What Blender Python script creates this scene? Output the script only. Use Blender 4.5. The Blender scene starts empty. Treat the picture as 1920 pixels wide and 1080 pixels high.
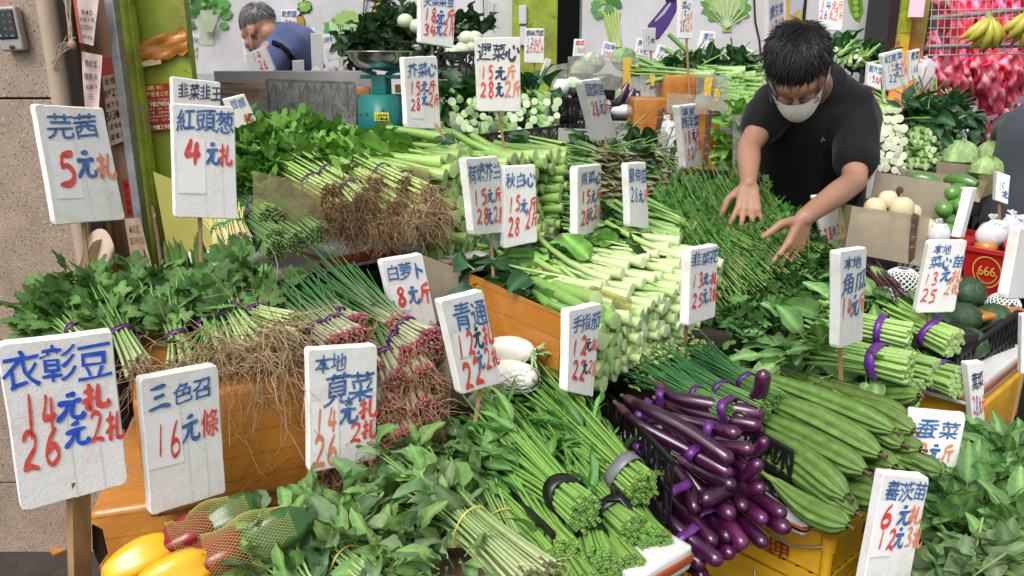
import bpy, bmesh, math, random
import numpy as np
from mathutils import Vector, Matrix, Euler, Quaternion
R = math.radians
random.seed(7); RNG = np.random.default_rng(11)
SC = bpy.context.scene; COL = SC.collection
# ------------------------------------------------------------ camera, sky, sun, exposure
FPX, PITCH, CH = 1450.0, R(16.0), 1.6
cam = bpy.data.cameras.new('camera'); camo = bpy.data.objects.new('camera', cam); COL.objects.link(camo)
camo.location = (0, 0, CH); camo.rotation_euler = (R(90) - PITCH, 0, 0)
cam.sensor_width = 36; cam.lens = FPX / 1920 * 36; cam.clip_start = .05; cam.clip_end = 200
SC.camera = camo
world = bpy.data.worlds.new('World'); SC.world = world; world.use_nodes = True
wn = world.node_tree.nodes; wl = world.node_tree.links
sky = wn.new('ShaderNodeTexSky'); sky.sky_type = 'NISHITA'; sky.sun_disc = False
SUN_EL, SUN_AZ = R(52), R(-150)
sky.sun_elevation = SUN_EL; sky.sun_rotation = SUN_AZ; sky.dust_density = 4; sky.air_density = 1
hs = wn.new('ShaderNodeHueSaturation'); hs.inputs['Saturation'].default_value = .12
wl.new(sky.outputs[0], hs.inputs['Color'])
bg = wn['Background']; bg.inputs['Strength'].default_value = .15
wl.new(hs.outputs[0], bg.inputs['Color'])
sun = bpy.data.lights.new('sun', 'SUN'); sun.energy = 1.5; sun.angle = R(32); sun.color = (1, .95, .88)
suno = bpy.data.objects.new('sun', sun); COL.objects.link(suno)
sdir = Vector((math.sin(SUN_AZ) * math.cos(SUN_EL), math.cos(SUN_AZ) * math.cos(SUN_EL), math.sin(SUN_EL)))
suno.rotation_euler = sdir.to_track_quat('Z', 'Y').to_euler(); suno.location = (0, -3, 6)
SC.view_settings.view_transform = 'Standard'; SC.view_settings.look = 'None'
SC.view_settings.exposure = 0.48; SC.view_settings.gamma = 1
SC.cycles.use_denoising = True
SC.cycles.max_bounces = 7; SC.cycles.transparent_max_bounces = 12; SC.cycles.diffuse_bounces = 3
SC.cycles.caustics_reflective = False; SC.cycles.caustics_refractive = False
# ------------------------------------------------------------ placing helpers
CP, SP = math.cos(PITCH), math.sin(PITCH)
def ray(px, py):
    u = (px - 960) / FPX; v = (540 - py) / FPX
    return Vector((u, CP + v * SP, -SP + v * CP))
def P(px, py, Y):
    d = ray(px, py); return Vector((0, 0, CH)) + d * (Y / d.y)
def PZ(px, py, z):
    d = ray(px, py); return Vector((0, 0, CH)) + d * ((z - CH) / d.z)
def U(a, b): return random.uniform(a, b)
def G(s=1.0): return random.gauss(0, s)
def lerp(a, b, t): return a + (b - a) * t
# ------------------------------------------------------------ mesh builder
class MB:
    def __init__(s): s.V = []; s.Q = []; s.T = []; s.C = []; s.n = 0
    def add(s, v, q=None, t=None, c=(.5, .5, .5)):
        v = np.asarray(v, float).reshape(-1, 3); k = len(v)
        c = np.asarray(c, float)
        if c.ndim == 1: c = np.tile(c[:3], (k, 1))
        s.V.append(v); s.C.append(c[:, :3])
        if q is not None and len(q): s.Q.append(np.asarray(q, int).reshape(-1, 4) + s.n)
        if t is not None and len(t): s.T.append(np.asarray(t, int).reshape(-1, 3) + s.n)
        s.n += k
    def tris(s): return sum(len(a) * 2 for a in s.Q) + sum(len(a) for a in s.T)
    def data(s):
        V = np.concatenate(s.V) if s.V else np.zeros((0, 3)); C = np.concatenate(s.C) if s.C else np.zeros((0, 3))
        Q = np.concatenate(s.Q) if s.Q else np.zeros((0, 4), int); T_ = np.concatenate(s.T) if s.T else np.zeros((0, 3), int)
        return V, Q, T_, C
    def inst(s, d, m, tint=1.0):
        V, Q, T_, C = d; A = np.array(m)
        s.add(V @ A[:3, :3].T + A[:3, 3], Q, T_, C * tint)
    def mesh(s, name, mat=None, smooth=True, off=None):
        V, Q, T_, C = s.data()
        if off is not None: V = V - np.asarray(off)
        me = bpy.data.meshes.new(name)
        me.vertices.add(len(V)); me.vertices.foreach_set('co', V.astype(np.float32).ravel())
        me.loops.add(len(Q) * 4 + len(T_) * 3)
        me.loops.foreach_set('vertex_index', np.concatenate([Q.ravel(), T_.ravel()]).astype(np.int32))
        me.polygons.add(len(Q) + len(T_))
        ls = np.concatenate([np.arange(len(Q)) * 4, len(Q) * 4 + np.arange(len(T_)) * 3]).astype(np.int32)
        me.polygons.foreach_set('loop_start', ls)
        me.polygons.foreach_set('use_smooth', np.full(len(ls), bool(smooth)))
        me.update(calc_edges=True)
        a = me.color_attributes.new('Col', 'FLOAT_COLOR', 'POINT')
        a.data.foreach_set('color', np.concatenate([C, np.ones((len(C), 1))], 1).astype(np.float32).ravel())
        if mat: me.materials.append(mat)
        return me
    # --- shapes
    def tube(s, pts, rad, n=6, c=(.5, .5, .5), cap=0, capc=None, fl=1.0, hollow=0):
        p = np.asarray([tuple(x) for x in pts], float); k = len(p)
        rad = np.broadcast_to(np.asarray(rad, float), (k,))
        t = np.gradient(p, axis=0); t /= np.linalg.norm(t, axis=1)[:, None] + 1e-12
        ax = p[-1] - p[0]; ref = np.zeros(3); ref[int(np.argmin(np.abs(ax)))] = 1
        a = np.cross(t, ref); a /= np.linalg.norm(a, axis=1)[:, None] + 1e-12
        b = np.cross(t, a)
        th = np.arange(n) * 2 * math.pi / n
        v = p[:, None, :] + rad[:, None, None] * (a[:, None, :] * np.cos(th)[None, :, None] + fl * b[:, None, :] * np.sin(th)[None, :, None])
        i = np.arange(k - 1)[:, None] * n; j = np.arange(n)[None, :]; j2 = (j + 1) % n
        q = np.stack([i + j, i + j2, i + n + j2, i + n + j], -1).reshape(-1, 4)
        c = np.asarray(c, float)
        cc = np.tile(c, (k * n, 1)) if c.ndim == 1 else np.repeat(c, n, 0)
        s.add(v.reshape(-1, 3), q, None, cc)
        tri = [(n, (m + 1) % n, m) for m in range(n)]
        for e, w in ((0, 1), (k - 1, 2)):
            if cap & w:
                ring = v[e]; cen = p[e] + (t[e] * rad[e] * .12 * (-1 if e == 0 else 1) if not hollow else -t[e] * rad[e] * hollow * (-1 if e == 0 else 1))
                cl = np.asarray(capc if capc is not None else cc[e * n])
                tr = tri if e == 0 else [(x[0], x[2], x[1]) for x in tri]
                cl2 = np.vstack([np.tile(cl, (n, 1)), [cl * (.92 if not hollow else .25)]])
                s.add(np.vstack([ring, cen[None]]), None, tr, cl2)
    def box(s, c, sz, rot=None, col=(.5, .5, .5)):
        v = np.array([[x, y, z] for x in (-.5, .5) for y in (-.5, .5) for z in (-.5, .5)]) * np.asarray(sz)
        if rot is not None: v = v @ np.array(rot).T
        v = v + np.asarray(tuple(c))
        f = [(0, 1, 3, 2), (4, 6, 7, 5), (0, 4, 5, 1), (2, 3, 7, 6), (0, 2, 6, 4), (1, 5, 7, 3)]
        for q in f: s.add(v[list(q)], [(0, 1, 2, 3)], None, col)
    def bar(s, a, b, w, h=None, col=(.5, .5, .5), up=(0, 0, 1)):
        a = Vector(a); b = Vector(b); d = b - a; L = d.length; d.normalize(); h = h or w
        upv = Vector(up)
        if abs(d.dot(upv)) > .98: upv = Vector((0, 1, 0))
        sd = d.cross(upv).normalized(); u2 = sd.cross(d)
        m = np.array([d, sd, u2]).T
        s.box((a + b) / 2, (L, w, h), m, col)
    def bbox(s, c, sz, bev=.004, rot=None, col=(.5, .5, .5), seg=2, fn=None, cuts=0):
        bm = bmesh.new(); bmesh.ops.create_cube(bm, size=1)
        for v in bm.verts: v.co = Vector((v.co.x * sz[0], v.co.y * sz[1], v.co.z * sz[2]))
        bmesh.ops.bevel(bm, geom=bm.edges[:], offset=bev, segments=seg, affect='EDGES', profile=.6)
        if cuts: bmesh.ops.subdivide_edges(bm, edges=[e for e in bm.edges if e.calc_length() > .03], cuts=cuts, use_grid_fill=True)
        if fn:
            for v in bm.verts: v.co = Vector(fn(v.co))
        M_ = Matrix.Translation(Vector(c)) @ (Matrix([list(r) for r in rot]).to_4x4() if rot is not None else Matrix())
        s.bm(bm, M_, col); bm.free()
    def bm(s, bm, M_=None, col=(.5, .5, .5)):
        bmesh.ops.triangulate(bm, faces=[f for f in bm.faces if len(f.verts) > 4])
        bm.verts.index_update()
        v = np.array([tuple((M_ @ x.co) if M_ is not None else x.co) for x in bm.verts])
        q = [[x.index for x in f.verts] for f in bm.faces if len(f.verts) == 4]
        t = [[x.index for x in f.verts] for f in bm.faces if len(f.verts) == 3]
        s.add(v, q, t, col)
    def quad(s, a, b, c, d, col=(.5, .5, .5), nu=1, nv=1, fn=None):
        a, b, c, d = (np.asarray(tuple(x), float) for x in (a, b, c, d))
        u = np.linspace(0, 1, nu + 1); v = np.linspace(0, 1, nv + 1)
        uu, vv = np.meshgrid(u, v)
        p = (a * ((1 - uu) * (1 - vv))[..., None] + b * (uu * (1 - vv))[..., None] + c * (uu * vv)[..., None] + d * ((1 - uu) * vv)[..., None])
        if fn is not None: p = fn(p, uu, vv)
        i = np.arange(nv)[:, None] * (nu + 1) + np.arange(nu)[None, :]
        q = np.stack([i, i + 1, i + nu + 2, i + nu + 1], -1).reshape(-1, 4)
        s.add(p.reshape(-1, 3), q, None, col)
    def slab(s, pts, th, col=(.5, .5, .5), nrm=None):
        p = [Vector(x) for x in pts]; n = nrm or (p[1] - p[0]).cross(p[3 % len(p)] - p[0]).normalized(); n = Vector(n); k = len(p)
        f = [tuple(x) for x in p]; bk = [tuple(x + n * th) for x in p]
        cen = sum(p, Vector()) / k
        s.add(f + [tuple(cen)], None, [(k, i, (i + 1) % k) for i in range(k)], col)
        s.add(bk + [tuple(cen + n * th)], None, [(k, (i + 1) % k, i) for i in range(k)], col)
        for i in range(k):
            j = (i + 1) % k; s.add([f[i], f[j], bk[j], bk[i]], [(0, 3, 2, 1)], None, col)
    def sphere(s, c, r, nu=12, nv=8, col=(.5, .5, .5), rot=None, fn=None):
        th = np.linspace(0, math.pi, nv + 1); ph = np.arange(nu) * 2 * math.pi / nu
        T_, Ph = np.meshgrid(th, ph, indexing='ij')
        d = np.stack([np.sin(T_) * np.cos(Ph), np.sin(T_) * np.sin(Ph), np.cos(T_)], -1)
        rr = np.ones(T_.shape) if fn is None else fn(T_, Ph)
        v = d * rr[..., None] * np.asarray(r if hasattr(r, '__len__') else (r, r, r))
        v = v.reshape(-1, 3)
        if rot is not None: v = v @ np.array(rot).T
        i = np.arange(nv)[:, None] * nu; j = np.arange(nu)[None, :]; j2 = (j + 1) % nu
        q = np.stack([i + j, i + nu + j, i + nu + j2, i + j2], -1).reshape(-1, 4)
        s.add(v + np.asarray(tuple(c)), q, None, col)
# ------------------------------------------------------------ objects
WL = {}
def tago(o, label=None, cat=None, group=None, kind=None):
    if label: o['label'] = label
    if cat: o['category'] = cat
    if group: o['group'] = group
    if kind: o['kind'] = kind
    return o
def T(name, label, cat, base, group=None):
    o = bpy.data.objects.new(name, None); o.empty_display_size = .02; COL.objects.link(o)
    o.location = base; WL[o.name] = Vector(base); return tago(o, label, cat, group)
def O(name, mb, mat, parent=None, smooth=True, kind=None, label=None, cat=None, group=None, base=None):
    """mb holds world coordinates"""
    if parent is None:
        if base is None:
            V = np.concatenate(mb.V); base = Vector(((V[:, 0].min() + V[:, 0].max()) / 2, (V[:, 1].min() + V[:, 1].max()) / 2, V[:, 2].min()))
        me = mb.mesh(name, mat, smooth, base)
        o = bpy.data.objects.new(name, me); COL.objects.link(o); o.location = base; WL[o.name] = Vector(base)
    else:
        w = WL[parent.name]; me = mb.mesh(name, mat, smooth, w)
        o = bpy.data.objects.new(name, me); COL.objects.link(o); o.parent = parent; WL[o.name] = w.copy()
    return tago(o, label, cat, group, kind)
def OM(name, me, M_, parent=None, label=None, cat=None, group=None, kind=None):
    """shared mesh placed by a world matrix (parents carry no rotation)"""
    o = bpy.data.objects.new(name, me); COL.objects.link(o)
    if parent is not None:
        o.parent = parent; M_ = Matrix.Translation(-WL[parent.name]) @ M_
    o.matrix_basis = M_
    return tago(o, label, cat, group, kind)
def struct(name, mb, mat, smooth=False): return O(name, mb, mat, None, smooth, 'structure', base=(0, 0, 0))
def frame(d, up=(0, 0, 1)):
    """rotation whose X axis is d"""
    d = Vector(d).normalized(); up = Vector(up)
    if abs(d.dot(up)) > .98: up = Vector((0, 1, .1))
    y = up.cross(d).normalized(); z = d.cross(y)
    return Matrix((d, y, z)).transposed()
def mat4(p, d, s=1.0, roll=0.0, up=(0, 0, 1), sy=1.0):
    return Matrix.Translation(Vector(p)) @ frame(d, up).to_4x4() @ Matrix.Rotation(roll, 4, 'X') @ Matrix.Diagonal((s, s * sy, s * sy, 1))
# ------------------------------------------------------------ materials
def nt(name):
    m = bpy.data.materials.new(name); m.use_nodes = True; N = m.node_tree.nodes; L = m.node_tree.links
    return m, N, L, N['Principled BSDF'], N['Material Output']
def noise(N, L, scale, detail=3, rough=.6, coord='Object', dist=0, vec=None, sc3=None):
    tc = N.new('ShaderNodeTexCoord'); n = N.new('ShaderNodeTexNoise'); n.inputs['Scale'].default_value = scale
    n.inputs['Detail'].default_value = detail; n.inputs['Roughness'].default_value = rough; n.inputs['Distortion'].default_value = dist
    src = tc.outputs[coord]
    if sc3:
        mp = N.new('ShaderNodeMapping'); mp.inputs['Scale'].default_value = sc3; L.new(src, mp.inputs[0]); src = mp.outputs[0]
    L.new(src, n.inputs['Vector']); return n.outputs['Fac']
def ramp(N, L, fac, a, b, ca=(0, 0, 0), cb=(1, 1, 1)):
    r = N.new('ShaderNodeValToRGB'); r.color_ramp.elements[0].position = a; r.color_ramp.elements[1].position = b
    r.color_ramp.elements[0].color = (*ca, 1); r.color_ramp.elements[1].color = (*cb, 1); L.new(fac, r.inputs[0]); return r.outputs[0]
def mixc(N, L, fac, a, b, mode='MIX'):
    m = N.new('ShaderNodeMix'); m.data_type = 'RGBA'; m.blend_type = mode
    for k, x in ((0, fac), (6, a), (7, b)):
        if isinstance(x, bpy.types.NodeSocket): L.new(x, m.inputs[k])
        elif k == 0: m.inputs[0].default_value = x
        else: m.inputs[k].default_value = (*x, 1)
    return m.outputs[2]
def bump(N, L, fac, bs, strength, dist=.002):
    b = N.new('ShaderNodeBump'); b.inputs['Strength'].default_value = strength; b.inputs['Distance'].default_value = dist
    L.new(fac, b.inputs['Height']); L.new(b.outputs[0], bs.inputs['Normal'])
def vmat(name, rough=.5, spec=.4, ns=60, amp=.25, bs=.3, bd=.001, trans=0, sss=0, coat=0, rnd=.25, hue=.02, sat=1.0, metal=0, sc3=None, spots=None, sheen=0):
    m, N, L, B, out = nt(name)
    at = N.new('ShaderNodeVertexColor'); at.layer_name = 'Col'; col = at.outputs[0]
    f = noise(N, L, ns, 4, sc3=sc3); r = ramp(N, L, f, .25, .75, (1 - amp,) * 3, (1 + amp,) * 3)
    col = mixc(N, L, 1.0, col, r, 'MULTIPLY')
    if spots:
        f2 = noise(N, L, spots[0], 5, .7); r2 = ramp(N, L, f2, spots[1], spots[1] + .08); col = mixc(N, L, r2, col, spots[2])
    if rnd or hue:
        oi = N.new('ShaderNodeObjectInfo'); h = N.new('ShaderNodeHueSaturation'); h.inputs['Saturation'].default_value = sat
        mr = N.new('ShaderNodeMapRange'); mr.inputs[3].default_value = 1 - rnd; mr.inputs[4].default_value = 1 + rnd
        L.new(oi.outputs['Random'], mr.inputs[0]); L.new(mr.outputs[0], h.inputs['Value'])
        m2 = N.new('ShaderNodeMath'); m2.operation = 'MULTIPLY'; m2.inputs[1].default_value = 7.31; L.new(oi.outputs['Random'], m2.inputs[0])
        m3 = N.new('ShaderNodeMath'); m3.operation = 'FRACT'; L.new(m2.outputs[0], m3.inputs[0])
        mh = N.new('ShaderNodeMapRange'); mh.inputs[3].default_value = .5 - hue; mh.inputs[4].default_value = .5 + hue
        L.new(m3.outputs[0], mh.inputs[0]); L.new(mh.outputs[0], h.inputs['Hue']); L.new(col, h.inputs['Color']); col = h.outputs[0]
    L.new(col, B.inputs['Base Color']); B.inputs['Roughness'].default_value = rough
    B.inputs['Specular IOR Level'].default_value = spec; B.inputs['Metallic'].default_value = metal
    if coat: B.inputs['Coat Weight'].default_value = coat; B.inputs['Coat Roughness'].default_value = .12
    if sss:
        B.inputs['Subsurface Weight'].default_value = sss; B.inputs['Subsurface Radius'].default_value = (.6, .8, .3); B.inputs['Subsurface Scale'].default_value = .006
    if sheen: B.inputs['Sheen Weight'].default_value = sheen
    if bs: bump(N, L, f, B, bs, bd)
    if trans:
        tr = N.new('ShaderNodeBsdfTranslucent'); mc = mixc(N, L, 1.0, col, (1.35, 1.5, .6), 'MULTIPLY'); L.new(mc, tr.inputs[0])
        mx = N.new('ShaderNodeMixShader'); mx.inputs[0].default_value = trans
        L.new(B.outputs[0], mx.inputs[1]); L.new(tr.outputs[0], mx.inputs[2]); L.new(mx.outputs[0], out.inputs[0])
    return m
M_leaf = vmat('leaf', .42, .45, 90, .22, .35, .0012, trans=.22, rnd=.22, hue=.012)
M_leafm = vmat('leaf_matte', .6, .3, 55, .3, .5, .0016, trans=.22, rnd=.26, hue=.014, spots=(22, .68, (.22, .24, .07)))
M_stem = vmat('stem', .36, .5, 120, .14, .12, .0006, rnd=.12, hue=.008)
M_root = vmat('root', .75, .2, 200, .35, .3, .0008, rnd=.12, hue=.01)
M_skinveg = vmat('vegetable_skin', .38, .5, 70, .15, .25, .001, rnd=.12, hue=.008)
M_egg = vmat('aubergine_skin', .24, .55, 25, .45, .12, .0012, coat=.35, rnd=.3, hue=.014, spots=(30, .70, (.10, .05, .05)))
M_luffa = vmat('luffa_skin', .5, .35, 55, .28, .4, .0012, rnd=.12, hue=.01, spots=(38, .61, (.12, .11, .035)))
M_pepper = vmat('pepper_skin', .24, .5, 14, .14, .12, .002, coat=.35, rnd=.0, hue=0)
M_pale = vmat('pale_root_skin', .45, .4, 40, .08, .2, .001, rnd=.06, hue=.005, spots=(30, .70, (.42, .33, .2)))
M_black = vmat('black_plastic', .4, .45, 30, .3, .1, .001, rnd=0, hue=0, spots=(18, .66, (.09, .08, .065)))
M_plast = vmat('coloured_plastic', .38, .45, 25, .14, .08, .001, rnd=0, hue=0, spots=(14, .68, (.2, .12, .04)))
M_ribbon = vmat('ribbon', .35, .5, 300, .15, .3, .001, rnd=0, hue=0)
M_net = vmat('net', .5, .3, 200, .1, 0, rnd=0, hue=0)
M_wood = vmat('wood', .75, .2, 30, .4, .5, .002, rnd=.1, hue=.005, sc3=(1, 1, .12))
M_metal = vmat('dull_metal', .4, .5, 30, .3, .15, .001, rnd=0, hue=0, metal=.75)
M_rust = vmat('rusty_iron', .75, .3, 60, .5, .6, .002, rnd=0, hue=0, spots=(40, .55, (.35, .28, .22)))
M_paint = vmat('painted_surface', .5, .35, 9, .1, .15, .001, rnd=0, hue=0)
M_paper = vmat('paper', .75, .2, 40, .06, .2, .001, rnd=0, hue=0)
M_ink = vmat('print', .6, .2, 160, .2, 0, rnd=0, hue=0)
M_skin = vmat('skin', .48, .4, 160, .12, .25, .0008, rnd=0, hue=0, sss=.15)
M_hair = vmat('hair', .35, .5, 200, .3, .3, .001, rnd=0, hue=0)
M_cloth = vmat('cloth', .85, .15, 900, .2, .25, .0006, rnd=0, hue=0, sheen=.1)
M_meat = vmat('meat', .3, .5, 22, .5, .6, .006, rnd=.15, hue=.01, coat=.2)
def foam_mat(name, col, stain):
    m, N, L, B, out = nt(name)
    tc = N.new('ShaderNodeTexCoord'); vo = N.new('ShaderNodeTexVoronoi'); vo.inputs['Scale'].default_value = 260; L.new(tc.outputs['Object'], vo.inputs['Vector'])
    f = noise(N, L, 14, 6, .7); r = ramp(N, L, f, .48, .78, col, stain)
    f2 = noise(N, L, 70, 4, .8); r2 = ramp(N, L, f2, .64, .72, (1, 1, 1), (.78, .72, .6))
    at = N.new('ShaderNodeVertexColor'); at.layer_name = 'Col'
    c = mixc(N, L, 1.0, mixc(N, L, 1.0, r, r2, 'MULTIPLY'), at.outputs[0], 'MULTIPLY')
    L.new(c, B.inputs['Base Color']); B.inputs['Roughness'].default_value = .7; B.inputs['Specular IOR Level'].default_value = .3
    n3 = noise(N, L, 45, 3, .6); ad = N.new('ShaderNodeMath'); ad.operation = 'MULTIPLY_ADD'; ad.inputs[1].default_value = 3; L.new(n3, ad.inputs[0]); L.new(vo.outputs['Distance'], ad.inputs[2])
    bump(N, L, ad.outputs[0], B, .28, .001)
    return m
M_foam = foam_mat('white_foam', (.80, .80, .80), (.66, .60, .49))
M_foamold = foam_mat('aged_foam', (.74, .73, .70), (.62, .50, .35))
def ink(name, ca, cb):
    m, N, L, B, out = nt(name); f = noise(N, L, 90, 4, .7); r = ramp(N, L, f, .35, .65, ca, cb)
    f2 = noise(N, L, 420, 2, .7); r2 = ramp(N, L, f2, .6, .72, (1, 1, 1), (2.2, 2.2, 2.0)); c = mixc(N, L, 1.0, r, r2, 'MULTIPLY')
    L.new(c, B.inputs['Base Color']); B.inputs['Roughness'].default_value = .5; return m
INK = {'b': ink('blue_ink', (.025, .085, .27), (.08, .2, .46)), 'r': ink('red_ink', (.62, .035, .035), (.72, .12, .09)), 'o': ink('orange_ink', (.66, .16, .08), (.76, .33, .18)),
       'n': ink('dark_ink', (.02, .03, .07), (.05, .08, .16)), 'v': ink('bright_blue_ink', (.012, .06, .5), (.03, .13, .62))}
def acrylic(name, tint, dirt, op=.25, sc=14, lo=.45):
    m, N, L, B, out = nt(name)
    tb = N.new('ShaderNodeBsdfTransparent'); tb.inputs[0].default_value = (*tint, 1)
    B.inputs['Base Color'].default_value = (*dirt, 1); B.inputs['Roughness'].default_value = .3
    f = noise(N, L, sc, 6, .7); r = ramp(N, L, f, lo, .85, (op,) * 3, (min(1, op + .45),) * 3)
    mx = N.new('ShaderNodeMixShader'); L.new(r, mx.inputs[0]); L.new(tb.outputs[0], mx.inputs[1]); L.new(B.outputs[0], mx.inputs[2])
    L.new(mx.outputs[0], out.inputs[0]); return m
M_acr = acrylic('scratched_clear_plastic', (.93, .93, .9), (.5, .5, .46), .22, 25)
M_acry = acrylic('yellowed_clear_plastic', (.90, .88, .68), (.40, .37, .22), .2, 9)
M_acrb = acrylic('brownish_clear_plastic', (.85, .82, .74), (.36, .31, .23), .58, 8)
M_bag = acrylic('thin_plastic_bag', (.96, .96, .98), (.82, .83, .88), .55, 10, .3)
M_pvc = acrylic('clear_bag_film', (.97, .97, .98), (.6, .62, .66), .12, 30, .5)
def tape_mat():
    m, N, L, B, out = nt('orange_packing_tape')
    f = noise(N, L, 5, 4, .6, dist=.6); r = ramp(N, L, f, .3, .7, (.36, .13, .02), (.50, .21, .032))
    tc = N.new('ShaderNodeTexCoord'); wv = N.new('ShaderNodeTexWave'); wv.wave_type = 'BANDS'; wv.bands_direction = 'Z'; wv.wave_profile = 'SAW'; wv.inputs['Scale'].default_value = 6.5; wv.inputs['Distortion'].default_value = .35; wv.inputs['Detail'].default_value = 1; L.new(tc.outputs['Object'], wv.inputs['Vector'])
    r = mixc(N, L, 1.0, r, ramp(N, L, wv.outputs['Fac'], .0, .12, (.72, .66, .6), (1, 1, 1)), 'MULTIPLY')
    n2 = noise(N, L, 26, 6, .8, dist=2.5); r2 = ramp(N, L, n2, .66, .70, (1, 1, 1), (.5, .42, .35)); c = mixc(N, L, 1.0, r, r2, 'MULTIPLY')
    L.new(c, B.inputs['Base Color']); B.inputs['Roughness'].default_value = .3; B.inputs['Coat Weight'].default_value = .25
    n3 = noise(N, L, 7, 4, .6, dist=2.2); bump(N, L, n3, B, .45, .012); return m
M_tape = tape_mat()
# ------------------------------------------------------------ lettering
_GC = {}
def glyph(ch, bold=.012):
    k = (ch, bold)
    if k in _GC: return _GC[k]
    cu = bpy.data.curves.new('glyph', 'FONT'); cu.body = ch; cu.offset = bold; cu.resolution_u = 3
    o = bpy.data.objects.new('glyph', cu); COL.objects.link(o)
    dg = bpy.context.evaluated_depsgraph_get(); me = bpy.data.meshes.new_from_object(o.evaluated_get(dg))
    v = np.array([tuple(x.co)[:2] for x in me.vertices]) if len(me.vertices) else np.zeros((0, 2))
    t = []
    for p in me.polygons:
        q = list(p.vertices)
        for i in range(1, len(q) - 1): t.append((q[0], q[i], q[i + 1]))
    if len(v):
        mn = v.min(0); mx = v.max(0)
        if ord(ch) > 0x2000: mn = np.array([.03, -.12]); mx = np.array([.97, .86]); mn = np.minimum(mn, v.min(0)); mx = np.maximum(mx, v.max(0))
        v = (v - mn) / (mx - mn)
    bpy.data.objects.remove(o); bpy.data.curves.remove(cu); bpy.data.meshes.remove(me)
    _GC[k] = (v, np.array(t, int).reshape(-1, 3)); return _GC[k]
# hand strokes, y down, each a polyline
HS = {'0': [[(.5, .03), (.15, .3), (.12, .7), (.45, .97), (.85, .75), (.88, .35), (.5, .03)]],
 '1': [[(.55, .0), (.48, .5), (.4, 1)]],
 '2': [[(.12, .2), (.4, .02), (.8, .12), (.78, .4), (.4, .72), (.05, .97)], [(.05, .95), (.45, .88), (.98, .97)]],
 '3': [[(.15, .1), (.6, .02), (.85, .2), (.4, .46)], [(.4, .46), (.85, .62), (.75, .92), (.1, .97)]],
 '4': [[(.4, .02), (.28, .3), (.05, .66)], [(.05, .64), (.5, .6), (.98, .58)], [(.72, .1), (.68, .5), (.64, 1)]],
 '5': [[(.3, .06), (.24, .42)], [(.28, .08), (.6, .05), (.95, .02)], [(.24, .42), (.6, .36), (.88, .6), (.7, .88), (.1, .98)]],
 '6': [[(.7, .0), (.3, .35), (.12, .75), (.4, .97), (.8, .82), (.78, .58), (.5, .5), (.2, .68)]],
 '7': [[(.08, .1), (.9, .04)], [(.9, .04), (.6, .5), (.45, 1)]],
 '8': [[(.85, .12), (.5, .0), (.2, .2), (.5, .45), (.82, .72), (.5, .98), (.15, .78), (.45, .48), (.85, .12)]],
 '9': [[(.85, .2), (.5, .02), (.18, .25), (.45, .48), (.85, .25)], [(.85, .2), (.75, .6), (.5, 1)]],
 '元': [[(.32, .14), (.68, .1)], [(.08, .42), (.5, .36), (.92, .34)], [(.42, .38), (.36, .68), (.06, .97)], [(.6, .36), (.56, .78), (.68, .92), (.95, .9), (.97, .7)]],
 '斤': [[(.8, .02), (.3, .16)], [(.3, .14), (.28, .55), (.06, .98)], [(.3, .42), (.95, .36)], [(.66, .4), (.64, 1)]],
 '扎': [[(.04, .32), (.46, .26)], [(.28, .02), (.27, .9), (.14, .8)], [(.0, .7), (.5, .5)], [(.64, .06), (.6, .74), (.7, .9), (.97, .88), (.98, .68)]],
 '心': [[(.08, .5), (.02, .8)], [(.25, .35), (.3, .85), (.6, .95), (.75, .7)], [(.5, .15), (.6, .4)], [(.8, .25), (.97, .55)]],
 '卜': [[(.35, .02), (.34, .98)], [(.36, .35), (.85, .6)]], '三': [[(.15, .12), (.85, .04)], [(.25, .48), (.75, .42)], [(.02, .95), (.6, .84), (.98, .95)]],
 '-': [[(.1, .5), (.9, .5)]]}
def strokes(ch, w=.085):
    V = []; Q = []; n = 0
    for pl in HS[ch]:
        p = np.array(pl, float) + RNG.normal(0, .016, (len(pl), 2)); p[:, 1] = 1 - p[:, 1]
        # Catmull-Rom
        pe = np.vstack([2 * p[0] - p[1], p, 2 * p[-1] - p[-2]]); out = []
        for i in range(1, len(pe) - 2):
            for t in np.linspace(0, 1, 5, endpoint=False):
                a, b, c, d = pe[i - 1:i + 3]; out.append(.5 * ((2 * b) + (-a + c) * t + (2 * a - 5 * b + 4 * c - d) * t * t + (-a + 3 * b - 3 * c + d) * t ** 3))
        out.append(pe[-2]); o = np.array(out); k = len(o); tg = np.gradient(o, axis=0); tg /= np.linalg.norm(tg, axis=1)[:, None] + 1e-9
        nr = np.stack([-tg[:, 1], tg[:, 0]], 1); s = np.linspace(0, 1, k)
        ww = w * (.75 + .5 * np.abs(np.sin(s * 3 + RNG.uniform(0, 3)))) * np.clip(.55 + s * 6, 0, 1) * np.clip(.45 + (1 - s) * 5, 0, 1)
        V.append(np.hstack([np.vstack([o + nr * ww[:, None], o - nr * ww[:, None]]), np.full((2 * k, 1), len(V) * .15)]))
        Q += [(n + k + i, n + k + i + 1, n + i + 1, n + i) for i in range(k - 1)]; n += 2 * k
    return np.vstack(V), np.array(Q)
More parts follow.
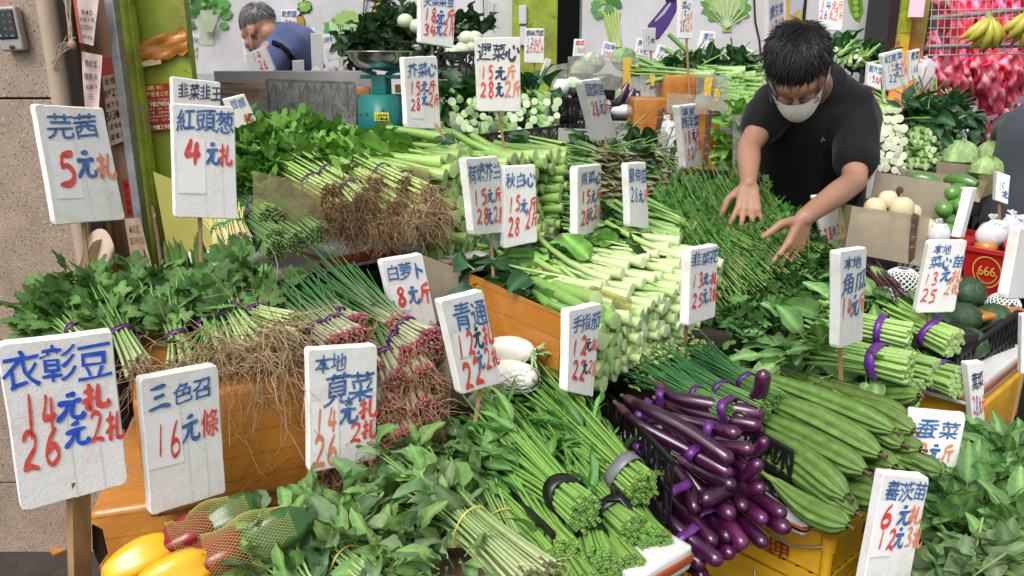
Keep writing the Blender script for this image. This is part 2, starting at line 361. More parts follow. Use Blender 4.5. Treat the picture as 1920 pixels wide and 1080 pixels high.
def put_row(mbs, fn, text, cols, u0, v0, u1, v1, hand=True, bold=.01, fill=1.0, w=.085, asp=None):
    """fn(u, v, off) -> world point array; v grows downward"""
    n = len(text); cw = (u1 - u0) / n
    for i, ch in enumerate(text):
        if ch == ' ': continue
        ck = cols[min(i, len(cols) - 1)]; jx, jy = (U(-.06, .06), U(-.05, .05)) if hand else (0, 0); rot = U(-.07, .07) if hand else 0
        f2 = fill * (U(.92, 1.06) if hand else 1)
        if hand and ch in HS: v, q = strokes(ch, w); v2 = v[:, :2]; ex = v[:, 2]; t = None
        else:
            v2, t = glyph(ch, bold if hand else .008)
            if not len(v2): continue
            q = None; ex = np.zeros(len(v2)); v2 = v2.copy()
            if hand:
                a = RNG.uniform(0, 6, 4)
                v2 = v2 + np.stack([.022 * np.sin(v2[:, 1] * 7 + a[0]) + .016 * np.sin(v2[:, 0] * 9 + a[1]), .03 * np.sin(v2[:, 0] * 6 + a[2]) + .07 * (v2[:, 0] - .5) + .014 * np.sin(v2[:, 1] * 11 + a[3])], 1)
        x = (v2[:, 0] - .5) * f2 * (.78 if ch in '0123456789' and hand else 1); y = (v2[:, 1] - .5) * f2
        cr, sr = math.cos(rot), math.sin(rot); x, y = x * cr - y * sr + (0.08 * y if hand else 0), x * sr + y * cr
        uu = u0 + cw * (i + .5 + jx + x); vv = (v0 + v1) / 2 + jy * (v1 - v0) - y * (v1 - v0)
        mb = mbs.setdefault(ck, MB()); mb.add(fn(uu, vv, .0007 + ex * .001 + (.0001 * (i % 3))), q, t, (1, 1, 1))
def bilin(tl, tr, br, bl, n):
    A = [np.array(tuple(x)) for x in (tl, tr, br, bl)]; n = np.array(tuple(n))
    def fn(u, v, off):
        u = np.asarray(u)[:, None]; v = np.asarray(v)[:, None]; off = np.asarray(off)
        off = off[:, None] if off.ndim else off
        return A[0] * (1 - u) * (1 - v) + A[1] * u * (1 - v) + A[2] * u * v + A[3] * (1 - u) * v + n * off
    return fn
INKN = {'b': 'blue_writing', 'r': 'red_writing', 'o': 'orange_writing', 'n': 'dark_writing', 'v': 'blue_writing'}
STK = (.33, .2, .1)
def sign(label, q, Y, side, rows, stick=None, sY=None, old=0, back=0, patch=None, group=None, thick=.022, cat='price sign', tint=1.0, stickw=.008):
    """q: TL TR BR BL of the written face in photo pixels; side: pixels of left edge in view"""
    cx = sum(p[0] for p in q) / 4; cy = sum(p[1] for p in q) / 4
    u = (cx - 960) / FPX; s = side * Y / (FPX * thick); s = max(-.95, min(.95, s / math.sqrt(1 + u * u)))
    th = math.asin(s) - math.atan(u); tl = R(-back)
    n = Vector((math.sin(th) * math.cos(tl), -math.cos(th) * math.cos(tl), -math.sin(tl)))
    c = P(cx, cy, Y); eye = Vector((0, 0, CH)); W = []
    for p in q:
        d = ray(*p); W.append(eye + d * ((c - eye).dot(n) / d.dot(n)))
    base = (W[2] + W[3]) / 2
    t = T('price_sign', label, cat, base, group)
    mb = MB(); ctr = sum(W, Vector()) / 4
    # board: rounded chipped outline
    out = []; k = 7; sz = (W[1] - W[0]).length; rr = min(.012, sz * .09)
    for i in range(4):
        a, b, d = W[i - 1], W[i], W[(i + 1) % 4]; e1 = (a - b).normalized(); e2 = (d - b).normalized()
        r1 = rr * U(.35, 1.1); out += [b + e1 * r1, b + (e1 + e2) * r1 * .25, b + e2 * r1]
        L = (d - b).length
        for j in range(1, k): out.append(lerp(b, d, j / k) + (ctr - b).normalized() * U(0, .0016 * sz / .12))
    N_ = len(out); e = .0022
    ins = [o_ + (ctr - o_).normalized() * e for o_ in out]
    bk = -n * thick
    rings = [ins, [o_ - n * e for o_ in out], [o_ + bk + n * e for o_ in out], [o_ + bk for o_ in ins]]
    v = [tuple(x) for r_ in rings for x in r_]; Q = []
    for a in range(3):
        for i in range(N_): j = (i + 1) % N_; Q.append((a * N_ + i, (a + 1) * N_ + i, (a + 1) * N_ + j, a * N_ + j))
    warm = .9 if old else 1.0
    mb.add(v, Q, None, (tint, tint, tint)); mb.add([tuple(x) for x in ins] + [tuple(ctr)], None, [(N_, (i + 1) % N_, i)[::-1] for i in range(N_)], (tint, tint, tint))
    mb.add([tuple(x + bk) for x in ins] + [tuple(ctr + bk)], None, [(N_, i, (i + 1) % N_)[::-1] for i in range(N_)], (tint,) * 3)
    bd = O('board', mb, M_foamold if old else M_foam, t, smooth=False)
    fn = bilin(*W, n)
    # grooves left by the stick pushed into the board
    g = MB(); ug = U(.42, .6)
    for uu, l0, l1 in ((ug, .45, .995), (ug + U(.2, .3), .55, .99)):
        if uu < .96: g.add(fn([uu, uu + .018, uu + .018 + .01, uu + .012], [l0, l0, l1, l1], .0004), [(0, 3, 2, 1)], None, (.93, .93, .92))
    O('crease', g, M_foam, bd, smooth=False)
    if patch:
        for (a, b, c2, d) in patch:
            p_ = MB(); rr_ = U(-.02, .02); p_.add(fn([a, c2, c2 + rr_, a + rr_], [b, b + rr_ * .5, d, d - rr_ * .4], .0006), [(0, 3, 2, 1)], None, (.86, .85, .86))
            p_.add(fn([a, c2, c2 + rr_, a + rr_], [d - .006, d + rr_ - .006, d + .006, d + .003], .0009), [(0, 3, 2, 1)], None, (.62, .6, .58)); O('paper_patch', p_, M_paper, bd, smooth=False)
    for r_ in rows:
        mbs = {}; put_row(mbs, lambda a, b, o_: fn(a, b, o_ + .0008), r_[0], r_[1], *r_[2:6], w=(r_[6] * .95 if len(r_) > 6 else .078))
        for kx, m in mbs.items(): O(INKN[kx], m, INK[kx], bd, smooth=False)
    if stick:
        a = lerp(W[3], W[2], .5) - n * thick * .5 if len(stick) < 3 else lerp(W[3], W[2], stick[2]) - n * thick * .5
        b = P(stick[0], stick[1], sY or Y + .02); m = MB(); m.bar(a + Vector((0, 0, .03)), b, stickw, stickw * .6, STK)
        O('stick', m, M_wood, t, smooth=False)
    return t
# ------------------------------------------------------------ setting: ground, walls, posts
def flat(name, z, x0, x1, y0, y1, mat, col=(.5, .5, .5)):
    m = MB(); m.quad((x0, y0, z), (x1, y0, z), (x1, y1, z), (x0, y1, z), col); return struct(name, m, mat)
def asphalt():
    m, N, L, B, out = nt('dark_wet_paving'); f = noise(N, L, 6, 6, .7); r = ramp(N, L, f, .3, .75, (.018, .016, .014), (.06, .052, .045))
    f2 = noise(N, L, 90, 4, .7); r2 = ramp(N, L, f2, .3, .8, (.6, .6, .6), (1.5, 1.45, 1.4)); L.new(mixc(N, L, 1, r, r2, 'MULTIPLY'), B.inputs['Base Color'])
    rr = ramp(N, L, f, .35, .6, (.35,) * 3, (.8,) * 3); L.new(rr, B.inputs['Roughness']); bump(N, L, f2, B, .5, .004); return m
M_asph = asphalt()
flat('ground', 0, -30, 30, -20, 40, M_asph)
def wallmat(name, base, dark, sc=2.2, blu=(.62, .64, .72)):
    m, N, L, B, out = nt(name); f = noise(N, L, sc, 6, .7); r = ramp(N, L, f, .35, .75, base, dark)
    f2 = noise(N, L, 30, 5, .75); r2 = ramp(N, L, f2, .62, .72, (1, 1, 1), (.6, .57, .52)); f3 = noise(N, L, 5, 5, .8, sc3=(6, 1, .5)); r3 = ramp(N, L, f3, .58, .75, (1, 1, 1), (.78, .74, .68))
    L.new(mixc(N, L, 1, mixc(N, L, 1, r, r2, 'MULTIPLY'), r3, 'MULTIPLY'), B.inputs['Base Color']); B.inputs['Roughness'].default_value = .55; bump(N, L, f2, B, .25, .003); return m
M_wall = wallmat('grubby_white_plaster', (.60, .60, .63), (.44, .43, .42))
def granite():
    m, N, L, B, out = nt('speckled_granite'); f = noise(N, L, 12, 4, .6); c = ramp(N, L, f, .3, .7, (.27, .20, .15), (.36, .275, .215))
    tc = N.new('ShaderNodeTexCoord')
    for s, th, cc in ((150, .61, (.045, .035, .03)), (230, .62, (.09, .07, .055)), (120, .66, (.48, .39, .32))):
        n = noise(N, L, s, 2, .5); k = ramp(N, L, n, th, th + .03); c = mixc(N, L, k, c, cc)
    L.new(c, B.inputs['Base Color']); B.inputs['Roughness'].default_value = .45; bump(N, L, f, B, .1, .001); return m
M_gran = granite()
def greenpaint():
    m, N, L, B, out = nt('worn_lime_paint'); at = N.new('ShaderNodeVertexColor'); at.layer_name = 'Col'
    f = noise(N, L, 5, 6, .75); c = mixc(N, L, ramp(N, L, f, .40, .66), at.outputs[0], (.20, .21, .03))
    f2 = noise(N, L, 16, 6, .8, sc3=(1, 1, 2.2)); c = mixc(N, L, ramp(N, L, f2, .59, .63), c, (.09, .07, .035)); f3 = noise(N, L, 11, 5, .7); c = mixc(N, L, ramp(N, L, f3, .62, .65), c, (.34, .30, .16))
    L.new(c, B.inputs['Base Color']); B.inputs['Roughness'].default_value = .45; bump(N, L, f2, B, .3, .003); return m
M_green = greenpaint()
WY = 5.2
def X(px, py, Y): return P(px, py, Y).x
wb = MB()
WSEG = [(-2.9, X(960, 60, WY)), (X(1091, 60, WY), X(1668, 60, WY))]
for a, b in WSEG: wb.box(((a + b) / 2, WY + .1, 1.7), (b - a, .2, 3.4))
back_wall = struct('back_wall', wb, M_wall)
m = MB(); m.box(((X(1045, 60, WY) + X(1091, 60, WY)) / 2, WY + .6, 1.7), (X(1091, 60, WY) - X(1045, 60, WY) + .3, .06, 3.4), None, (.004, .004, .005)); struct('passage_dark_panel', m, M_paint)  # panel painted near black for the darkness of the doorway
# green pillar beside the dark doorway
t = T('green_pillar', 'lime green pillar with white switch boxes beside the dark doorway', 'pillar', (X(1002, 60, 5.1), 5.1, 0))
x0, x1 = X(960, 60, 5.1), X(1045, 60, 5.1)
m = MB(); m.bbox(((x0 + x1) / 2, 5.2, 1.7), (x1 - x0, .24, 3.4), .01, None, (.30, .42, .015)); O('post', m, M_green, t, False)
for a, b in (((973, 10), (987, 45)), ((975, 50), (987, 85))):
    m = MB(); A = P(*a, 5.07); Bq = P(*b, 5.07); m.bbox((A + Bq) / 2, (abs(A.x - Bq.x), .03, abs(A.z - Bq.z)), .004, None, (.55, .55, .6)); O('switch_box', m, M_paint, t, False)
# post between the shop and the butcher
t = T('green_doorpost', 'lime green doorpost with a black edge beside the butcher stall', 'pillar', (X(1710, 60, 4.7), 4.7, 0))
for (a, b, c, yy, nm) in ((1664, 1681, (.012, .012, .012), 4.62, 'black_edge'), (1681, 1708, (.34, .55, .02), 4.66, 'post'), (1708, 1737, (.27, .30, .06), 4.72, 'worn_face')):
    xa, xb = X(a, 60, yy), X(b, 60, yy); m = MB(); m.box(((xa + xb) / 2, yy + .15, 1.7), (xb - xa - .002, .3, 3.4), None, c); O(nm, m, M_green if nm != 'black_edge' else M_paint, t, False)
A = P(1712, -40, 4.6); Bq = P(1731, 32, 4.6); m = MB(); m.slab([A, Vector((Bq.x, 4.6, A.z)), Bq, Vector((A.x, 4.6, Bq.z))], .01, (.66, .62, .72)); O('notice_card', m, M_paper, None, False, label='pale card taped high on the worn green doorpost', cat='notice')
# left: granite wall
gw = MB(); xr = X(90, 100, 2.3)
struct_y = 2.3
for i in range(3):
    for j in range(4):
        if j < 4:
            w_, h_ = 1.0, .62; cx = xr - .5 - i * 1.003; cz = .42 + j * .623 - .03
            gw.bbox((cx, 2.36, cz), (.998, .12, .617), .002)
gwall = T('granite_wall', 'speckled brown granite tile wall with a keypad at the far left', 'wall', (xr - .5, 2.36, 0)); 
V = None
for i in range(2):
    for j in range(5):
        mm = MB(); mm.bbox((xr - .5 - i * 1.003, 2.36, -.047 + j * .623), (.998, .12, .617), .002); O('granite_tile', mm, M_gran, gwall, False)
mm = MB(); mm.box((xr - 1, 2.44, 1.5), (2.04, .03, 3.2), None, (.05, .04, .035)); O('backing', mm, M_paint, gwall, False)
# keypad
t = T('keypad', 'grey door entry keypad with a dark touch panel on the granite wall', 'keypad', P(22, 97, 2.28))
A = P(-8, 12, 2.28); Bq = P(49, 96, 2.28); m = MB(); c = (A + Bq) / 2; rt = Matrix.Rotation(R(-3), 3, 'Y')
m.bbox(c, (Bq.x - A.x, .03, A.z - Bq.z), .008, rt, (.33, .31, .29), 3); O('housing', m, M_plast, t, True)
m = MB(); m.bbox(c + Vector((-.003, -.016, .012)), ((Bq.x - A.x) * .82, .006, (A.z - Bq.z) * .66), .004, rt, (.01, .011, .014)); O('touch_panel', m, M_egg, t, False)
m = MB(); m.sphere(c + Vector((.004, -.018, -.048)), (.008, .004, .006), 10, 6, (.05, .05, .055)); O('sensor', m, M_plast, t)
m = MB()
fn = bilin(c + Vector((-.035, -.0195, .045)), c + Vector((.028, -.0195, .045)), c + Vector((.028, -.0195, -.03)), c + Vector((-.035, -.0195, -.03)), (0, -1, 0)); mb_ = {}
for r_, s_ in enumerate(('123', '456', '789', '-0-')): put_row(mb_, fn, s_, 'b', .1, .05 + r_ * .24, .9, .2 + r_ * .24, False, fill=.5)
O('digits', mb_['b'], vmat('keypad_print', .5, .2, 5, 0, 0, rnd=0, hue=0), t, False)
for v_ in t.children:
    if v_.name.startswith('digits'):
        a = v_.data.color_attributes['Col']; a.data.foreach_set('color', np.tile((.12, .22, .3, 1), len(v_.data.vertices)).astype(np.float32))
m = MB(); m.box(c + Vector((0, -.0165, .071)), (.016, .002, .003), rt, (.6, .1, .08)); O('lamp_strip', m, M_plast, t, False)
# pipes and boards
def vpost(name, label, cat, px, py, Y, w, d, col, mat, z1=3.2, round_=False, z0=0):
    m = MB(); x = X(px, py, Y)
    if round_: m.tube([(x + U(-.002, .002), Y, z0 + (z1 - z0) * k / 8) for k in range(9)], w / 2, 14, col)
    else: m.bbox((x, Y, (z0 + z1) / 2), (w, d, z1 - z0), .003, None, col)
    return O(name, m, mat, None, round_, label=label, cat=cat)
vpost('drain_pipe', 'beige painted drain pipe against the granite wall', 'pipe', 94, 60, 2.26, .047, .047, (.40, .31, .235), M_paint, round_=True)
vpost('conduit_pipe', 'dark grey pipe behind the beige drain pipe', 'pipe', 124, 60, 2.33, .05, .05, (.075, .06, .05), M_paint, round_=True)
vpost('wooden_batten', 'narrow brown wooden batten beside the poster board', 'batten', 149, 60, 2.36, .03, .03, (.20, .09, .03), M_wood)
vpost('poster_board', 'pinkish brown cardboard covered board left of the metal channel', 'board', 190, 60, 2.44, .115, .03, (.40, .23, .15), M_paper)
vpost('metal_channel', 'scuffed grey aluminium channel along the green board', 'channel', 217, 60, 2.38, .026, .04, (.33, .34, .36), M_metal)
# green board
t = T('green_board', 'tall lime green painted board with brown tape and torn paint', 'board', (X(290, 60, 2.5), 2.5, 0))
for a, b, yy, c, nm in ((224, 247, 2.44, (.36, .52, .03), 'edge_strip'), (247, 350, 2.5, (.27, .37, .02), 'panel')):
    xa, xb = X(a, 40, yy), X(b, 40, yy); m = MB(); m.bbox(((xa + xb) / 2, yy + .02, 1.7), (xb - xa - .002, .04, 3.4), .003, None, c); O(nm, m, M_green, t, False)
def sheet(name, pts, Y, col, mat, label=None, cat=None, parent=None, bulge=0, jag=0, amp=.004, nu=8, nv=8):
    """a thin sheet through four photo points at distance Y, crumpled"""
    p = [P(x, y, Y) for x, y in pts]; m = MB(); a = RNG.uniform(0, 6, 3)
    def f(q, u, v):
        q = q.copy(); q[..., 1] -= amp * (np.sin(u * 9 + a[0]) * np.cos(v * 7 + a[1]) + .6 * np.sin(v * 17 + u * 5 + a[2])) + bulge * np.sin(u * math.pi) + amp * 1.6
        if jag: q[..., 2] += (RNG.normal(0, jag, q[..., 2].shape)) * ((v < .01) | (v > .99))
        return q
    m.quad(*p, col, nu, nv, f); return O(name, m, mat, parent, True, label=label, cat=cat)
sheet('brown_tape', [(264, 78), (350, 52), (356, 98), (262, 128)], 2.49, (.40, .21, .06), M_tape, parent=t, amp=.007, jag=.004)
sheet('brown_tape', [(243, 40), (262, 42), (262, 125), (250, 128)], 2.49, (.40, .21, .06), M_tape, parent=t, amp=.003)
sheet('paper_scrap', [(262, 116), (301, 109), (303, 120), (263, 126)], 2.475, (.62, .5, .33), M_paper, parent=t, amp=.001)
# printed posters
def poster(name, label, q, Y, col, rows, parent=None, amp=.0, strips=()):
    p = [P(x, y, Y) for x, y in q]; n = Vector((0, -1, 0)); b = (p[2] + p[3]) / 2
    t = T(name, label, 'poster', b); m = MB(); m.quad(p[0], p[1], p[2], p[3], col, 6, 8, (lambda q_, u, v: q_ + np.stack([0 * u, -amp * np.sin(u * 5 + v * 3) - amp, 0 * u], -1))); O('sheet', m, M_paper, t)
    fn = bilin(*p, n); ms = {}
    for i, (a, b_, c_, d_, cc) in enumerate(strips):
        s_ = MB(); s_.add(fn([a, c_, c_, a], [b_, b_, d_, d_], .001 + amp * 2 + i * .0001), [(0, 3, 2, 1)], None, cc); O('printed_band', s_, M_ink, t, False)
    for (tx, cc, u0, v0, u1, v1) in rows:
        mm = {}; put_row(mm, lambda a, b_, o_: fn(a, b_, o_ + .0014 + amp * 2), tx, 'x', u0, v0, u1, v1, False, fill=.86); m_ = mm['x']; m_.C = [np.tile(cc, (len(c), 1)) for c in m_.C]; O('printing', m_, M_ink, t, False)
    return t
K = (.03, .03, .035)
YG = (.72, .6, .2)
poster('red_poster', 'dark red moving company poster on the green board', [(261, 159), (317, 156), (322, 243), (274, 247)], 2.485, (.36, .035, .025),
  [('通城', YG, .2, .02, .85, .14), ('搬屋搬運公司', YG, .04, .15, .98, .28), ('專收人才 特價服務', (.6, .45, .4), .1, .31, .98, .36), ('9129856', (.8, .72, .5), .28, .37, 1.0, .48), ('專業搬屋 連貨 大廈', (.6, .45, .4), .1, .5, .98, .56), ('寫字樓 運搬傢俬', (.6, .45, .4), .1, .58, .98, .64), ('另設倉庫儲存服務', (.6, .45, .4), .1, .66, .98, .72), ('隨叫隨到 價錢實', (.6, .45, .4), .1, .74, .98, .8), ('91298', (.8, .72, .5), .3, .87, .98, .98)],
  strips=[(.08, .37, .25, .48, (.06, .3, .36)), (.1, .87, .27, .98, (.06, .3, .36))])
poster('letting_poster', 'white and red letting poster with black print on the cardboard board', [(139, -10), (186, -10), (178, 86), (152, 80)], 2.30, (.62, .5, .46),
  [('940', K, .3, .3, .85, .42), ('旺角大樓', K, .2, .45, .95, .56), ('2房350呎', K, .2, .6, .9, .72), ('電話查詢', K, .3, .8, .9, .9)], strips=[(.0, 0, .12, 1, (.6, .1, .09))], amp=.004)
poster('letting_notice', 'cream letting notice with 3.4 in heavy print behind the first sign', [(188, 108), (213, 106), (238, 262), (206, 275)], 2.40, (.56, .40, .30),
  [('出租', K, .1, .22, .9, .32), ('房屋22', K, .0, .35, 1, .46), ('地下連', K, .05, .5, .95, .58), ('5尺3.4', K, .0, .6, 1, .72), ('近地鐵', K, .1, .75, .95, .83), ('請電洽', K, .1, .87, .95, .95)], strips=[(0, 0, 1, .2, (.45, .07, .06))])
poster('red_strip_notice', 'narrow red paper strip with black characters on the cardboard board', [(228, 337), (241, 336), (249, 404), (238, 406)], 2.40, (.5, .03, .025), [('出', K, .2, .05, .9, .25), ('入', K, .2, .3, .9, .5), ('平', K, .2, .55, .9, .75), ('安', K, .2, .78, .9, .96)])
poster('pink_paper', 'curling pink paper with handwritten black notes hanging from twine', [(155, 96), (192, 104), (188, 232), (166, 236)], 2.27, (.60, .44, .42), [('魚虾蟹', K, .2, .08, .9, .2), ('俊新年', K, .1, .26, .95, .38), ('62.79', K, .2, .42, .9, .5), ('元', K, .3, .55, .7, .65)], amp=.006)
poster('faded_carton', 'torn faded carton with pale grey print below the red strip', [(233, 410), (262, 408), (290, 520), (252, 525)], 2.36, (.50, .37, .25), [('MADE', (.28, .2, .15), .2, .1, .8, .25), ('SEAFOOD', (.28, .2, .15), .1, .3, .95, .42), ('FRESH', (.28, .2, .15), .1, .6, .9, .8)])
# twine and rolled paper
t = MB()
for k in range(9):
    a = P(118 + k * 1.5, -5, 2.25); b = P(135 + G(2), 82 + G(4), 2.24)
    t.tube([lerp(a, b, s) + Vector((math.sin(s * 5 + k) * .004, 0, 0)) for s in np.linspace(0, 1, 7)], .0016, 4, (.36, .27, .2))
for k in range(7):
    t.tube([P(135 + G(5), 80 + G(5), 2.24), P(112 + G(5), 95 + G(9), 2.23), P(108 + G(6), 120 + G(12), 2.235)], .0014, 4, (.34, .26, .2))
t.sphere(P(135, 84, 2.24), (.012, .01, .014), 8, 6, (.3, .22, .17)); O('twine', t, M_net, None, label='knotted brown twine tied round the beige pipe', cat='twine')
m = MB(); c0 = P(200, 458, 2.2)
pts = [(.035 * math.cos(a) * (.35 + a * .13), .035 * math.sin(a) * (.35 + a * .13)) for a in np.linspace(0, 9, 26)]
v = []; 
for j in range(5):
    o_ = c0 + Vector((-.013 * j, .002 * j, -.026 * j)) * 1.2
    v += [tuple(o_ + Vector((x * (1 + .05 * math.sin(j * 2)), .02 * math.sin(i * .6) - .02, z))) for i, (x, z) in enumerate(pts)]
m.add(v, [(j * 26 + i, j * 26 + i + 1, (j + 1) * 26 + i + 1, (j + 1) * 26 + i) for j in range(4) for i in range(25)], None, (.52, .42, .32)); O('rolled_paper', m, M_paper, None, label='rolled sheet of tan paper below the left foam sign', cat='paper roll')
m = MB(); m.tube([P(287, 385, 2.38), P(300, 470, 2.36), P(306, 530, 2.35)], .007, 8, (.19, .1, .07), 3); O('rusty_rod', m, M_rust, None, label='rusty rod leaning against the green edge strip', cat='rod')
# murals painted on the back wall
def mural(name, shapes):
    m = MB()
    from mathutils.geometry import tessellate_polygon
    for i, (pts, col) in enumerate(shapes):
        w = [P(x, y, WY - .003 - .0015 * i) for x, y in pts]
        m.add([tuple(x) for x in w], None, [tuple(t_) for t_ in tessellate_polygon([w])], col)
    O(name, m, M_ink, back_wall, False)
def blob(cx, cy, rx, ry, k=24, jag=.08, f=7, rot=0):
    a0 = U(0, 6); o = []
    for i in range(k):
        a = i * 2 * math.pi / k; r = 1 + jag * math.sin(a * f + a0) + U(-jag, jag) * .6; x, y = rx * r * math.cos(a), ry * r * math.sin(a)
        o.append((cx + x * math.cos(rot) - y * math.sin(rot), cy + x * math.sin(rot) + y * math.cos(rot)))
    return o
g1, g2, g3 = (.06, .19, .05), (.11, .31, .08), (.22, .42, .11)
sh = [([(368, 25), (376, 60), (370, 82), (385, 86), (402, 84), (400, 62), (412, 28), (402, 12), (380, 12)], (.42, .47, .36))]
for cx, cy, rx in ((358, 20, 17), (374, 4, 18), (396, 0, 20), (414, 8, 17), (423, 26, 12), (420, 48, 8), (352, 40, 10), (360, 48, 6)): sh.append((blob(cx, cy, rx, rx * .85, 20, .1), g1 if U(0, 1) < .5 else g2))
for _ in range(16): sh.append((blob(U(352, 425), U(-8, 25), 5, 4, 10, .1), random.choice((g1, g3, g2))))
sh += [([(380, 60), (374, 30), (379, 28), (386, 50), (392, 22), (398, 24), (393, 52), (404, 28), (408, 32), (398, 60)], (.36, .42, .3))]
mural('broccoli_mural', sh)
mural('carrot_mural', [(blob(563, 44, 9.5, 17, 16, .03), (.02, .02, .02)), (blob(563, 44, 8, 15, 16, .03), (.48, .26, .03)), ([(560, 30), (567, 12), (570, 12), (563, 32)], (.02, .02, .02)), (blob(571, 13, 14, 12, 18, .15), (.02, .03, .02)), (blob(571, 12, 12.5, 10, 18, .15), (.2, .42, .08)), (blob(568, 10, 6, 4, 12, .1), (.32, .5, .15))])
mural('papaya_mural', [(blob(716, 26, 19, 25, 20, .02, rot=-.2), (.02, .02, .02)), (blob(716, 26, 16.5, 22.5, 20, .02, rot=-.2), (.58, .31, .03)), ([(712, 5), (708, 26), (711, 47), (713, 26), (714, 5)], (.03, .025, .01)), (blob(712, -6, 30, 9, 16, .1), (.03, .02, .03)), ([(682, -5), (680, 38), (681.5, 38), (684, -5)], (.03, .03, .03)), ([(690, -5), (682, 38), (683.5, 38), (692, -5)], (.03, .03, .03))])
sh = [(blob(645, 52, 38, 20, 30, .1, 9), (.1, .34, .1)), (blob(652, 34, 26, 14, 26, .14, 9), (.3, .46, .14)), (blob(640, 60, 24, 12, 26, .12, 9), (.05, .2, .06))]
for k in range(16): sh.append(([(638 + G(4), 68), (612 + k * 4.6, 36 + U(0, 22)), (614 + k * 4.6, 35 + U(0, 20))], (.4, .6, .3)))
sh.append(([(625, 70), (660, 70), (656, 110), (640, 140), (634, 108)], (.35, .42, .25))); mural('lettuce_mural', sh)
sh = []
for x0, y0, n_ in ((908, 62, 13), (925, 62, 9)):
    sh.append(([(x0, y0), (x0 + 1.5, y0), (x0 - 2 + (x0 > 915) * 4, y0 - n_ * 6), (x0 - 3.2 + (x0 > 915) * 4, y0 - n_ * 6)], (.03, .12, .08)))
    for i in range(n_):
        y = y0 - 4 - i * 5.6; 
        for s in (-1, 1): sh.append(([(x0 - i * .2, y), (x0 + s * 9, y - 10), (x0 + s * 4, y - 4)], (.04, .15, .1)))
mural('rosemary_mural', sh)
sh = [([(1128, 25), (1122, 20), (1150, 18), (1165, 24), (1160, 45), (1163, 70), (1168, 94), (1164, 96), (1157, 70), (1160, 97), (1155, 96), (1146, 60), (1148, 90), (1142, 80)], (.33, .48, .12))]
for cx, cy, rx in ((1118, 8, 10), (1132, -2, 13), (1150, 0, 14), (1160, 10, 7), (1122, 28, 9), (1114, 18, 7), (1142, 16, 9)): sh.append((blob(cx, cy, rx, rx * .8, 16, .16), random.choice((g1, g2, g3))))
for x in (1132, 1139, 1146, 1152, 1158): sh.append(([(x, 22), (x + 1.6, 22), (1160 + (x - 1146) * .3, 88), (1158 + (x - 1146) * .3, 88)], (.55, .66, .3)))
mural('celery_mural', sh)
eg = [(1262, -6), (1270, 2), (1266, 22), (1252, 48), (1236, 70), (1222, 75), (1215, 66), (1217, 46), (1232, 28), (1248, 8)]
mural('aubergine_mural', [([(1242 + (x - 1242) * 1.08, 34 + (y - 34) * 1.06) for x, y in eg], (.015, .01, .02)), (eg, (.075, .04, .20)), ([(1256, 4), (1242, 22), (1228, 38), (1229, 41), (1246, 26), (1258, 8)], (.4, .38, .5)), ([(1246, -8), (1268, -8), (1266, 6), (1258, 2), (1250, 8)], (.02, .02, .03))])
sh = [(blob(1362, 14, 46, 32, 40, .1, 11), (.12, .27, .07)), (blob(1362, 4, 38, 26, 30, .1, 9), (.25, .42, .13)), (blob(1362, 8, 26, 22, 30, .08, 9), (.36, .5, .22)), ([(1354, 60), (1360, 20), (1366, 20), (1372, 60)], (.32, .42, .12))]
for k in range(9): a = R(200 + k * 18); sh.append(([(1361, 52), (1361 + 40 * math.cos(a), 40 + 42 * math.sin(a)), (1363 + 40 * math.cos(a), 41 + 42 * math.sin(a)), (1364, 52)], (.5, .62, .38)))
mural('cabbage_mural', sh)
sh = [([(1587, -8), (1616, -8), (1619, 20), (1612, 41), (1604, 38), (1594, 22)], (.15, .36, .03)), ([(1592, -8), (1612, -8), (1614, 18), (1609, 34), (1600, 24)], (.09, .26, .02))]
for i, y in enumerate((4, 16, 28)): sh.append((blob(1604 + i, y, 5.5, 5.5, 12, .01), (.3, .5, .08)))
mural('pea_pod_mural', sh)
mural('bottle_mural', [([(1473, -6), (1510, -6), (1505, 40), (1475, 42)], (.5, .33, .06)), ([(1482, 2), (1512, -8), (1498, 36), (1500, 18), (1480, 32)], (.4, .42, .5)), ([(1508, -6), (1514, -6), (1510, 40), (1503, 42)], (.02, .02, .02))])
m = MB(); m.tube([P(1413, -20, WY - .01), P(1416, 40, WY - .01), P(1424, 75, WY - .01), P(1428, 130, WY - .01)], .006, 6, (.015, .015, .015)); O('cable', m, M_black, back_wall)
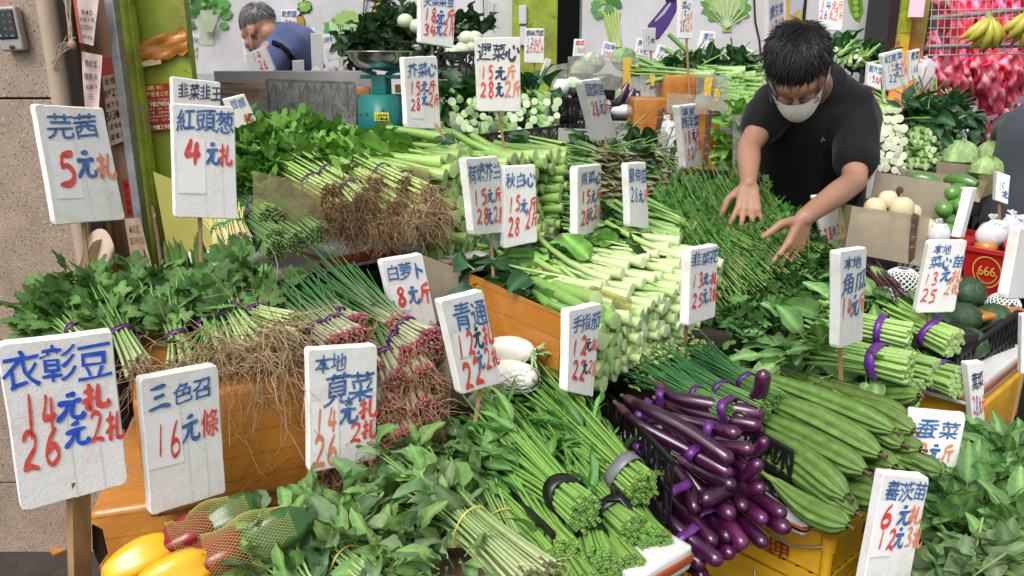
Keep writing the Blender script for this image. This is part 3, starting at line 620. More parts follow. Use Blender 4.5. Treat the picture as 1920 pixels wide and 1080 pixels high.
# ------------------------------------------------------------ plant pieces
def shade(c, k): return tuple(x * k for x in c)
def leafd(L, W, kind='ovate', fold=.25, droop=.3, nl=7, col=(.06, .16, .03), vein=1.7, ripple=.04, pet=0, twist=0, notch=.0, pcol=None, jag=0):
    """leaf along +X, face up; returns mesh data"""
    mb = MB(); x0 = pet; ts = np.linspace(0, 1, nl + 1); W2 = W / 2
    if kind == 'ovate': w = np.sin(math.pi * np.clip(ts, 0, 1) ** .72) ** .75
    elif kind == 'round': w = np.sqrt(np.clip(1 - (2 * ts - 1) ** 2, 0, 1))
    elif kind == 'lance': w = np.sin(math.pi * ts ** .6) ** .9
    elif kind == 'strap': w = np.clip(ts * 6, .5, 1) * np.clip((1 - ts) * 3.5, 0, 1) ** .7
    else: w = np.sin(math.pi * ts ** 1.15) ** .6
    w[0] = max(w[0], .05); w[-1] = .02
    cs = np.array([-1, -.5, 0, .5, 1.]); V = []; C = []; ph = RNG.uniform(0, 6, 3)
    for i, t in enumerate(ts):
        a = droop * t * t; xx = x0 + L * (t - .12 * a * t * t); zz = -L * a * .5
        for c in cs:
            y = c * w[i] * W2 * (1 + (U(-jag, jag) if abs(c) == 1 else 0)); z = abs(y) * fold * 2 * (1 - .3 * t) + ripple * L * math.sin(t * 13 + ph[0] + (2 if c > 0 else 0)) * (abs(c) ** 2)
            ta = twist * t; y2, z2 = y * math.cos(ta) - z * math.sin(ta), y * math.sin(ta) + z * math.cos(ta)
            V.append((xx, y2, zz + z2)); k = vein if c == 0 else (1.0 + .2 * ((i + (1 if abs(c) > .7 else 0)) % 2)); C.append(shade(col, k * (1 + U(-.07, .07))))
    n = 5; Q = [(i * n + j, (i + 1) * n + j, (i + 1) * n + j + 1, i * n + j + 1) for i in range(nl) for j in range(4)]
    mb.add(V, Q, None, np.array(C))
    if pet: mb.tube([(0, 0, 0), (pet * .6, 0, .004), (pet + .1 * L, 0, 0)], [W * .045, W * .035, W * .02], 5, pcol or shade(col, 2))
    return mb.data()
def lobed(size, col, lobes=3, cup=.15, pet=.04, pcol=(.15, .3, .06), ser=.11):
    """coriander or celery style leaf: leaflets with toothed edges on a thin stalk"""
    mb = MB(); mb.tube([(0, 0, 0), (pet * .5, U(-.003, .003), .004), (pet, 0, 0)], size * .028, 4, pcol)
    specs = [(0, 1.0)] + ([(1.05, .82), (-1.05, .82)] if lobes >= 3 else [])
    for ang, s in specs:
        r = size * s * .52; m = 15; bx, by = pet + math.cos(ang) * r * .75, math.sin(ang) * r * .85
        tilt = U(-.3, .3); ca, sa = math.cos(ang), math.sin(ang); V = [(bx - ca * r * .7, by - sa * r * .7, 0), (bx, by, cup * size * .35)]; C = [shade(col, 1.5), shade(col, 1.25)]
        for i in range(m + 1):
            th = -2.55 + 5.1 * i / m; rr = r * (.72 + .22 * math.cos(th * 2.6) + ser * (1 if i % 2 else -1) * .7)
            lx, ly = rr * math.cos(th), rr * math.sin(th); x = bx + lx * ca - ly * sa; y = by + lx * sa + ly * ca
            V.append((x, y, -cup * rr * abs(math.sin(th)) + tilt * ly * .5 + U(-.06, .06) * r)); C.append(shade(col, U(.8, 1.1)))
        mb.add(V, None, [(1, i, i + 1) for i in range(2, m + 2)] + [(0, 2, 1), (0, 1, m + 2)], np.array(C))
    return mb.data()
def feather(size, col, pcol, n=6):
    mb = MB(); mb.tube([(0, 0, 0), (size * .5, 0, .01 * size), (size, 0, 0)], size * .012, 3, pcol)
    for i in range(n):
        x = size * (.35 + .62 * i / n)
        for s in (-1, 1):
            l = size * U(.22, .38) * (1 - .45 * i / n); a = U(.6, 1.1) * s; z = U(-.3, .3) * l
            ex, ey = x + l * math.cos(a), l * math.sin(a); w = l * .22
            mb.add([(x, 0, 0), (x + l * .5 * math.cos(a) - w * math.sin(a), l * .5 * math.sin(a) + w * math.cos(a), z * .4 + .02 * size), (ex, ey, z), (x + l * .5 * math.cos(a) + w * math.sin(a), l * .5 * math.sin(a) - w * math.cos(a), z * .4)], [(0, 3, 2, 1)], None, shade(col, U(.8, 1.25)))
    return mb.data()
def dm(name, d, mat, smooth=True):
    m = MB(); m.add(*d[:3], d[3]); return m.mesh(name, mat, smooth)
def mk(fn, n, name, mat): ds = [fn() for _ in range(n)]; return ds, [dm(name, d, mat) for d in ds]
GR = dict(am=(.125, .215, .09), am2=(.16, .29, .085), cor=(.105, .225, .06), cel=(.13, .30, .045), sp=(.085, .205, .045), dark=(.022, .07, .028), choy=(.05, .15, .04), big=(.115, .225, .075))
L_am = mk(lambda: leafd(1, U(.36, .58), 'ovate', U(.02, .5), U(.2, 1.5), 10, random.choice((GR['am'], GR['am2'], shade(GR['am'], .75), (.17, .24, .12))), 1.6, .055, .18, twist=U(-.9, .9), jag=.06), 12, 'leaf', M_leafm)
L_cor = mk(lambda: lobed(1, shade(GR['cor'], U(.7, 1.35)), 3, U(.05, .3), .5, (.10, .23, .05)), 7, 'leaf', M_leafm)
L_cel = mk(lambda: lobed(1, shade(GR['cel'], U(.75, 1.25)), 3, U(.05, .3), .35, (.28, .42, .1), ser=.1), 7, 'leaf', M_leaf)
L_ws = mk(lambda: leafd(1, U(.14, .28), 'lance', U(.1, .6), U(.2, 1.5), 8, shade(GR['sp'], U(.7, 1.4)), 1.8, .035, .15, twist=U(-1.2, 1.2)), 11, 'leaf', M_leaf)
L_big = mk(lambda: leafd(1, U(.46, .62), 'ovate', U(.02, .35), U(.1, 1.0), 10, shade(GR['big'], U(.8, 1.2)), 2.2, .03, .45, twist=U(-.4, .4), pcol=(.25, .42, .14)), 6, 'leaf', M_leafm)
L_dark = mk(lambda: leafd(1, U(.45, .6), 'ovate', U(.1, .4), U(.2, .9), 7, shade(GR['dark'], U(.7, 1.5)), 2.6, .05, .2, twist=U(-.5, .5), pcol=(.2, .36, .12), jag=.1), 6, 'leaf', M_leaf)
L_must = mk(lambda: leafd(1, U(.5, .7), 'ovate', U(.1, .35), U(.2, .7), 8, shade((.12, .26, .05), U(.8, 1.2)), 2.4, .06, .25, twist=U(-.6, .6), pcol=(.36, .5, .16), jag=.12), 5, 'leaf', M_leaf)
L_kale = mk(lambda: leafd(1, U(.5, .7), 'ovate', U(.2, .5), U(.3, .9), 8, shade((.02, .055, .02), U(.7, 1.5)), 2.6, .10, .1, twist=U(-.8, .8), jag=.2), 6, 'leaf', M_leaf)
L_fea = mk(lambda: feather(1, shade((.05, .155, .03), U(.8, 1.3)), (.15, .33, .06)), 6, 'leaf', M_leafm)
def jrot(d, s):
    d = Vector(d).normalized(); return (d + Vector((G(s), G(s), G(s)))).normalized()
PURP = (.075, .012, .12)
def band(mb, c, d, r, w=.009, col=PURP, tails=0, up=None, lump=.08):
    """ribbon wrapped round a bundle"""
    F = frame(d); n = 26; a0 = U(0, 6)
    for side in (1, 0):
        pass
    V = []
    for k, x in enumerate((-w / 2, -w / 2, 0, w / 2, w / 2)):
        for i in range(n):
            a = i * 2 * math.pi / n; rr = r * (1 + lump * math.sin(a * 3 + a0) * .6 + U(-.006, .006)) + (.0015 if k in (1, 2, 3) else -.001)
            V.append(tuple(Vector(c) + F @ Vector((x + .15 * w * math.sin(a * 2 + a0), rr * math.cos(a), rr * math.sin(a)))))
    Q = [(k * n + i, (k + 1) * n + i, (k + 1) * n + (i + 1) % n, k * n + (i + 1) % n) for k in range(4) for i in range(n)]
    mb.add(V, Q, None, col)
    for _ in range(tails):
        a = U(0.3, 2.4); p = Vector(c) + F @ Vector((0, r * math.cos(a), r * math.sin(a))); q = p + F @ Vector((U(-.02, .02), U(-.02, .02), .012)); e = q + Vector((U(-.015, .02), -.01, -.022))
        mb.tube([p, q, e], [w * .3, w * .5, w * .45], 6, col, fl=.25)
def bunch(name, label, cat, A, B, re, rt, rb, tt, n, sr, c0, c1, leaves=None, nl=0, ls=.06, lobj=False, lr=(.6, 1.05), roots=0, rl=.08, tie=PURP, tw=.012, capc=None, sag=0, group=None, hollow=0, rc=(.42, .30, .17), srt=None, lsp=.5, lmat=None, ns=6, cap=1, bulb=None, tails=0, rr=.0011, rdrop=1.0, ring=True, llift=.25, base=None, rfan=.6, cmid=None):
    A, B = Vector(A), Vector(B); D = B - A; Ln = D.length; F = frame(D)
    t = T(name, label, cat, base or A, group); st = MB(); lm = MB(); rm = MB(); bm_ = MB()
    K = 7; ss = np.linspace(0, 1, K); tips = []; g = 2.399963
    for i in range(n):
        q = math.sqrt((i + .5) / n); a = i * g + U(-.2, .2); x, y = q * math.cos(a), q * math.sin(a); q2 = U(.3, 1.1); a2 = a + U(-.5, .5)
        pts = []; l0 = U(-.02, .02) if not bulb else U(-.01, .01); l1 = U(.75, 1.05)
        for s in ss:
            s2 = l0 + (l1 - l0) * s
            if s2 < tt: k = (max(s2, 0) / tt) ** .8; r = lerp(re, rt, k)
            else: k = ((s2 - tt) / (1 - tt)) ** 1.1; r = lerp(rt, rb, k)
            w = max(0, (s2 - tt) / (1 - tt)); xx = lerp(x, math.cos(a2) * q2, w) * r; yy = lerp(y, math.sin(a2) * q2, w) * r
            p = A + D * s2 + F @ Vector((0, xx, yy)); p.z -= sag * Ln * s2 * s2; pts.append(p)
        e = srt if srt is not None else .55; cc = [lerp(np.array(c0), np.array(c1), min(1, s * 1.6)) * U(.92, 1.08) for s in ss]
        st.tube(pts, [sr * U(.85, 1.15) * lerp(1, e, s) for s in ss], ns, np.array(cc), cap, capc, hollow=hollow)
        tips.append(pts)
        if bulb and q > .2: bm_.tube([pts[0] - (pts[1] - pts[0]).normalized() * bulb * .6, pts[0], pts[0] + (pts[1] - pts[0]).normalized() * bulb * 1.2, pts[0] + (pts[1] - pts[0]).normalized() * bulb * 3], [bulb * .25, bulb * .62, bulb * .5, sr], 7, np.array([(.3, .08, .1), (.22, .02, .06), (.28, .03, .09), (.5, .35, .25)]), 1)
    O('stems', st, M_stem, t, True, 'stuff')
    if bulb: O('bulbs', bm_, M_egg, t, True, 'stuff')
    if leaves:
        for k in range(nl):
            p = random.choice(tips); s = U(*lr); i = min(K - 2, int(min(s, .999) * (K - 1))); f = min(s, 1) * (K - 1) - i
            pos = p[i].lerp(p[i + 1], min(1, f)); d0 = (p[i + 1] - p[i]).normalized(); rad = pos - (A + D * ((pos - A).dot(D) / D.length_squared)); 
            d = (d0 + rad.normalized() * U(0, lsp) * 1.2 + Vector((G(lsp), G(lsp), G(lsp) * .6 + llift * .3))).normalized(); sc = ls * U(.65, 1.15)
            M_ = mat4(pos, d, sc, G(.6))
            if lobj: OM('leaf', random.choice(leaves[1]), M_, t)
            else: lm.inst(random.choice(leaves[0]), M_, U(.8, 1.2))
        if not lobj: O('leaves', lm, lmat or leaves[1][0].materials[0], t, True, 'stuff')
    dn = -D.normalized()
    for k in range(roots):
        p = random.choice(tips)[0] + Vector((G(.002), G(.002), G(.002))); d = (dn + Vector((G(rfan), G(rfan * .7), G(rfan)))).normalized(); L = rl * U(.4, 1.2); pts = [p]; wig = U(.25, .6); sg = 9
        for i in range(sg): d = (d + Vector((G(wig), G(wig * .8), G(wig) - .16 * rdrop))).normalized(); pts.append(pts[-1] + d * (L / sg))
        rm.tube(pts, [rr * U(.7, 1.3) * (1 - .7 * i / sg) for i in range(sg + 1)], 3, shade(rc, U(.55, 1.25)))
    if roots: O('roots', rm, M_root, t, True, 'stuff')
    if tie:
        tm = MB(); band(tm, A + D * tt - Vector((0, 0, sag * Ln * tt * tt)), D, rt * (1.04 if tw < .02 else 1.10) + sr, tw, tie, tails); O('ribbon', tm, M_ribbon, t)
    return t
def stalkd(L=.2, r=.012, c0=(.5, .62, .3), c1=(.2, .38, .08), cap=(.62, .74, .45), n=9, bend=.07, seg=5, flare=1.25, wrap=2, ncol=None):
    mb = MB(); b1, b2 = U(-bend, bend), U(-bend, bend); xs = np.linspace(0, L, seg + 1)
    pts = [(x, b1 * (x / L) ** 2 * L * 4, b2 * (x / L) ** 2 * L * 4) for x in xs]; rr = [r * lerp(flare, .85, min(1, i / 1.6)) * (1 - .25 * i / seg) for i in range(seg + 1)]
    cc = np.array([lerp(np.array(c0), np.array(c1), min(1, (i / seg) * 1.5)) for i in range(seg + 1)])
    mb.tube(pts, rr, n, cc, 1, cap)
    for k in range(wrap):
        a = U(0, 6.28); o = r * .75; dy, dz = math.cos(a) * o, math.sin(a) * o; x0 = U(.06, .3) * L
        mb.tube([(x0, dy * .55, dz * .55), (x0 + .15 * L, dy * .95, dz * .95), (x0 + .5 * L, dy * 1.25, dz * 1.25), (x0 + .85 * L, dy * 1.5, dz * 1.5)], [r * .25, r * .42, r * .38, r * .3], 6, np.array([c0, c0, c1, c1]) * 1.05)
    return mb.data()
def stack(name, label, cat, group, q, Ys, sp, dr, protos, Lj=.1, jit=.25, top=0, full=None, leaves=None, nlv=1, ls=.09, dj=.05, sc=1.0, rowdrop=0, out=.012, lpos=.85, L=.2, maxn=300, leafj=.35):
    """cut stalks packed on the face through four photo points; every stalk is an object"""
    W = [P(q[i][0], q[i][1], Ys[i]) for i in range(4)]; dr = Vector(dr).normalized()
    h = ((W[3] - W[0]).length + (W[2] - W[1]).length) / 2; w = ((W[1] - W[0]).length + (W[2] - W[3]).length) / 2
    nr = max(1, int(h / (sp * .88))); nc = max(1, int(w / sp)); cnt = 0
    for r_ in range(nr + 1):
        for c_ in range(nc + 1):
            u = (c_ + (.5 if r_ % 2 else 0) + G(jit) * .5) / (nc + .5); v = (r_ + G(jit) * .4) / max(1, nr)
            if cnt >= maxn: break
            p = W[0] * (1 - u) * (1 - v) + W[1] * u * (1 - v) + W[2] * u * v + W[3] * (1 - u) * v - dr * U(-out, out)
            s = sc * U(.82, 1.12); M_ = mat4(p, jrot(dr, dj), s, U(0, 6.28)); cnt += 1
            if r_ < top and full:
                t = T(name, label, cat, p, group); M_ = mat4(p, jrot(dr + Vector((0, 0, .05)), dj * 1.3), s, U(0, 6.28)); OM('stem', random.choice(full), M_, t)
                if leaves:
                    for k in range(nlv):
                        lp = M_ @ Vector((L * lpos * U(.75, 1.05), G(.004), G(.004))); OM('leaf', random.choice(leaves[1]), mat4(lp, jrot(dr + Vector((0, 0, -.12)), leafj), ls * U(.7, 1.2), G(.6)), t)
            else: OM(name, random.choice(protos), M_, None, label, cat, group)
    return W
def protos(cnt, name, mat=None, **k): return [dm(name, stalkd(**k), mat or M_stem) for _ in range(cnt)]
LATE = []
# ------------------------------------------------------------ front rows
# coriander
cor = [  # A (root end), B (leaf end), n, label
 ((262, 690, 1.40), (190, 548, 1.62), .030, .02, 'coriander bunch with a purple band, just above the big 14 and 26 sign', 1),
 ((345, 692, 1.42), (318, 560, 1.62), .034, .018, 'coriander bunch with a purple band, second from the left, roots showing', 1),
 ((430, 676, 1.46), (345, 520, 1.70), .040, .02, 'coriander bunch with a low purple band left of the thickest bunch', 1),
 ((478, 660, 1.45), (385, 505, 1.72), .048, .024, 'thickest coriander bunch with a wide purple band and pale stems', 1),
 ((545, 612, 1.52), (400, 560, 1.72), .032, .022, 'coriander bunch lying flat with stems pointing right', 1),
 ((170, 650, 1.5), (90, 560, 1.62), .03, .02, 'coriander bunch at the far left against the granite wall', 0),
 ((200, 640, 1.52), (70, 610, 1.6), .03, .02, 'coriander bunch lowest at the far left above the big sign', 0),
 ((250, 620, 1.62), (150, 520, 1.72), .03, .02, 'coriander bunch reaching up before the left sign stick', 0),
 ((300, 620, 1.66), (265, 500, 1.84), .03, .02, 'coriander bunch behind, between the two tall sign sticks', 0),
 ((440, 600, 1.66), (440, 485, 1.84), .03, .02, 'coriander bunch behind, below the yellow chives', 0),
 ((480, 620, 1.6), (485, 520, 1.76), .03, .02, 'coriander bunch at the right end of the coriander row', 0),
]
for i, (a, bq, re, rt, lb, rts) in enumerate(cor):
    bunch('coriander_bunch', lb, 'coriander', P(*a), P(*bq), re, rt, .06, .42 if rts else .3, 30, .0034, (.42, .50, .24), (.14, .30, .06), L_cor, 60, .045, True, (.5, 1.05), 44 if rts else 0, .13, capc=(.4, .3, .18), group='coriander bunches', lsp=.75, sag=.05, rr=.0012, rc=(.42, .29, .17), rdrop=1.1, tie=PURP, srt=.5)
bunch('coriander_bunch', 'tangle of coriander roots hanging over the taped box', 'coriander', P(520, 660, 1.42), P(440, 600, 1.6), .06, .03, .04, .8, 26, .0034, (.45, .5, .25), (.14, .3, .06), None, roots=150, rl=.22, rdrop=1.3, group='coriander bunches', tie=None, rr=.0013, rfan=.9)
bunch('coriander_bunch', 'coriander bunch whose roots spread above the 16 sign', 'coriander', P(400, 695, 1.38), P(400, 610, 1.55), .09, .03, .04, .8, 26, .0034, (.45, .5, .25), (.14, .3, .06), None, roots=170, rl=.17, rdrop=.9, group='coriander bunches', tie=None, rr=.0012, rfan=1.0)
# leeks behind
t = T('leek_bunch', 'pale green flat leek leaves behind the coriander, under the red four sign', 'leeks', P(400, 520, 1.9)); m = MB()
for k in range(12):
    x = 322 + k * 10 + G(2); d = leafd(.16, U(.022, .034), 'strap', .5, .1, 5, shade((.17, .32, .09), U(.6, 1.3)), 1.3, .0); m.inst(d, mat4(P(x + G(5), 545, 1.9 + U(-.03, .03)), (U(-.15, .15), U(-.1, .1), 1), U(.75, 1.0), U(-1.2, 1.2), (0, 1, 0)))
O('leaves', m, M_leafm, t, True, 'stuff')
# red root onions
on = [((752, 612, 1.62), (585, 505, 2.05), .42 * .5, 'spring onion bunch with long green tops, uppermost under the radish sign'),
 ((812, 642, 1.52), (640, 545, 1.85), .25, 'spring onion bunch with glossy red bulbs touching the plastic panel'),
 ((672, 612, 1.62), (560, 555, 1.85), .25, 'short spring onion bunch with a tan brush of roots in the middle'),
 ((672, 640, 1.52), (545, 545, 1.80), .3, 'spring onion bunch with red bulbs above the 14 and 26 sign'),
 ((640, 652, 1.50), (505, 560, 1.75), .3, 'spring onion bunch leaning on the coriander, purple band near its bulbs'),
 ((775, 668, 1.50), (690, 590, 1.8), .3, 'spring onion bunch second row, dark red bulbs facing out')]
for a, bq, tt, lb in on:
    bunch('spring_onion_bunch', lb, 'spring onions', P(*a), P(*bq), .030, .019, .075, tt, 30, .0036, (.5, .5, .32), (.045, .15, .04), None, roots=60, rl=.055, bulb=.0085, group='red root spring onions', rdrop=.3, rr=.0009, rc=(.45, .28, .15), srt=.4, sag=-.06, rfan=.9)
on2 = [((752, 722, 1.46), 'root end of onions below the middle bunches, right of the sign top'), ((800, 712, 1.46), 'root end of onions beside the tilted sign, red bulbs in a knot'), ((735, 778, 1.42), 'root end of onions right of the 14 and 26 sign, mid height'),
 ((800, 775, 1.42), 'root ball with three crimson bulbs beside the plastic sheet'), ((770, 825, 1.4), 'lowest onion root ball above the amaranth leaves'), ((690, 850, 1.4), 'onion root ball low behind the 14 and 26 sign'), ((640, 890, 1.38), 'dark onion root ball under the sign stick'), ((700, 700, 1.5), 'onion roots just behind the right edge of the 14 and 26 sign')]
for a, lb in on2:
    A = P(*a); bunch('spring_onion_bunch', lb, 'spring onions', A, A + Vector((-.12, .28, .06)), .034, .022, .03, .35, 22, .0045, (.5, .42, .3), (.05, .16, .04), None, roots=95, rl=.075, bulb=.009, group='red root spring onions', rdrop=.6, rr=.0009, rc=(.38, .24, .13), rfan=1.3)
# amaranth, front
am = [((1000, 1095, 1.04), (760, 868, 1.36), .050, .034, .62, 'amaranth bunch tied with a yellow band at the bottom middle, roots at the right', 46, 1),
 ((1010, 1120, 1.12), (880, 840, 1.46), .048, .034, .45, 'amaranth bunch behind, its pale stems running down beside the black crate', 46, 1),
 ((735, 1130, 1.02), (555, 975, 1.24), .035, .03, .5, 'amaranth bunch at the lower left beside the peppers', 46, 1),
 ((800, 1180, 1.02), (640, 960, 1.26), .035, .03, .5, 'amaranth bunch with broad leaves between the two front stem fans', 34, 0),
 ((640, 1180, 1.0), (500, 1040, 1.12), .03, .03, .5, 'amaranth bunch lowest at the left, partly out of view', 30, 0)]
for a, bq, re, rt, tt, lb, n, rs in am:
    bunch('amaranth_bunch', lb, 'amaranth', P(*a), P(*bq), re, rt, .085, tt if tt < .5 else .42, n, .0034, (.45, .52, .26), (.20, .36, .10), L_am, 130, .066, True, (.55, 1.1), 26 * rs, .05, tie=(.62, .52, .12), tw=.0022, capc=(.5, .4, .25), group='amaranth bunches', lsp=.7, rr=.0009, rc=(.5, .38, .22), sag=.02, llift=.6)
# water spinach
ws = [((1205, 915, 1.27), (1000, 735, 1.66), .036, .032, 'water spinach bunch tied with a grey strip, topmost cut end', (.16, .16, .18), .12, .028),
 ((1098, 962, 1.18), (905, 800, 1.55), .034, .030, 'water spinach bunch with a wide black band, left of the crate middle', (.006, .006, .007), .17, .030),
 ((1190, 1000, 1.2), (1020, 850, 1.5), .036, .032, 'water spinach bunch with a black bow, right of centre in the crate', (.006, .006, .007), .2, .026),
 ((1062, 1045, 1.13), (930, 890, 1.45), .034, .032, 'water spinach bunch below the wide black band, cut end facing out', None, .2, .012),
 ((1122, 1060, 1.13), (1075, 900, 1.42), .034, .028, 'water spinach bunch with a horizontal black band in the middle', (.006, .006, .007), .24, .022),
 ((1232, 1022, 1.2), (1100, 880, 1.5), .032, .03, 'water spinach cut end nearest the aubergines', None, .2, .012),
 ((1180, 1072, 1.14), (1060, 920, 1.42), .034, .032, 'water spinach cut end lowest in the crate', None, .2, .012),
 ((1100, 1110, 1.08), (1000, 960, 1.35), .034, .032, 'water spinach bunch at the bottom edge of the picture', None, .2, .012)]
for a, bq, re, rt, lb, tc_, tt, tw in ws:
    bunch('water_spinach_bunch', lb, 'water spinach', P(*a), P(*bq), re, rt, .10, tt, 90, .0036, (.20, .36, .075), (.15, .31, .06), L_ws, 60, .10, True, (.4, 1.0), 0, tie=tc_, tw=tw, capc=(.22, .40, .10), group='water spinach bunches', hollow=.55, lsp=.38, ns=7, tails=3 if 'bow' in lb else 0, sag=.0, llift=.5)
# extra loose leaf heads over the far end of the spinach crate
bunch('water_spinach_bunch', 'leafy tops of a water spinach bunch right under the 12 and 22 sign', 'water spinach', P(1150, 870, 1.5), P(990, 760, 1.72), .03, .03, .09, .3, 50, .003, (.2, .36, .08), (.12, .27, .05), L_ws, 90, .10, True, (.2, 1.0), tie=None, group='water spinach bunches', lsp=.5, llift=.6)
bunch('water_spinach_bunch', 'leafy tops of a water spinach bunch left of the radishes', 'water spinach', P(1000, 860, 1.5), P(890, 790, 1.66), .03, .03, .09, .3, 50, .003, (.2, .36, .08), (.12, .27, .05), L_ws, 90, .10, True, (.2, 1.0), tie=None, group='water spinach bunches', lsp=.5, llift=.6)
# chive flowers
for a, bq, lb in (((1430, 770, 1.5), (1225, 668, 1.80), 'flowering chive bunch in the middle, purple band by the aubergines'), ((1460, 752, 1.55), (1300, 655, 1.84), 'flowering chive bunch at the right, next to the ridged gourds'), ((1370, 775, 1.5), (1195, 688, 1.76), 'flowering chive bunch at the left, its buds over the crate rim'), ((1400, 790, 1.5), (1240, 700, 1.72), 'flowering chive bunch lowest, under the other two')):
    A, Bq = P(*a), P(*bq); t = bunch('flowering_chive_bunch', lb, 'chives', A, Bq, .025, .02, .05, .34, 80, .0018, (.16, .30, .08), (.04, .15, .045), tie=PURP, group='flowering chives', srt=.8, ns=4); m = MB()
    F = frame(Bq - A)
    for k in range(70):
        r = .05 * math.sqrt(U(0, 1)); an = U(0, 6.28); p = Bq + F @ Vector((U(-.05, .02), r * math.cos(an), r * math.sin(an))); d = jrot(Bq - A, .3)
        m.tube([p, p + d * .006, p + d * .013, p + d * .017], [.0008, .0036, .003, .0006], 6, shade((.26, .38, .10), U(.7, 1.3)))
    O('buds', m, M_stem, t, True, 'stuff')
# aubergines
def auberg(pts, Ya, Yb, r=.019, lb=None, calyx=True):
    n = len(pts); w = [P(x, y, lerp(Ya, Yb, i / (n - 1))) for i, (x, y) in enumerate(pts)]
    # resample as smooth curve
    o = []; pe = [w[0] * 2 - w[1]] + w + [w[-1] * 2 - w[-2]]
    for i in range(1, len(pe) - 2):
        for t_ in (0, .25, .5, .75):
            a, b_, c, d = pe[i - 1:i + 3]; o.append((b_ * 2 + (c - a) * t_ + (a * 2 - b_ * 5 + c * 4 - d) * t_ ** 2 + (b_ * 3 - a - c * 3 + d) * t_ ** 3) * .5)
    o.append(w[-1]); d = (o[-1] - o[-2]).normalized(); k = len(o)
    rr = [r * (.55 + .45 * min(1, (i / k) * 2.2)) for i in range(k)]; o += [o[-1] + d * r * .5, o[-1] + d * r * .85, o[-1] + d * r * 1.0]; rr += [r * .82, r * .5, r * .04]
    t = T('aubergine', lb or 'long glossy purple aubergine in the heap over the yellow crate', 'aubergine', w[0], 'purple aubergines'); kk = len(o)
    tip = random.random() ** 1.5; cc = np.array([lerp(np.array((.020, .003, .015)), lerp(np.array((.022, .003, .020)), np.array((.12, .011, .085)), tip), max(0, i / kk * 1.3 - .3)) for i in range(kk)]); cc[:2] = (.08, .03, .04)
    m = MB(); m.tube(o, rr, 18, cc); O('body', m, M_egg, t)
    if calyx:
        dd = (w[1] - w[0]).normalized(); m = MB(); s = r * .62
        m.tube([w[0] - dd * .028, w[0] - dd * .012, w[0] - dd * .002, w[0] + dd * .012], [.0042, .0045, s * 1.05, s * 1.08], 9, np.array([(.16, .13, .07), (.10, .06, .06), (.09, .035, .05), (.07, .02, .05)]), 1, (.3, .26, .14)); O('calyx', m, M_skinveg, t)
    return o
EG = [([(1236, 722), (1262, 744), (1325, 757), (1420, 775)], 1.62, 1.50, 'aubergine along the top of the heap, nearest the chives'),
 ([(1245, 752), (1320, 778), (1415, 797)], 1.60, 1.48, 'second aubergine from the top of the heap'),
 ([(1345, 752), (1400, 757), (1424, 738), (1431, 706)], 1.55, 1.50, 'aubergine whose tip curls upward at the top right of the heap'),
 ([(1178, 748), (1215, 768), (1290, 808), (1362, 858)], 1.58, 1.38, 'long aubergine lying diagonally on top, stalk at the left'),
 ([(1165, 765), (1200, 796), (1285, 842), (1362, 884)], 1.56, 1.38, 'long aubergine just below the diagonal one'),
 ([(1262, 782), (1330, 800), (1376, 812)], 1.52, 1.44, 'short visible aubergine with a purple band across its middle'),
 ([(1300, 822), (1350, 838), (1402, 842)], 1.48, 1.4, 'aubergine pointing right beside the black crate'),
 ([(1280, 862), (1330, 893), (1368, 908)], 1.44, 1.36, 'aubergine under the two long diagonal ones'),
 ([(1205, 838), (1252, 868), (1288, 910), (1302, 950)], 1.5, 1.34, 'aubergine bending down beside the spinach crate'),
 ([(1230, 880), (1262, 940), (1300, 975), (1334, 1012)], 1.44, 1.28, 'large aubergine in front with a lettered band, pointing down'),
 ([(1240, 950), (1262, 982), (1305, 1020), (1342, 1048)], 1.36, 1.24, 'lowest large aubergine hanging over the foam tray'),
 ([(1225, 1000), (1262, 1025), (1310, 1055)], 1.34, 1.26, 'aubergine tucked under the lowest large one'),
 ([(1280, 1060), (1310, 1070), (1320, 1110)], 1.3, 1.24, 'aubergine at the bottom edge under the heap'),
 ([(1400, 912), (1362, 922), (1326, 935)], 1.40, 1.33, 'short aubergine tip pointing left in the middle of the heap'),
 ([(1300, 910), (1345, 945), (1366, 962)], 1.42, 1.32, 'aubergine tip at mid heap beside the lettered one'), ([(1335, 900), (1378, 928), (1392, 948)], 1.42, 1.33, None), ([(1375, 905), (1395, 893), (1420, 872)], 1.42, 1.38, None),
 ([(1360, 905), (1395, 925), (1424, 915)], 1.42, 1.36, None), ([(1370, 900), (1425, 935), (1462, 960)], 1.42, 1.3, 'shiny aubergine tip reaching over the tray at the right'), ([(1360, 915), (1400, 950), (1428, 972)], 1.4, 1.3, None),
 ([(1385, 940), (1440, 972), (1468, 988)], 1.38, 1.28, 'dark aubergine tip lowest at the right over the orange tape'), ([(1365, 950), (1398, 985), (1428, 1015)], 1.38, 1.27, None), ([(1340, 960), (1365, 980), (1390, 1016)], 1.38, 1.27, None),
 ([(1320, 950), (1345, 985), (1362, 1005)], 1.38, 1.3, None), ([(1340, 850), (1380, 865), (1400, 880)], 1.46, 1.4, None), ([(1380, 850), (1420, 845), (1432, 830)], 1.5, 1.45, None), ([(1310, 1000), (1350, 1030), (1366, 1036)], 1.34, 1.28, None),
 ([(1330, 790), (1380, 802), (1420, 806)], 1.56, 1.5, None), ([(1255, 900), (1262, 930), (1268, 962)], 1.5, 1.42, None), ([(1290, 985), (1340, 1015), (1380, 1024)], 1.4, 1.3, None), ([(1330, 880), (1370, 885), (1410, 892)], 1.46, 1.4, None),
 ([(1290, 820), (1330, 850), (1360, 860)], 1.5, 1.42, None), ([(1250, 800), (1300, 850), (1330, 900)], 1.52, 1.42, None), ([(1230, 830), (1280, 880), (1320, 930)], 1.5, 1.40, None), ([(1200, 800), (1230, 850), (1250, 900)], 1.52, 1.45, None)]
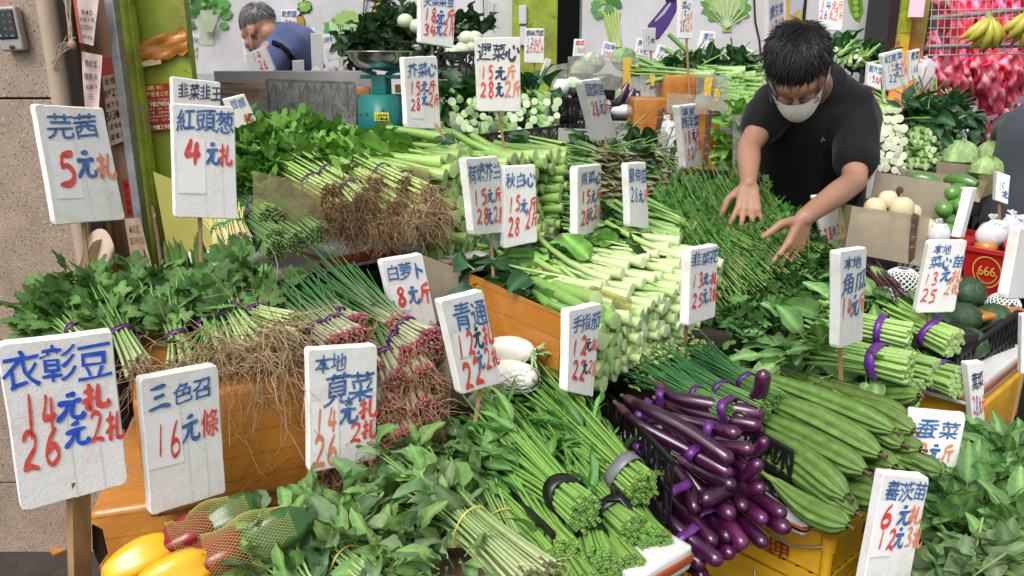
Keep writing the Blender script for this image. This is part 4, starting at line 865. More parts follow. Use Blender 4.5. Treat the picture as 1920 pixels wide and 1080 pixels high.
for i_, (pts, ya, yb, lb) in enumerate(EG):
    if not lb:
        x_, y_ = pts[-1]; lb = 'aubergine %s in the %s %s of the heap, partly under others' % ('with curved tip' if i_ % 2 else 'with straight tip', 'upper' if y_ < 870 else 'middle' if y_ < 960 else 'lower', 'left' if x_ < 1340 else 'centre' if x_ < 1400 else 'right')
    auberg(pts, ya, yb, U(.0142, .0175), lb)
def xband(px, py, Y, px2, py2, r, w=.012):
    """band round aubergines: axis given by a second photo point"""
    m = MB(); c = P(px, py, Y); d = P(px2, py2, Y) - c; band(m, c, d, r, w, (.13, .03, .36), 0, lump=.2); return O('ribbon', m, M_ribbon, None, label='purple plastic band round aubergines near photo point', cat='ribbon')
XB = [((1241, 745, 1.585), (1270, 755), .021, 'short purple band close to the calyx of the top aubergine'), ((1207, 772, 1.545), (1235, 788), .030, 'purple band round the stalk ends of the two long aubergines'), ((1362, 768, 1.50), (1390, 776), .032, 'shiny wrinkled purple band round the top pair of aubergines'),
 ((1328, 812, 1.45), (1355, 828), .030, 'long shiny purple band crossing the diagonal aubergines, upper piece'), ((1304, 850, 1.43), (1330, 868), .030, 'purple band crossing the diagonal aubergines, lower piece with a pink tag'), ((1268, 920, 1.37), (1290, 950), .032, 'purple band with white lettering round the two hanging aubergines'), ((1290, 1010, 1.295), (1312, 1026), .030, 'purple band round the lowest pair of aubergines'), ((1326, 968, 1.36), (1340, 980), .022, 'dark purple band deep in the aubergine heap'), ((1205, 838, 1.5), (1220, 848), .02, 'purple band round an aubergine stalk beside the spinach crate')]
for c, e, r, lb in XB:
    m = MB(); cc = P(*c); band(m, cc, P(e[0], e[1], c[2] - .02) - cc, r * .86, .018, (.10, .016, .16), 0, lump=.3); O('ribbon', m, M_ribbon, None, label=lb, cat='ribbon')
# ridged gourds
def luffa(a, bq, r=.026, lb=None, bend=.0):
    A, Bq = P(*a), P(*bq); D = Bq - A; L = D.length; F = frame(D); k = 15; n = 60; V = []; C = []; a0 = U(0, 6); sg = U(-.015, .015)
    for i in range(k):
        s = i / (k - 1); e = min(1, .30 + 1.15 * s ** .8) if s < .7 else 1; rr = r * e * (1 if s < .8 else math.sqrt(max(0, 1 - ((s - .8) / .21) ** 2)) * .95 + .05) * (1 if s > .06 else .8)
        for j in range(n):
            th = j * 2 * math.pi / n; w = abs(math.cos(th * 5)) ** .8; rad = rr * (1.12 - .27 * w) + (0.0012 if j % 6 == 3 else 0) * min(1, e)
            p = A + D * s + F @ Vector((0, rad * math.cos(th + a0), rad * math.sin(th + a0))); p.z -= sg * math.sin(s * math.pi); V.append(tuple(p))
            ridge = j % 6 == 3; C.append(shade((.115, .20, .042), .66 if ridge else U(.9, 1.1)))
    t = T('ridged_gourd', lb or 'long green ridged gourd in the crate pile', 'gourd', A, 'green ridged gourds'); m = MB()
    m.add(V, [(i * n + j, (i + 1) * n + j, (i + 1) * n + (j + 1) % n, i * n + (j + 1) % n) for i in range(k - 1) for j in range(n)], None, np.array(C)); O('body', m, M_luffa, t)
    d = D.normalized(); m = MB(); m.tube([Bq - d * r * .1, Bq + d * .006, Bq + d * .014], [r * .16, r * .12, r * .2], 7, (.12, .08, .04), 2); m.tube([A + d * .01, A - d * .02, A - d * .045 + Vector((0, 0, .004))], [r * .3, r * .2, r * .17], 7, (.24, .34, .08), 2, (.35, .4, .2)); O('stalk_end', m, M_skinveg, t)
LU = [((1408, 668, 1.86), (1640, 745, 1.72), .020, 'slim ridged gourd at the back of the crate pile'), ((1455, 652, 1.9), (1690, 740, 1.74), .022, 'ridged gourd highest at the back, under the broad leaves'), ((1370, 690, 1.8), (1676, 808, 1.48), .0255, 'long ridged gourd on top of the pile pointing at the 2 yuan sign'),
 ((1470, 695, 1.82), (1700, 778, 1.58), .024, 'ridged gourd on top, right of the longest one'), ((1620, 722, 1.76), (1722, 742, 1.62), .022, 'ridged gourd tip below the banded leafy stalks'), ((1390, 735, 1.66), (1650, 852, 1.38), .0290, 'thick pale ridged gourd in the middle of the pile'),
 ((1385, 765, 1.62), (1622, 884, 1.34), .0275, 'ridged gourd third from the bottom left'), ((1400, 800, 1.56), (1588, 932, 1.29), .0275, 'ridged gourd lying against the black crate end'), ((1425, 850, 1.48), (1606, 962, 1.28), .024, 'lower ridged gourd with dark tip under the pile'),
 ((1555, 885, 1.44), (1652, 942, 1.30), .024, 'ridged gourd tip pointing at the 6 and 12 sign'), ((1450, 900, 1.4), (1590, 985, 1.26), .025, 'lowest ridged gourd resting on the foam tray'), ((1590, 748, 1.66), (1712, 808, 1.50), .023, 'ridged gourd tip right of the long one'),
 ((1630, 810, 1.56), (1726, 842, 1.46), .021, 'stubby ridged gourd tip against the 2 yuan sign'), ((1665, 855, 1.50), (1764, 886, 1.42), .021, 'ridged gourd sticking out farthest right'), ((1590, 795, 1.58), (1692, 834, 1.47), .022, 'ridged gourd second layer near the sign'), ((1560, 800, 1.55), (1678, 876, 1.38), .025, 'ridged gourd second layer over the lowest ones'),
 ((1420, 880, 1.5), (1560, 950, 1.34), .025, None), ((1480, 860, 1.5), (1640, 920, 1.4), .024, None), ((1500, 760, 1.75), (1660, 800, 1.6), .025, None), ((1600, 840, 1.55), (1700, 880, 1.46), .022, None)]
for a, bq, r, lb in LU: luffa(a, bq, r, lb)
# white radishes
def radish(a, bq, r, lb, net=False, leaf=False):
    A, Bq = P(*a), P(*bq); D = Bq - A; t = T('white_radish', lb, 'radish', A, 'white radishes'); m = MB(); k = 25
    ss = .5 - .5 * np.cos(np.linspace(0, math.pi, k)); m.tube([A + D * s + Vector((0, 0, .006 * math.sin(s * 3))) for s in ss], [r * max(.04, math.sin(math.pi * (.005 + .99 * s)) ** .38 * (.72 + .3 * s)) for s in ss], 16, (.74, .71, .63), 3); O('root', m, M_pale, t)
    if leaf:
        m = MB()
        for i in range(16): e = jrot(D, .5); m.tube([Bq - e * .005, Bq + e * .02, Bq + e * U(.03, .055)], [.004, .0032, .0025], 5, shade((.38, .5, .2), U(.7, 1.1)), 2, (.5, .6, .35))
        O('leaf_stubs', m, M_stem, t, True, 'stuff')
    if net:
        m = MB()
        for h in (1, -1):
            for j in range(14):
                a0 = j * 2 * math.pi / 14; F = frame(D); pts = []
                for s in np.linspace(.02, .98, 16): rr = r * max(.1, math.sin(math.pi * (.03 + .94 * s)) ** .38 * (.72 + .3 * s)) + .0025; an = a0 + h * s * 2.6; pts.append(A + D * s + F @ Vector((0, rr * math.cos(an), rr * math.sin(an))))
                m.tube(pts, .0013, 4, (.75, .75, .74))
        O('foam_net', m, M_net, t, True, 'stuff')
radish((905, 655, 1.78), (998, 662, 1.62), .035, 'upper white radish with green leaf stubs by the orange board', leaf=True)
radish((905, 700, 1.74), (1000, 712, 1.56), .039, 'white radish wrapped in a white foam net', net=True)
radish((880, 750, 1.66), (945, 768, 1.56), .026, 'lower white radish half covered by leaves'); radish((880, 735, 1.6), (925, 722, 1.6), .02, 'small white radish tip right of the tilted sign stick'); radish((860, 700, 1.85), (960, 690, 1.75), .03, 'white radish at the back behind the netted one')
# three coloured peppers in nets
def pepper(c, d, L, r, col, lb_name, t, seed=0):
    F = frame(d); m = MB(); k = 12; n = 24; V = []; a0 = U(0, 6)
    for i in range(k + 1):
        s = i / k; e = math.sin(math.pi * min(1, .04 + s * .96)) ** .42 * (1 - .18 * s)
        for j in range(n): th = j * 2 * math.pi / n; rr = r * e * (1 + .13 * math.cos(th * 4 + a0) * (1 - .3 * s)); x = L * (s - .5) - (.10 * r * (1 - math.cos(th * 4 + a0)) if i in (0, k) else 0); V.append(tuple(Vector(c) + F @ Vector((x, rr * math.cos(th), rr * math.sin(th)))))
    m.add(V, [(i * n + j, (i + 1) * n + j, (i + 1) * n + (j + 1) % n, i * n + (j + 1) % n) for i in range(k) for j in range(n)], None, col); return O(lb_name, m, M_pepper, t)
for (ya, rd, gr_, lb, bulk, Yr) in (((262, 1052), (350, 1008), (432, 972), 'net pack of three peppers, yellow, dark red and green, nearer the taped box', .038, (1.12, 1.16, 1.20)), ((322, 1082), (415, 1042), (510, 1000), 'net pack of three peppers, yellow, red and green, at the bottom edge', .040, (1.03, 1.07, 1.10))):
    cs = [P(*ya, Yr[0]), P(*rd, Yr[1]), P(*gr_, Yr[2])]; D = cs[2] - cs[0]; t = T('pepper_pack', lb, 'peppers', cs[0], 'netted pepper packs')
    for c, col, L, nm in zip(cs, ((.80, .42, .01), (.22, .010, .012), (.03, .10, .02)), (.125, .105, .12), ('yellow_pepper', 'red_pepper', 'green_pepper')):
        pepper(c, -D, L, bulk, col, nm, t)
    m = MB(); F = frame(D); A0 = cs[0] + D * .36; Ln = D.length * .86
    for h in (1, -1):
        for j in range(46):
            a0 = j * 2 * math.pi / 46; pts = []
            for s in np.linspace(0, 1, 16): rr = bulk * (1.05 - .12 * math.sin(s * 9) - .25 * max(0, s - .8) * 3) + .0018; an = a0 + h * s * 2.2; pts.append(A0 + D.normalized() * Ln * s + F @ Vector((0, rr * math.cos(an), rr * math.sin(an))))
            m.tube(pts, .00034, 3, (.42, .40, .12))
    O('net', m, M_net, t, True, 'stuff')

for pts, lb in (([(560, 1010, 1.2), (620, 985, 1.22), (520, 1040, 1.14), (600, 1060, 1.1), (680, 1020, 1.15)], 'loose amaranth leaves at the lower left next to the green pepper'), ([(760, 870, 1.36), (830, 880, 1.38), (880, 900, 1.38), (720, 920, 1.3), (800, 930, 1.32)], 'loose amaranth leaves in the centre under the 14 and 26 sign'), ([(760, 1010, 1.16), (720, 1060, 1.1), (830, 1070, 1.06)], 'loose amaranth leaves between the front stem fans')):
    LATE.append((pts, lb))
# ------------------------------------------------------------ middle rows
# thick green stalks (nearest panel)
pk = dict(n=10, seg=4)
S_gai = protos(6, 'stem', L=.26, r=.0145, c0=(.30, .46, .14), c1=(.13, .28, .05), cap=(.50, .66, .32), **pk); S_gais = protos(6, 'cut_stalk', L=.1, r=.0145, c0=(.28, .44, .13), c1=(.12, .26, .05), cap=(.52, .67, .34), n=10, seg=2, wrap=1)
stack('gai_lan_stalk', 'thick green cut stalk in the pile behind the 12 and 22 sign and orange board', 'greens', 'thick green stalks by the orange board', [(1112, 590), (1160, 590), (1160, 705), (1118, 720)], [1.62, 1.72, 1.72, 1.6], .031, (-.85, .5, .02), S_gais, full=S_gai, top=0, out=.015)
for a, bq, lb in (((1154, 602, 1.66), (935, 480, 2.02), 'long curved green stalk along the top of its pile, leaf at the far left'), ((1118, 560, 1.72), (985, 500, 2.0), 'green stalk lying behind the long curved one'), ((1100, 592, 1.62), (1000, 555, 1.8), 'green stalk low behind the 12 and 22 sign'), ((1130, 640, 1.6), (1010, 575, 1.8), 'green stalk under the others by the orange board')):
    A, Bq = P(*a), P(*bq); t = T('gai_lan_stalk', lb, 'greens', A, 'thick green stalks by the orange board'); m = MB(); D = Bq - A
    pts = [A + D * s + Vector((0, 0, -.018 * math.sin(s * math.pi) + .012 * s)) for s in np.linspace(0, 1, 8)]; m.tube(pts, [.019, .0175, .017, .016, .014, .012, .010, .006], 12, np.array([lerp(np.array((.27, .43, .12)), np.array((.16, .32, .06)), i / 7) for i in range(8)]), 1, (.5, .66, .32)); O('stem', m, M_stem, t)
    for k in range(4): OM('leaf', random.choice(L_dark[1]), mat4(A + D * U(.75, 1.0), jrot(D + Vector((0, .1, -.05)), .35), U(.09, .14), G(.6)), t)
for k in range(10): OM('fallen_leaf', random.choice(L_dark[1]), mat4(P(U(885, 1010), U(480, 570), U(1.8, 2.0)), jrot((-.8, .3, -.1), .5), U(.08, .13), G(.6)), None, 'dark bluish leaf at the far end of the thick green stalks', 'leaf', 'loose dark leaves by the orange board')
# white stemmed cabbage shoots
S_ch = protos(8, 'stem', L=.27, r=.0118, c0=(.54, .64, .34), c1=(.25, .42, .10), cap=(.66, .74, .50), **pk); S_chs = protos(8, 'cut_stalk', L=.1, r=.0118, c0=(.46, .58, .27), c1=(.22, .38, .09), cap=(.66, .74, .50), n=10, seg=2, wrap=1)
W = stack('cabbage_shoot', 'pale cut cabbage shoot, white butt end facing out, beneath the leafy top layer', 'greens', 'pale cabbage shoots in the middle pile', [(1186, 596), (1365, 490), (1345, 628), (1178, 690)], [1.74, 2.0, 1.98, 1.72], .0243, (-.86, .5, .0), S_chs, full=S_ch, out=.018, jit=.3)
k = 0
for r_ in range(3):
    for c_ in range(11):
        u = (c_ + .5 * (r_ % 2)) / 10.5; p = W[0].lerp(W[1], u) + Vector((0, 0, .004 + .018 * r_)) + Vector((-.055, .03, 0)) * r_ + Vector((G(.008), G(.008), G(.003)))
        t = T('cabbage_shoot', 'whole pale cabbage shoot lying on the top layer of the middle pile', 'greens', p, 'pale cabbage shoots in the middle pile'); d = jrot((-.86, .5, .03), .07); M_ = mat4(p, d, U(.85, 1.15), U(0, 6.28)); OM('stem', random.choice(S_ch), M_, t)
        for j in range(4): OM('leaf', random.choice(L_must[1] if j % 2 else L_dark[1]), mat4(M_ @ Vector((U(.13, .22), 0, .004)), jrot(d + Vector((0, 0, -.02)), .3), U(.06, .11), G(.7)), t)
# smaller shoots behind the 13 and 25 sign
W = [P(1240, 455, 2.15), P(1340, 420, 2.3)]
for k in range(16):
    p = W[0].lerp(W[1], U(0, 1)) + Vector((G(.01), G(.01), U(-.03, .02))); t = T('small_cabbage_shoot', 'small green shoot at the back of the middle pile', 'greens', p, 'small green shoots behind the middle pile'); d = jrot((-.9, .4, .05), .12); M_ = mat4(p, d, .8, U(0, 6)); OM('stem', random.choice(S_gai), M_, t)
    for j in range(2): OM('leaf', random.choice(L_dark[1]), mat4(M_ @ Vector((.2, 0, 0)), jrot(d, .3), U(.06, .1), G(.7)), t)
# feathery greens in front of the shopkeeper: stems run towards the camera
fe = [((1395, 555, 1.95), (1255, 395, 2.45), 'feathery shoots at the left side of the big green mound'), ((1440, 545, 1.98), (1300, 385, 2.45), 'light green thin stems in the middle of the big mound'), ((1470, 520, 2.02), (1345, 385, 2.45), 'light green thin stems just below the left hand'),
 ((1500, 500, 2.05), (1395, 392, 2.42), 'thin stems between the two hands'), ((1410, 500, 2.05), (1270, 410, 2.4), 'feathery shoots behind the cabbage shoots'), ((1455, 480, 2.1), (1370, 400, 2.45), 'thin stems on the crest of the mound')]
for i, (a, bq, lb) in enumerate(fe):
    bunch('feathery_green_bunch', lb, 'greens', P(*a), P(*bq), .075, .055, .07, .4, 90, .0012, (.30, .46, .13), (.18, .34, .07), L_fea, 620, .036, False, (0, 1.0), tie=None, group='feathery greens in the big mound', ns=4, lsp=1.0, llift=1.2, sag=-.18)
def clump(name, label, cat, pts, n, r, leaves, ls, dr, group=None, spread=.6, tint=(.75, 1.2), stems=0, sc=(.2, .36, .09), lmat=None, sr=.0014, objs=0):
    """mass of small leaves filling ellipsoids centred on photo points"""
    C = [P(*p) for p in pts]; t = T(name, label, cat, sum(C, Vector()) / len(C), group); m = MB(); s_ = MB()
    for k in range(n):
        c = random.choice(C); v = Vector((G(1), G(1), G(1))); v = v.normalized() * (U(0, 1) ** .4); p = c + Vector((v.x * r[0], v.y * r[1], v.z * r[2]))
        d = jrot(Vector(dr) + Vector((v.x, v.y, v.z)) * .7, spread)
        if k < objs: OM('leaf', random.choice(leaves[1]), mat4(c + Vector((v.x * r[0], v.y * r[1], v.z * r[2])) * 1.02, d, ls * U(.7, 1.3), G(.7)), t)
        else: m.inst(random.choice(leaves[0]), mat4(p, d, ls * U(.6, 1.25), G(.7)), U(*tint))
        if k < stems: e = p - d * ls * 2; s_.tube([p, (p + e) / 2 + Vector((0, 0, .004)), e], [sr, sr, sr * 1.2], 4, shade(sc, U(.7, 1.2)))
    if n > objs: O('leaves', m, lmat or leaves[1][0].materials[0], t, True, 'stuff')
    if stems: O('stems', s_, M_stem, t, True, 'stuff')
    return t
clump('coriander_heap', 'dark green coriander hanging down the front face of the big mound', 'coriander', [(1395, 590, 2.0), (1430, 560, 2.0), (1470, 540, 2.02), (1510, 520, 2.05), (1420, 620, 1.98), (1460, 590, 2.0), (1500, 565, 2.04), (1400, 545, 2.04), (1540, 505, 2.1), (1360, 610, 1.96), (1385, 625, 1.92), (1440, 625, 1.9), (1375, 585, 2.0)], 1250, (.055, .05, .07), L_cor, .032, (-.1, -.6, .2), stems=120, tint=(.6, 1.1))
clump('coriander_heap', 'fresh green leaf heap under the left hand at the back of the mound', 'coriander', [(1262, 395, 2.45), (1300, 390, 2.48), (1240, 400, 2.45), (1430, 395, 2.4), (1460, 410, 2.35), (1480, 430, 2.28), (1340, 430, 2.38), (1380, 450, 2.32), (1310, 410, 2.45)], 520, (.06, .06, .03), L_fea, .045, (0, -.4, .6), stems=60)
clump('water_spinach_heap', 'mid green leaves on the mound beneath the hand pointing down', 'greens', [(1480, 455, 2.2), (1510, 480, 2.15), (1440, 440, 2.3), (1450, 490, 2.18), (1420, 520, 2.1)], 380, (.06, .06, .025), L_cor, .035, (-.2, -.6, .5), stems=60)
for pts, lb in LATE: clump('amaranth_heap', lb, 'amaranth', pts, 60, (.05, .04, .02), L_am, .062, (-.2, -.3, .5), spread=.6, objs=60)
m = MB(); m.sphere(P(1440, 560, 2.22), (.2, .22, .15), 14, 10, (.02, .045, .015)); O('heap_shade_core', m, M_leafm, None, label='dark ball coloured as the shade between the leaves of the green mound', cat='greens')  # ball in dark green: paints the shade seen through gaps in the mound
# broad leaf bunches
bl = [((1705, 632, 1.78), (1520, 590, 1.92), 'broad leaf bunch behind the 14 sign, upper left banded stems'), ((1790, 645, 1.82), (1650, 580, 2.02), 'broad leaf bunch farthest right with a purple band, by the bumpy gourds'), ((1705, 690, 1.66), (1500, 645, 1.84), 'broad leaf bunch in front, wide lettered purple band'), ((1800, 718, 1.72), (1680, 680, 1.9), 'broad leaf bunch lowest at the right above the 2 yuan sign'), ((1755, 700, 1.76), (1600, 660, 1.95), 'broad leaf bunch between the front two'), ((1720, 740, 1.70), (1560, 700, 1.86), 'broad leaf bunch under the front one, only cut ends visible')]
for i, (a, bq, lb) in enumerate(bl):
    bunch('broad_leaf_bunch', lb, 'greens', P(*a), P(*bq), .038, .034, .05, .28, 60, .0056, (.33, .50, .16), (.20, .38, .08), L_big, 18, .092, True, (.5, .95), capc=(.42, .58, .24), tw=.016 if i != 2 else .022, group='broad leaf bunches with purple bands', lsp=.35, ns=8, tie=(.12, .02, .26) if i not in (4, 5) else None, llift=.4)
clump('broad_leaf_heap', 'broad smooth green leaves piled left of the 14 sign', 'greens', [(1510, 585, 1.95), (1530, 620, 1.88), (1500, 655, 1.8), (1560, 560, 2.0), (1590, 690, 1.78), (1640, 560, 2.05)], 100, (.07, .06, .035), L_big, .078, (-.8, .0, .15), spread=.35, objs=60)
# celery with hanging roots
A = [P(690, 330, 2.28)]
ce = [((650, 352, 2.2), (520, 270, 2.45)), ((700, 350, 2.2), (560, 262, 2.5)), ((760, 352, 2.18), (600, 268, 2.5)), ((800, 365, 2.15), (640, 280, 2.5)), ((620, 365, 2.18), (490, 290, 2.4)), ((680, 380, 2.12), (600, 300, 2.4)), ((740, 390, 2.12), (640, 310, 2.4))]
lbs = ['celery bunch with light leaves behind the yellow plastic panel', 'celery bunch in the middle, dark root clump on its end', 'celery bunch under the mustard greens, root clump facing out', 'celery bunch at the right end, pale dry root brush', 'celery bunch at the left beside the clear panel', 'celery bunch in the lower row left, matted brown roots', 'celery bunch in the lower row right, matted brown roots']
for i, (a, bq) in enumerate(ce):
    bunch('celery_bunch', lbs[i], 'celery', P(*a), P(*bq), .036, .03, .06, .25, 26, .0045, (.45, .55, .22), (.28, .44, .10), L_cel, 50, .055, False, (.55, 1.1), 150, .085, group='celery bunches with roots', rc=(.26, .17, .085) if i != 3 else (.48, .35, .2), rdrop=1.3, rfan=1.0, rr=.0013, lsp=.7, tw=.007)
clump('celery_heap', 'pile of light green celery leaves behind the 4 yuan sign', 'celery', [(480, 285, 2.4), (520, 260, 2.5), (560, 255, 2.5), (600, 270, 2.5), (640, 290, 2.5), (500, 310, 2.35), (560, 300, 2.38), (460, 250, 2.5), (620, 310, 2.4), (470, 340, 2.32)], 500, (.075, .06, .05), L_cel, .055, (0, -.4, .5), spread=.6)
for a, lb in (((660, 420, 2.12), 'matted brown root curtain left of centre over the red taped edge'), ((720, 425, 2.1), 'matted brown root curtain in the middle over the red taped edge'), ((780, 410, 2.1), 'lighter root curtain hanging at the right end of the celery'), ((690, 370, 2.14), 'knot of dark roots at the top of the celery'), ((630, 395, 2.14), 'root curtain beside the yellow plastic panel'), ((815, 395, 2.12), 'pale dry root brush at the far right of the celery')):
    A = P(*a); bunch('celery_root_clump', lb, 'celery', A, A + Vector((-.1, .2, .05)), .04, .035, .03, .3, 16, .004, (.4, .45, .2), (.25, .35, .1), None, roots=240, rl=.10, group='celery root clumps', rc=(.28, .18, .09) if a[0] < 770 else (.46, .33, .19), rdrop=1.2, rfan=1.2, rr=.0013, tie=None)
# chives and yellow chives
for a, bq, c, lb in (((520, 450, 2.05), (420, 380, 2.3), 0, 'green chive bunch lowest left of the taped row'), ((560, 455, 2.05), (470, 385, 2.3), 0, 'green chive bunch in the middle of the lower row'), ((600, 440, 2.08), (510, 370, 2.35), 0, 'green chive bunch at the right of the row under the clear panel'), ((508, 408, 2.1), (455, 370, 2.35), 0, 'green chive bunch on top with its round cut end facing out'), ((520, 470, 2.03), (450, 420, 2.2), 0, 'green chive bunch at the bottom by the white foam edge'),
                    ((428, 465, 2.03), (405, 400, 2.15), 1, 'yellow chive bunch at the left with a green band'), ((450, 455, 2.02), (432, 395, 2.15), 1, 'yellow chive bunch at the right with a green band')):
    bunch('chive_bunch' if not c else 'yellow_chive_bunch', lb, 'chives', P(*a), P(*bq), .036, .028, .04, .45, 90, .0026 if not c else .002, (.22, .36, .12) if not c else (.75, .70, .38), (.05, .15, .04) if not c else (.62, .62, .2), tie=PURP if not c else (.03, .25, .12), capc=(.30, .42, .18) if not c else (.6, .5, .25), group='green chive bunches' if not c else 'yellow chive bunches', ns=5, tw=.007, roots=0 if not c else 30, rl=.03, rc=(.7, .6, .35), srt=.9)
# mustard greens
S_mu = protos(6, 'stem', L=.24, r=.020, c0=(.34, .50, .15), c1=(.20, .37, .07), cap=(.54, .66, .34), n=12, seg=4, flare=1.1); S_mus = protos(7, 'cut_stalk', L=.1, r=.019, c0=(.25, .41, .10), c1=(.15, .29, .05), cap=(.50, .63, .32), n=11, seg=2, flare=1.1, wrap=1)
stack('mustard_stalk', 'thick mustard green stalk end in the tall pile right of the celery roots', 'greens', 'stacked mustard greens', [(836, 300), (905, 285), (935, 470), (835, 500)], [2.32, 2.45, 2.4, 2.2], .040, (-.9, .42, .02), S_mus, out=.02, jit=.3)
for k, (x, y, Y, s) in enumerate(((862, 283, 2.42, 1.1), (902, 280, 2.5, 1.0), (830, 305, 2.32, 1.1), (850, 320, 2.3, 1.0), (880, 300, 2.42, 1.05), (850, 262, 2.55, 1.0), (835, 330, 2.26, .95))):
    p = P(x, y, Y); t = T('mustard_stalk', ['topmost mustard green stalk, end nearest the 15 and 28 sign', 'mustard green stalk on top reaching farthest right', 'mustard green stalk on top at the left, big folded leaf', 'mustard green stalk second layer at the left', 'mustard green stalk in the centre of the top layer', 'mustard green stalk at the back of the top layer', 'mustard green stalk just above the celery root brush'][k], 'greens', p, 'stacked mustard greens')
    d = jrot((-.9, .38, .10), .08); M_ = mat4(p, d, s, U(0, 6)); OM('stem', random.choice(S_mu), M_, t)
    for j in range(3): OM('leaf', random.choice(L_must[1]), mat4(M_ @ Vector((U(.1, .2), 0, .01)), jrot(d + Vector((0, 0, -.05)), .25), U(.10, .15), G(.6)), t)
# second cut stalk pile
S_c2 = protos(6, 'stem', L=.22, r=.0165, c0=(.34, .49, .15), c1=(.19, .35, .07), cap=(.54, .65, .35), n=11, seg=4, flare=1.1); S_c2s = protos(6, 'cut_stalk', L=.1, r=.0165, c0=(.25, .40, .10), c1=(.15, .29, .05), cap=(.52, .63, .33), n=10, seg=2, flare=1.1, wrap=1)
W = stack('choy_stalk', 'light green cut stalk in the pile behind the pair of overlapping signs', 'greens', 'light green stalks behind the paired signs', [(945, 312), (1100, 296), (1090, 440), (950, 480)], [2.35, 2.6, 2.5, 2.25], .033, (-.9, .42, .0), S_c2s, out=.035, jit=.35)
for k in range(14):
    u = k / 13; p = W[0].lerp(W[1], u) + Vector((G(.01), G(.01), .01 + .012 * (k % 2))); t = T('choy_stalk', 'light green stalk on the top layer behind the paired signs', 'greens', p, 'light green stalks behind the paired signs'); d = jrot((-.9, .4, .04), .1); M_ = mat4(p, d, U(.9, 1.1), U(0, 6)); OM('stem', random.choice(S_c2), M_, t)
    for j in range(2): OM('leaf', random.choice(L_dark[1]), mat4(M_ @ Vector((U(.15, .2), 0, .01)), jrot(d, .3), U(.08, .12), G(.6)), t)
# spinach with pink roots
def spind():
    mb = MB()
    for k in range(7):
        a = U(0, 6.28); r = U(.2, 1) * .010; y, z = r * math.cos(a), r * math.sin(a); mb.tube([(0, y * .4, z * .4), (.03, y * 1.2, z * 1.2), (.10, y * 1.8 + G(.005), z * 1.8 + G(.005))], [.0030, .0030, .0026], 5, np.array([(.22, .28, .11), (.16, .30, .08), (.08, .20, .04)]))
    mb.tube([(-.016, G(.003), G(.003)), (-.004, 0, 0), (.006, 0, 0)], [.0010, .0036, .005], 6, np.array([(.36, .26, .17), (.36, .25, .16), (.26, .28, .12)]), 1)
    return mb.data()
S_sp = [dm('spinach_plant', spind(), M_stem) for _ in range(6)]
W = stack('spinach_plant', 'small spinach plant stacked root end out behind the 28 sign', 'spinach', 'stacked pink rooted spinach', [(1112, 285), (1250, 290), (1250, 415), (1108, 425)], [2.45, 2.65, 2.6, 2.4], .0205, (-.8, .58, .02), S_sp, out=.014, jit=.4, dj=.2)
clump('spinach_heap', 'spinach leaves along the top of the pink rooted stack', 'spinach', [(1120, 278, 2.55), (1160, 275, 2.62), (1200, 280, 2.65), (1235, 288, 2.7)], 60, (.05, .05, .018), L_dark, .07, (-.5, 0, .2), stems=90, objs=60, sc=(.22, .32, .1), sr=.002)
# ------------------------------------------------------------ boxes, crates, panels
def obox(name, label, cat, A, B, depth, h, col=(.8, .8, .8), mat=None, tape=None, group=None, bev=.008, back=None):
    """box whose top front edge runs A to B"""
    A, B = Vector(A), Vector(B); B.z = A.z; d = (B - A).normalized(); pn = Vector((-d.y, d.x, 0)); pn = pn if pn.y > 0 else -pn; L = (B - A).length
    F = Matrix((d, pn, Vector((0, 0, 1)))).transposed(); c = (A + B) / 2 + pn * depth / 2 - Vector((0, 0, h / 2)); t = T(name, label, cat, c - Vector((0, 0, h / 2)), group)
    m = MB(); m.bbox(c, (L, depth, h), bev, F, col, 2, cuts=2, fn=lambda v: v + Vector((G(.0008), G(.0008), G(.0008)))); O('body', m, mat or M_foam, t)
    if tape:
        for z0, z1, tc_ in tape: m = MB(); m.bbox(c + Vector((0, 0, h / 2 - (z0 + z1) / 2)), (L + .005, depth + .005, z1 - z0), .006, F, tc_); O('tape_band', m, M_plast, t)
    return t, c, F
RT = (.42, .085, .02)
tb, c, F = obox('taped_box', 'foam box wrapped in glossy orange tape beneath the coriander roots', 'box', PZ(246, 754, 1.02), PZ(590, 700, 1.02), .42, .245, mat=M_tape, bev=.018)
obox('taped_box', 'lower orange taped box with a torn dark hole at its left side', 'box', PZ(165, 962, .77), PZ(620, 900, .77), .46, .5, mat=M_tape, bev=.014)
m = MB(); q = [P(x, y, 1.13) for x, y in ((172, 985), (190, 995), (200, 1040), (186, 1060), (174, 1030))]; m.slab(q, .004, (.03, .015, .01)); O('torn_hole_shade', m, M_paper, tb, False)  # flat dark slab; the shade inside the hole is put into its colour
m = MB(); m.slab([PZ(x, y, .01) for x, y in ((82, 1018), (105, 992), (122, 988), (124, 1030), (100, 1040))], .01, (.4, .17, .03)); O('tape_scrap', m, M_tape, None, False, label='crumpled scrap of orange tape lying on the dark floor', cat='litter')
t = T('display_table', 'wooden table under the front row of vegetables', 'table', (-.15, 1.4, 0)); m = MB(); m.bbox((-.13, 1.55, .715), (.78, .86, .03), .004, None, (.2, .13, .08)); O('table_top', m, M_wood, t)
for x in (-.48, .22):
    for y in (1.17, 1.9): m = MB(); m.bbox((x, y, .35), (.05, .05, .698), .003, None, (.16, .11, .07)); O('leg', m, M_wood, t)
obox('foam_tray', 'shallow white foam tray with an orange tape band under the spinach crate', 'tray', PZ(1195, 1085, .775), PZ(1300, 1022, .775), .5, .05, tape=[(.014, .036, RT)])
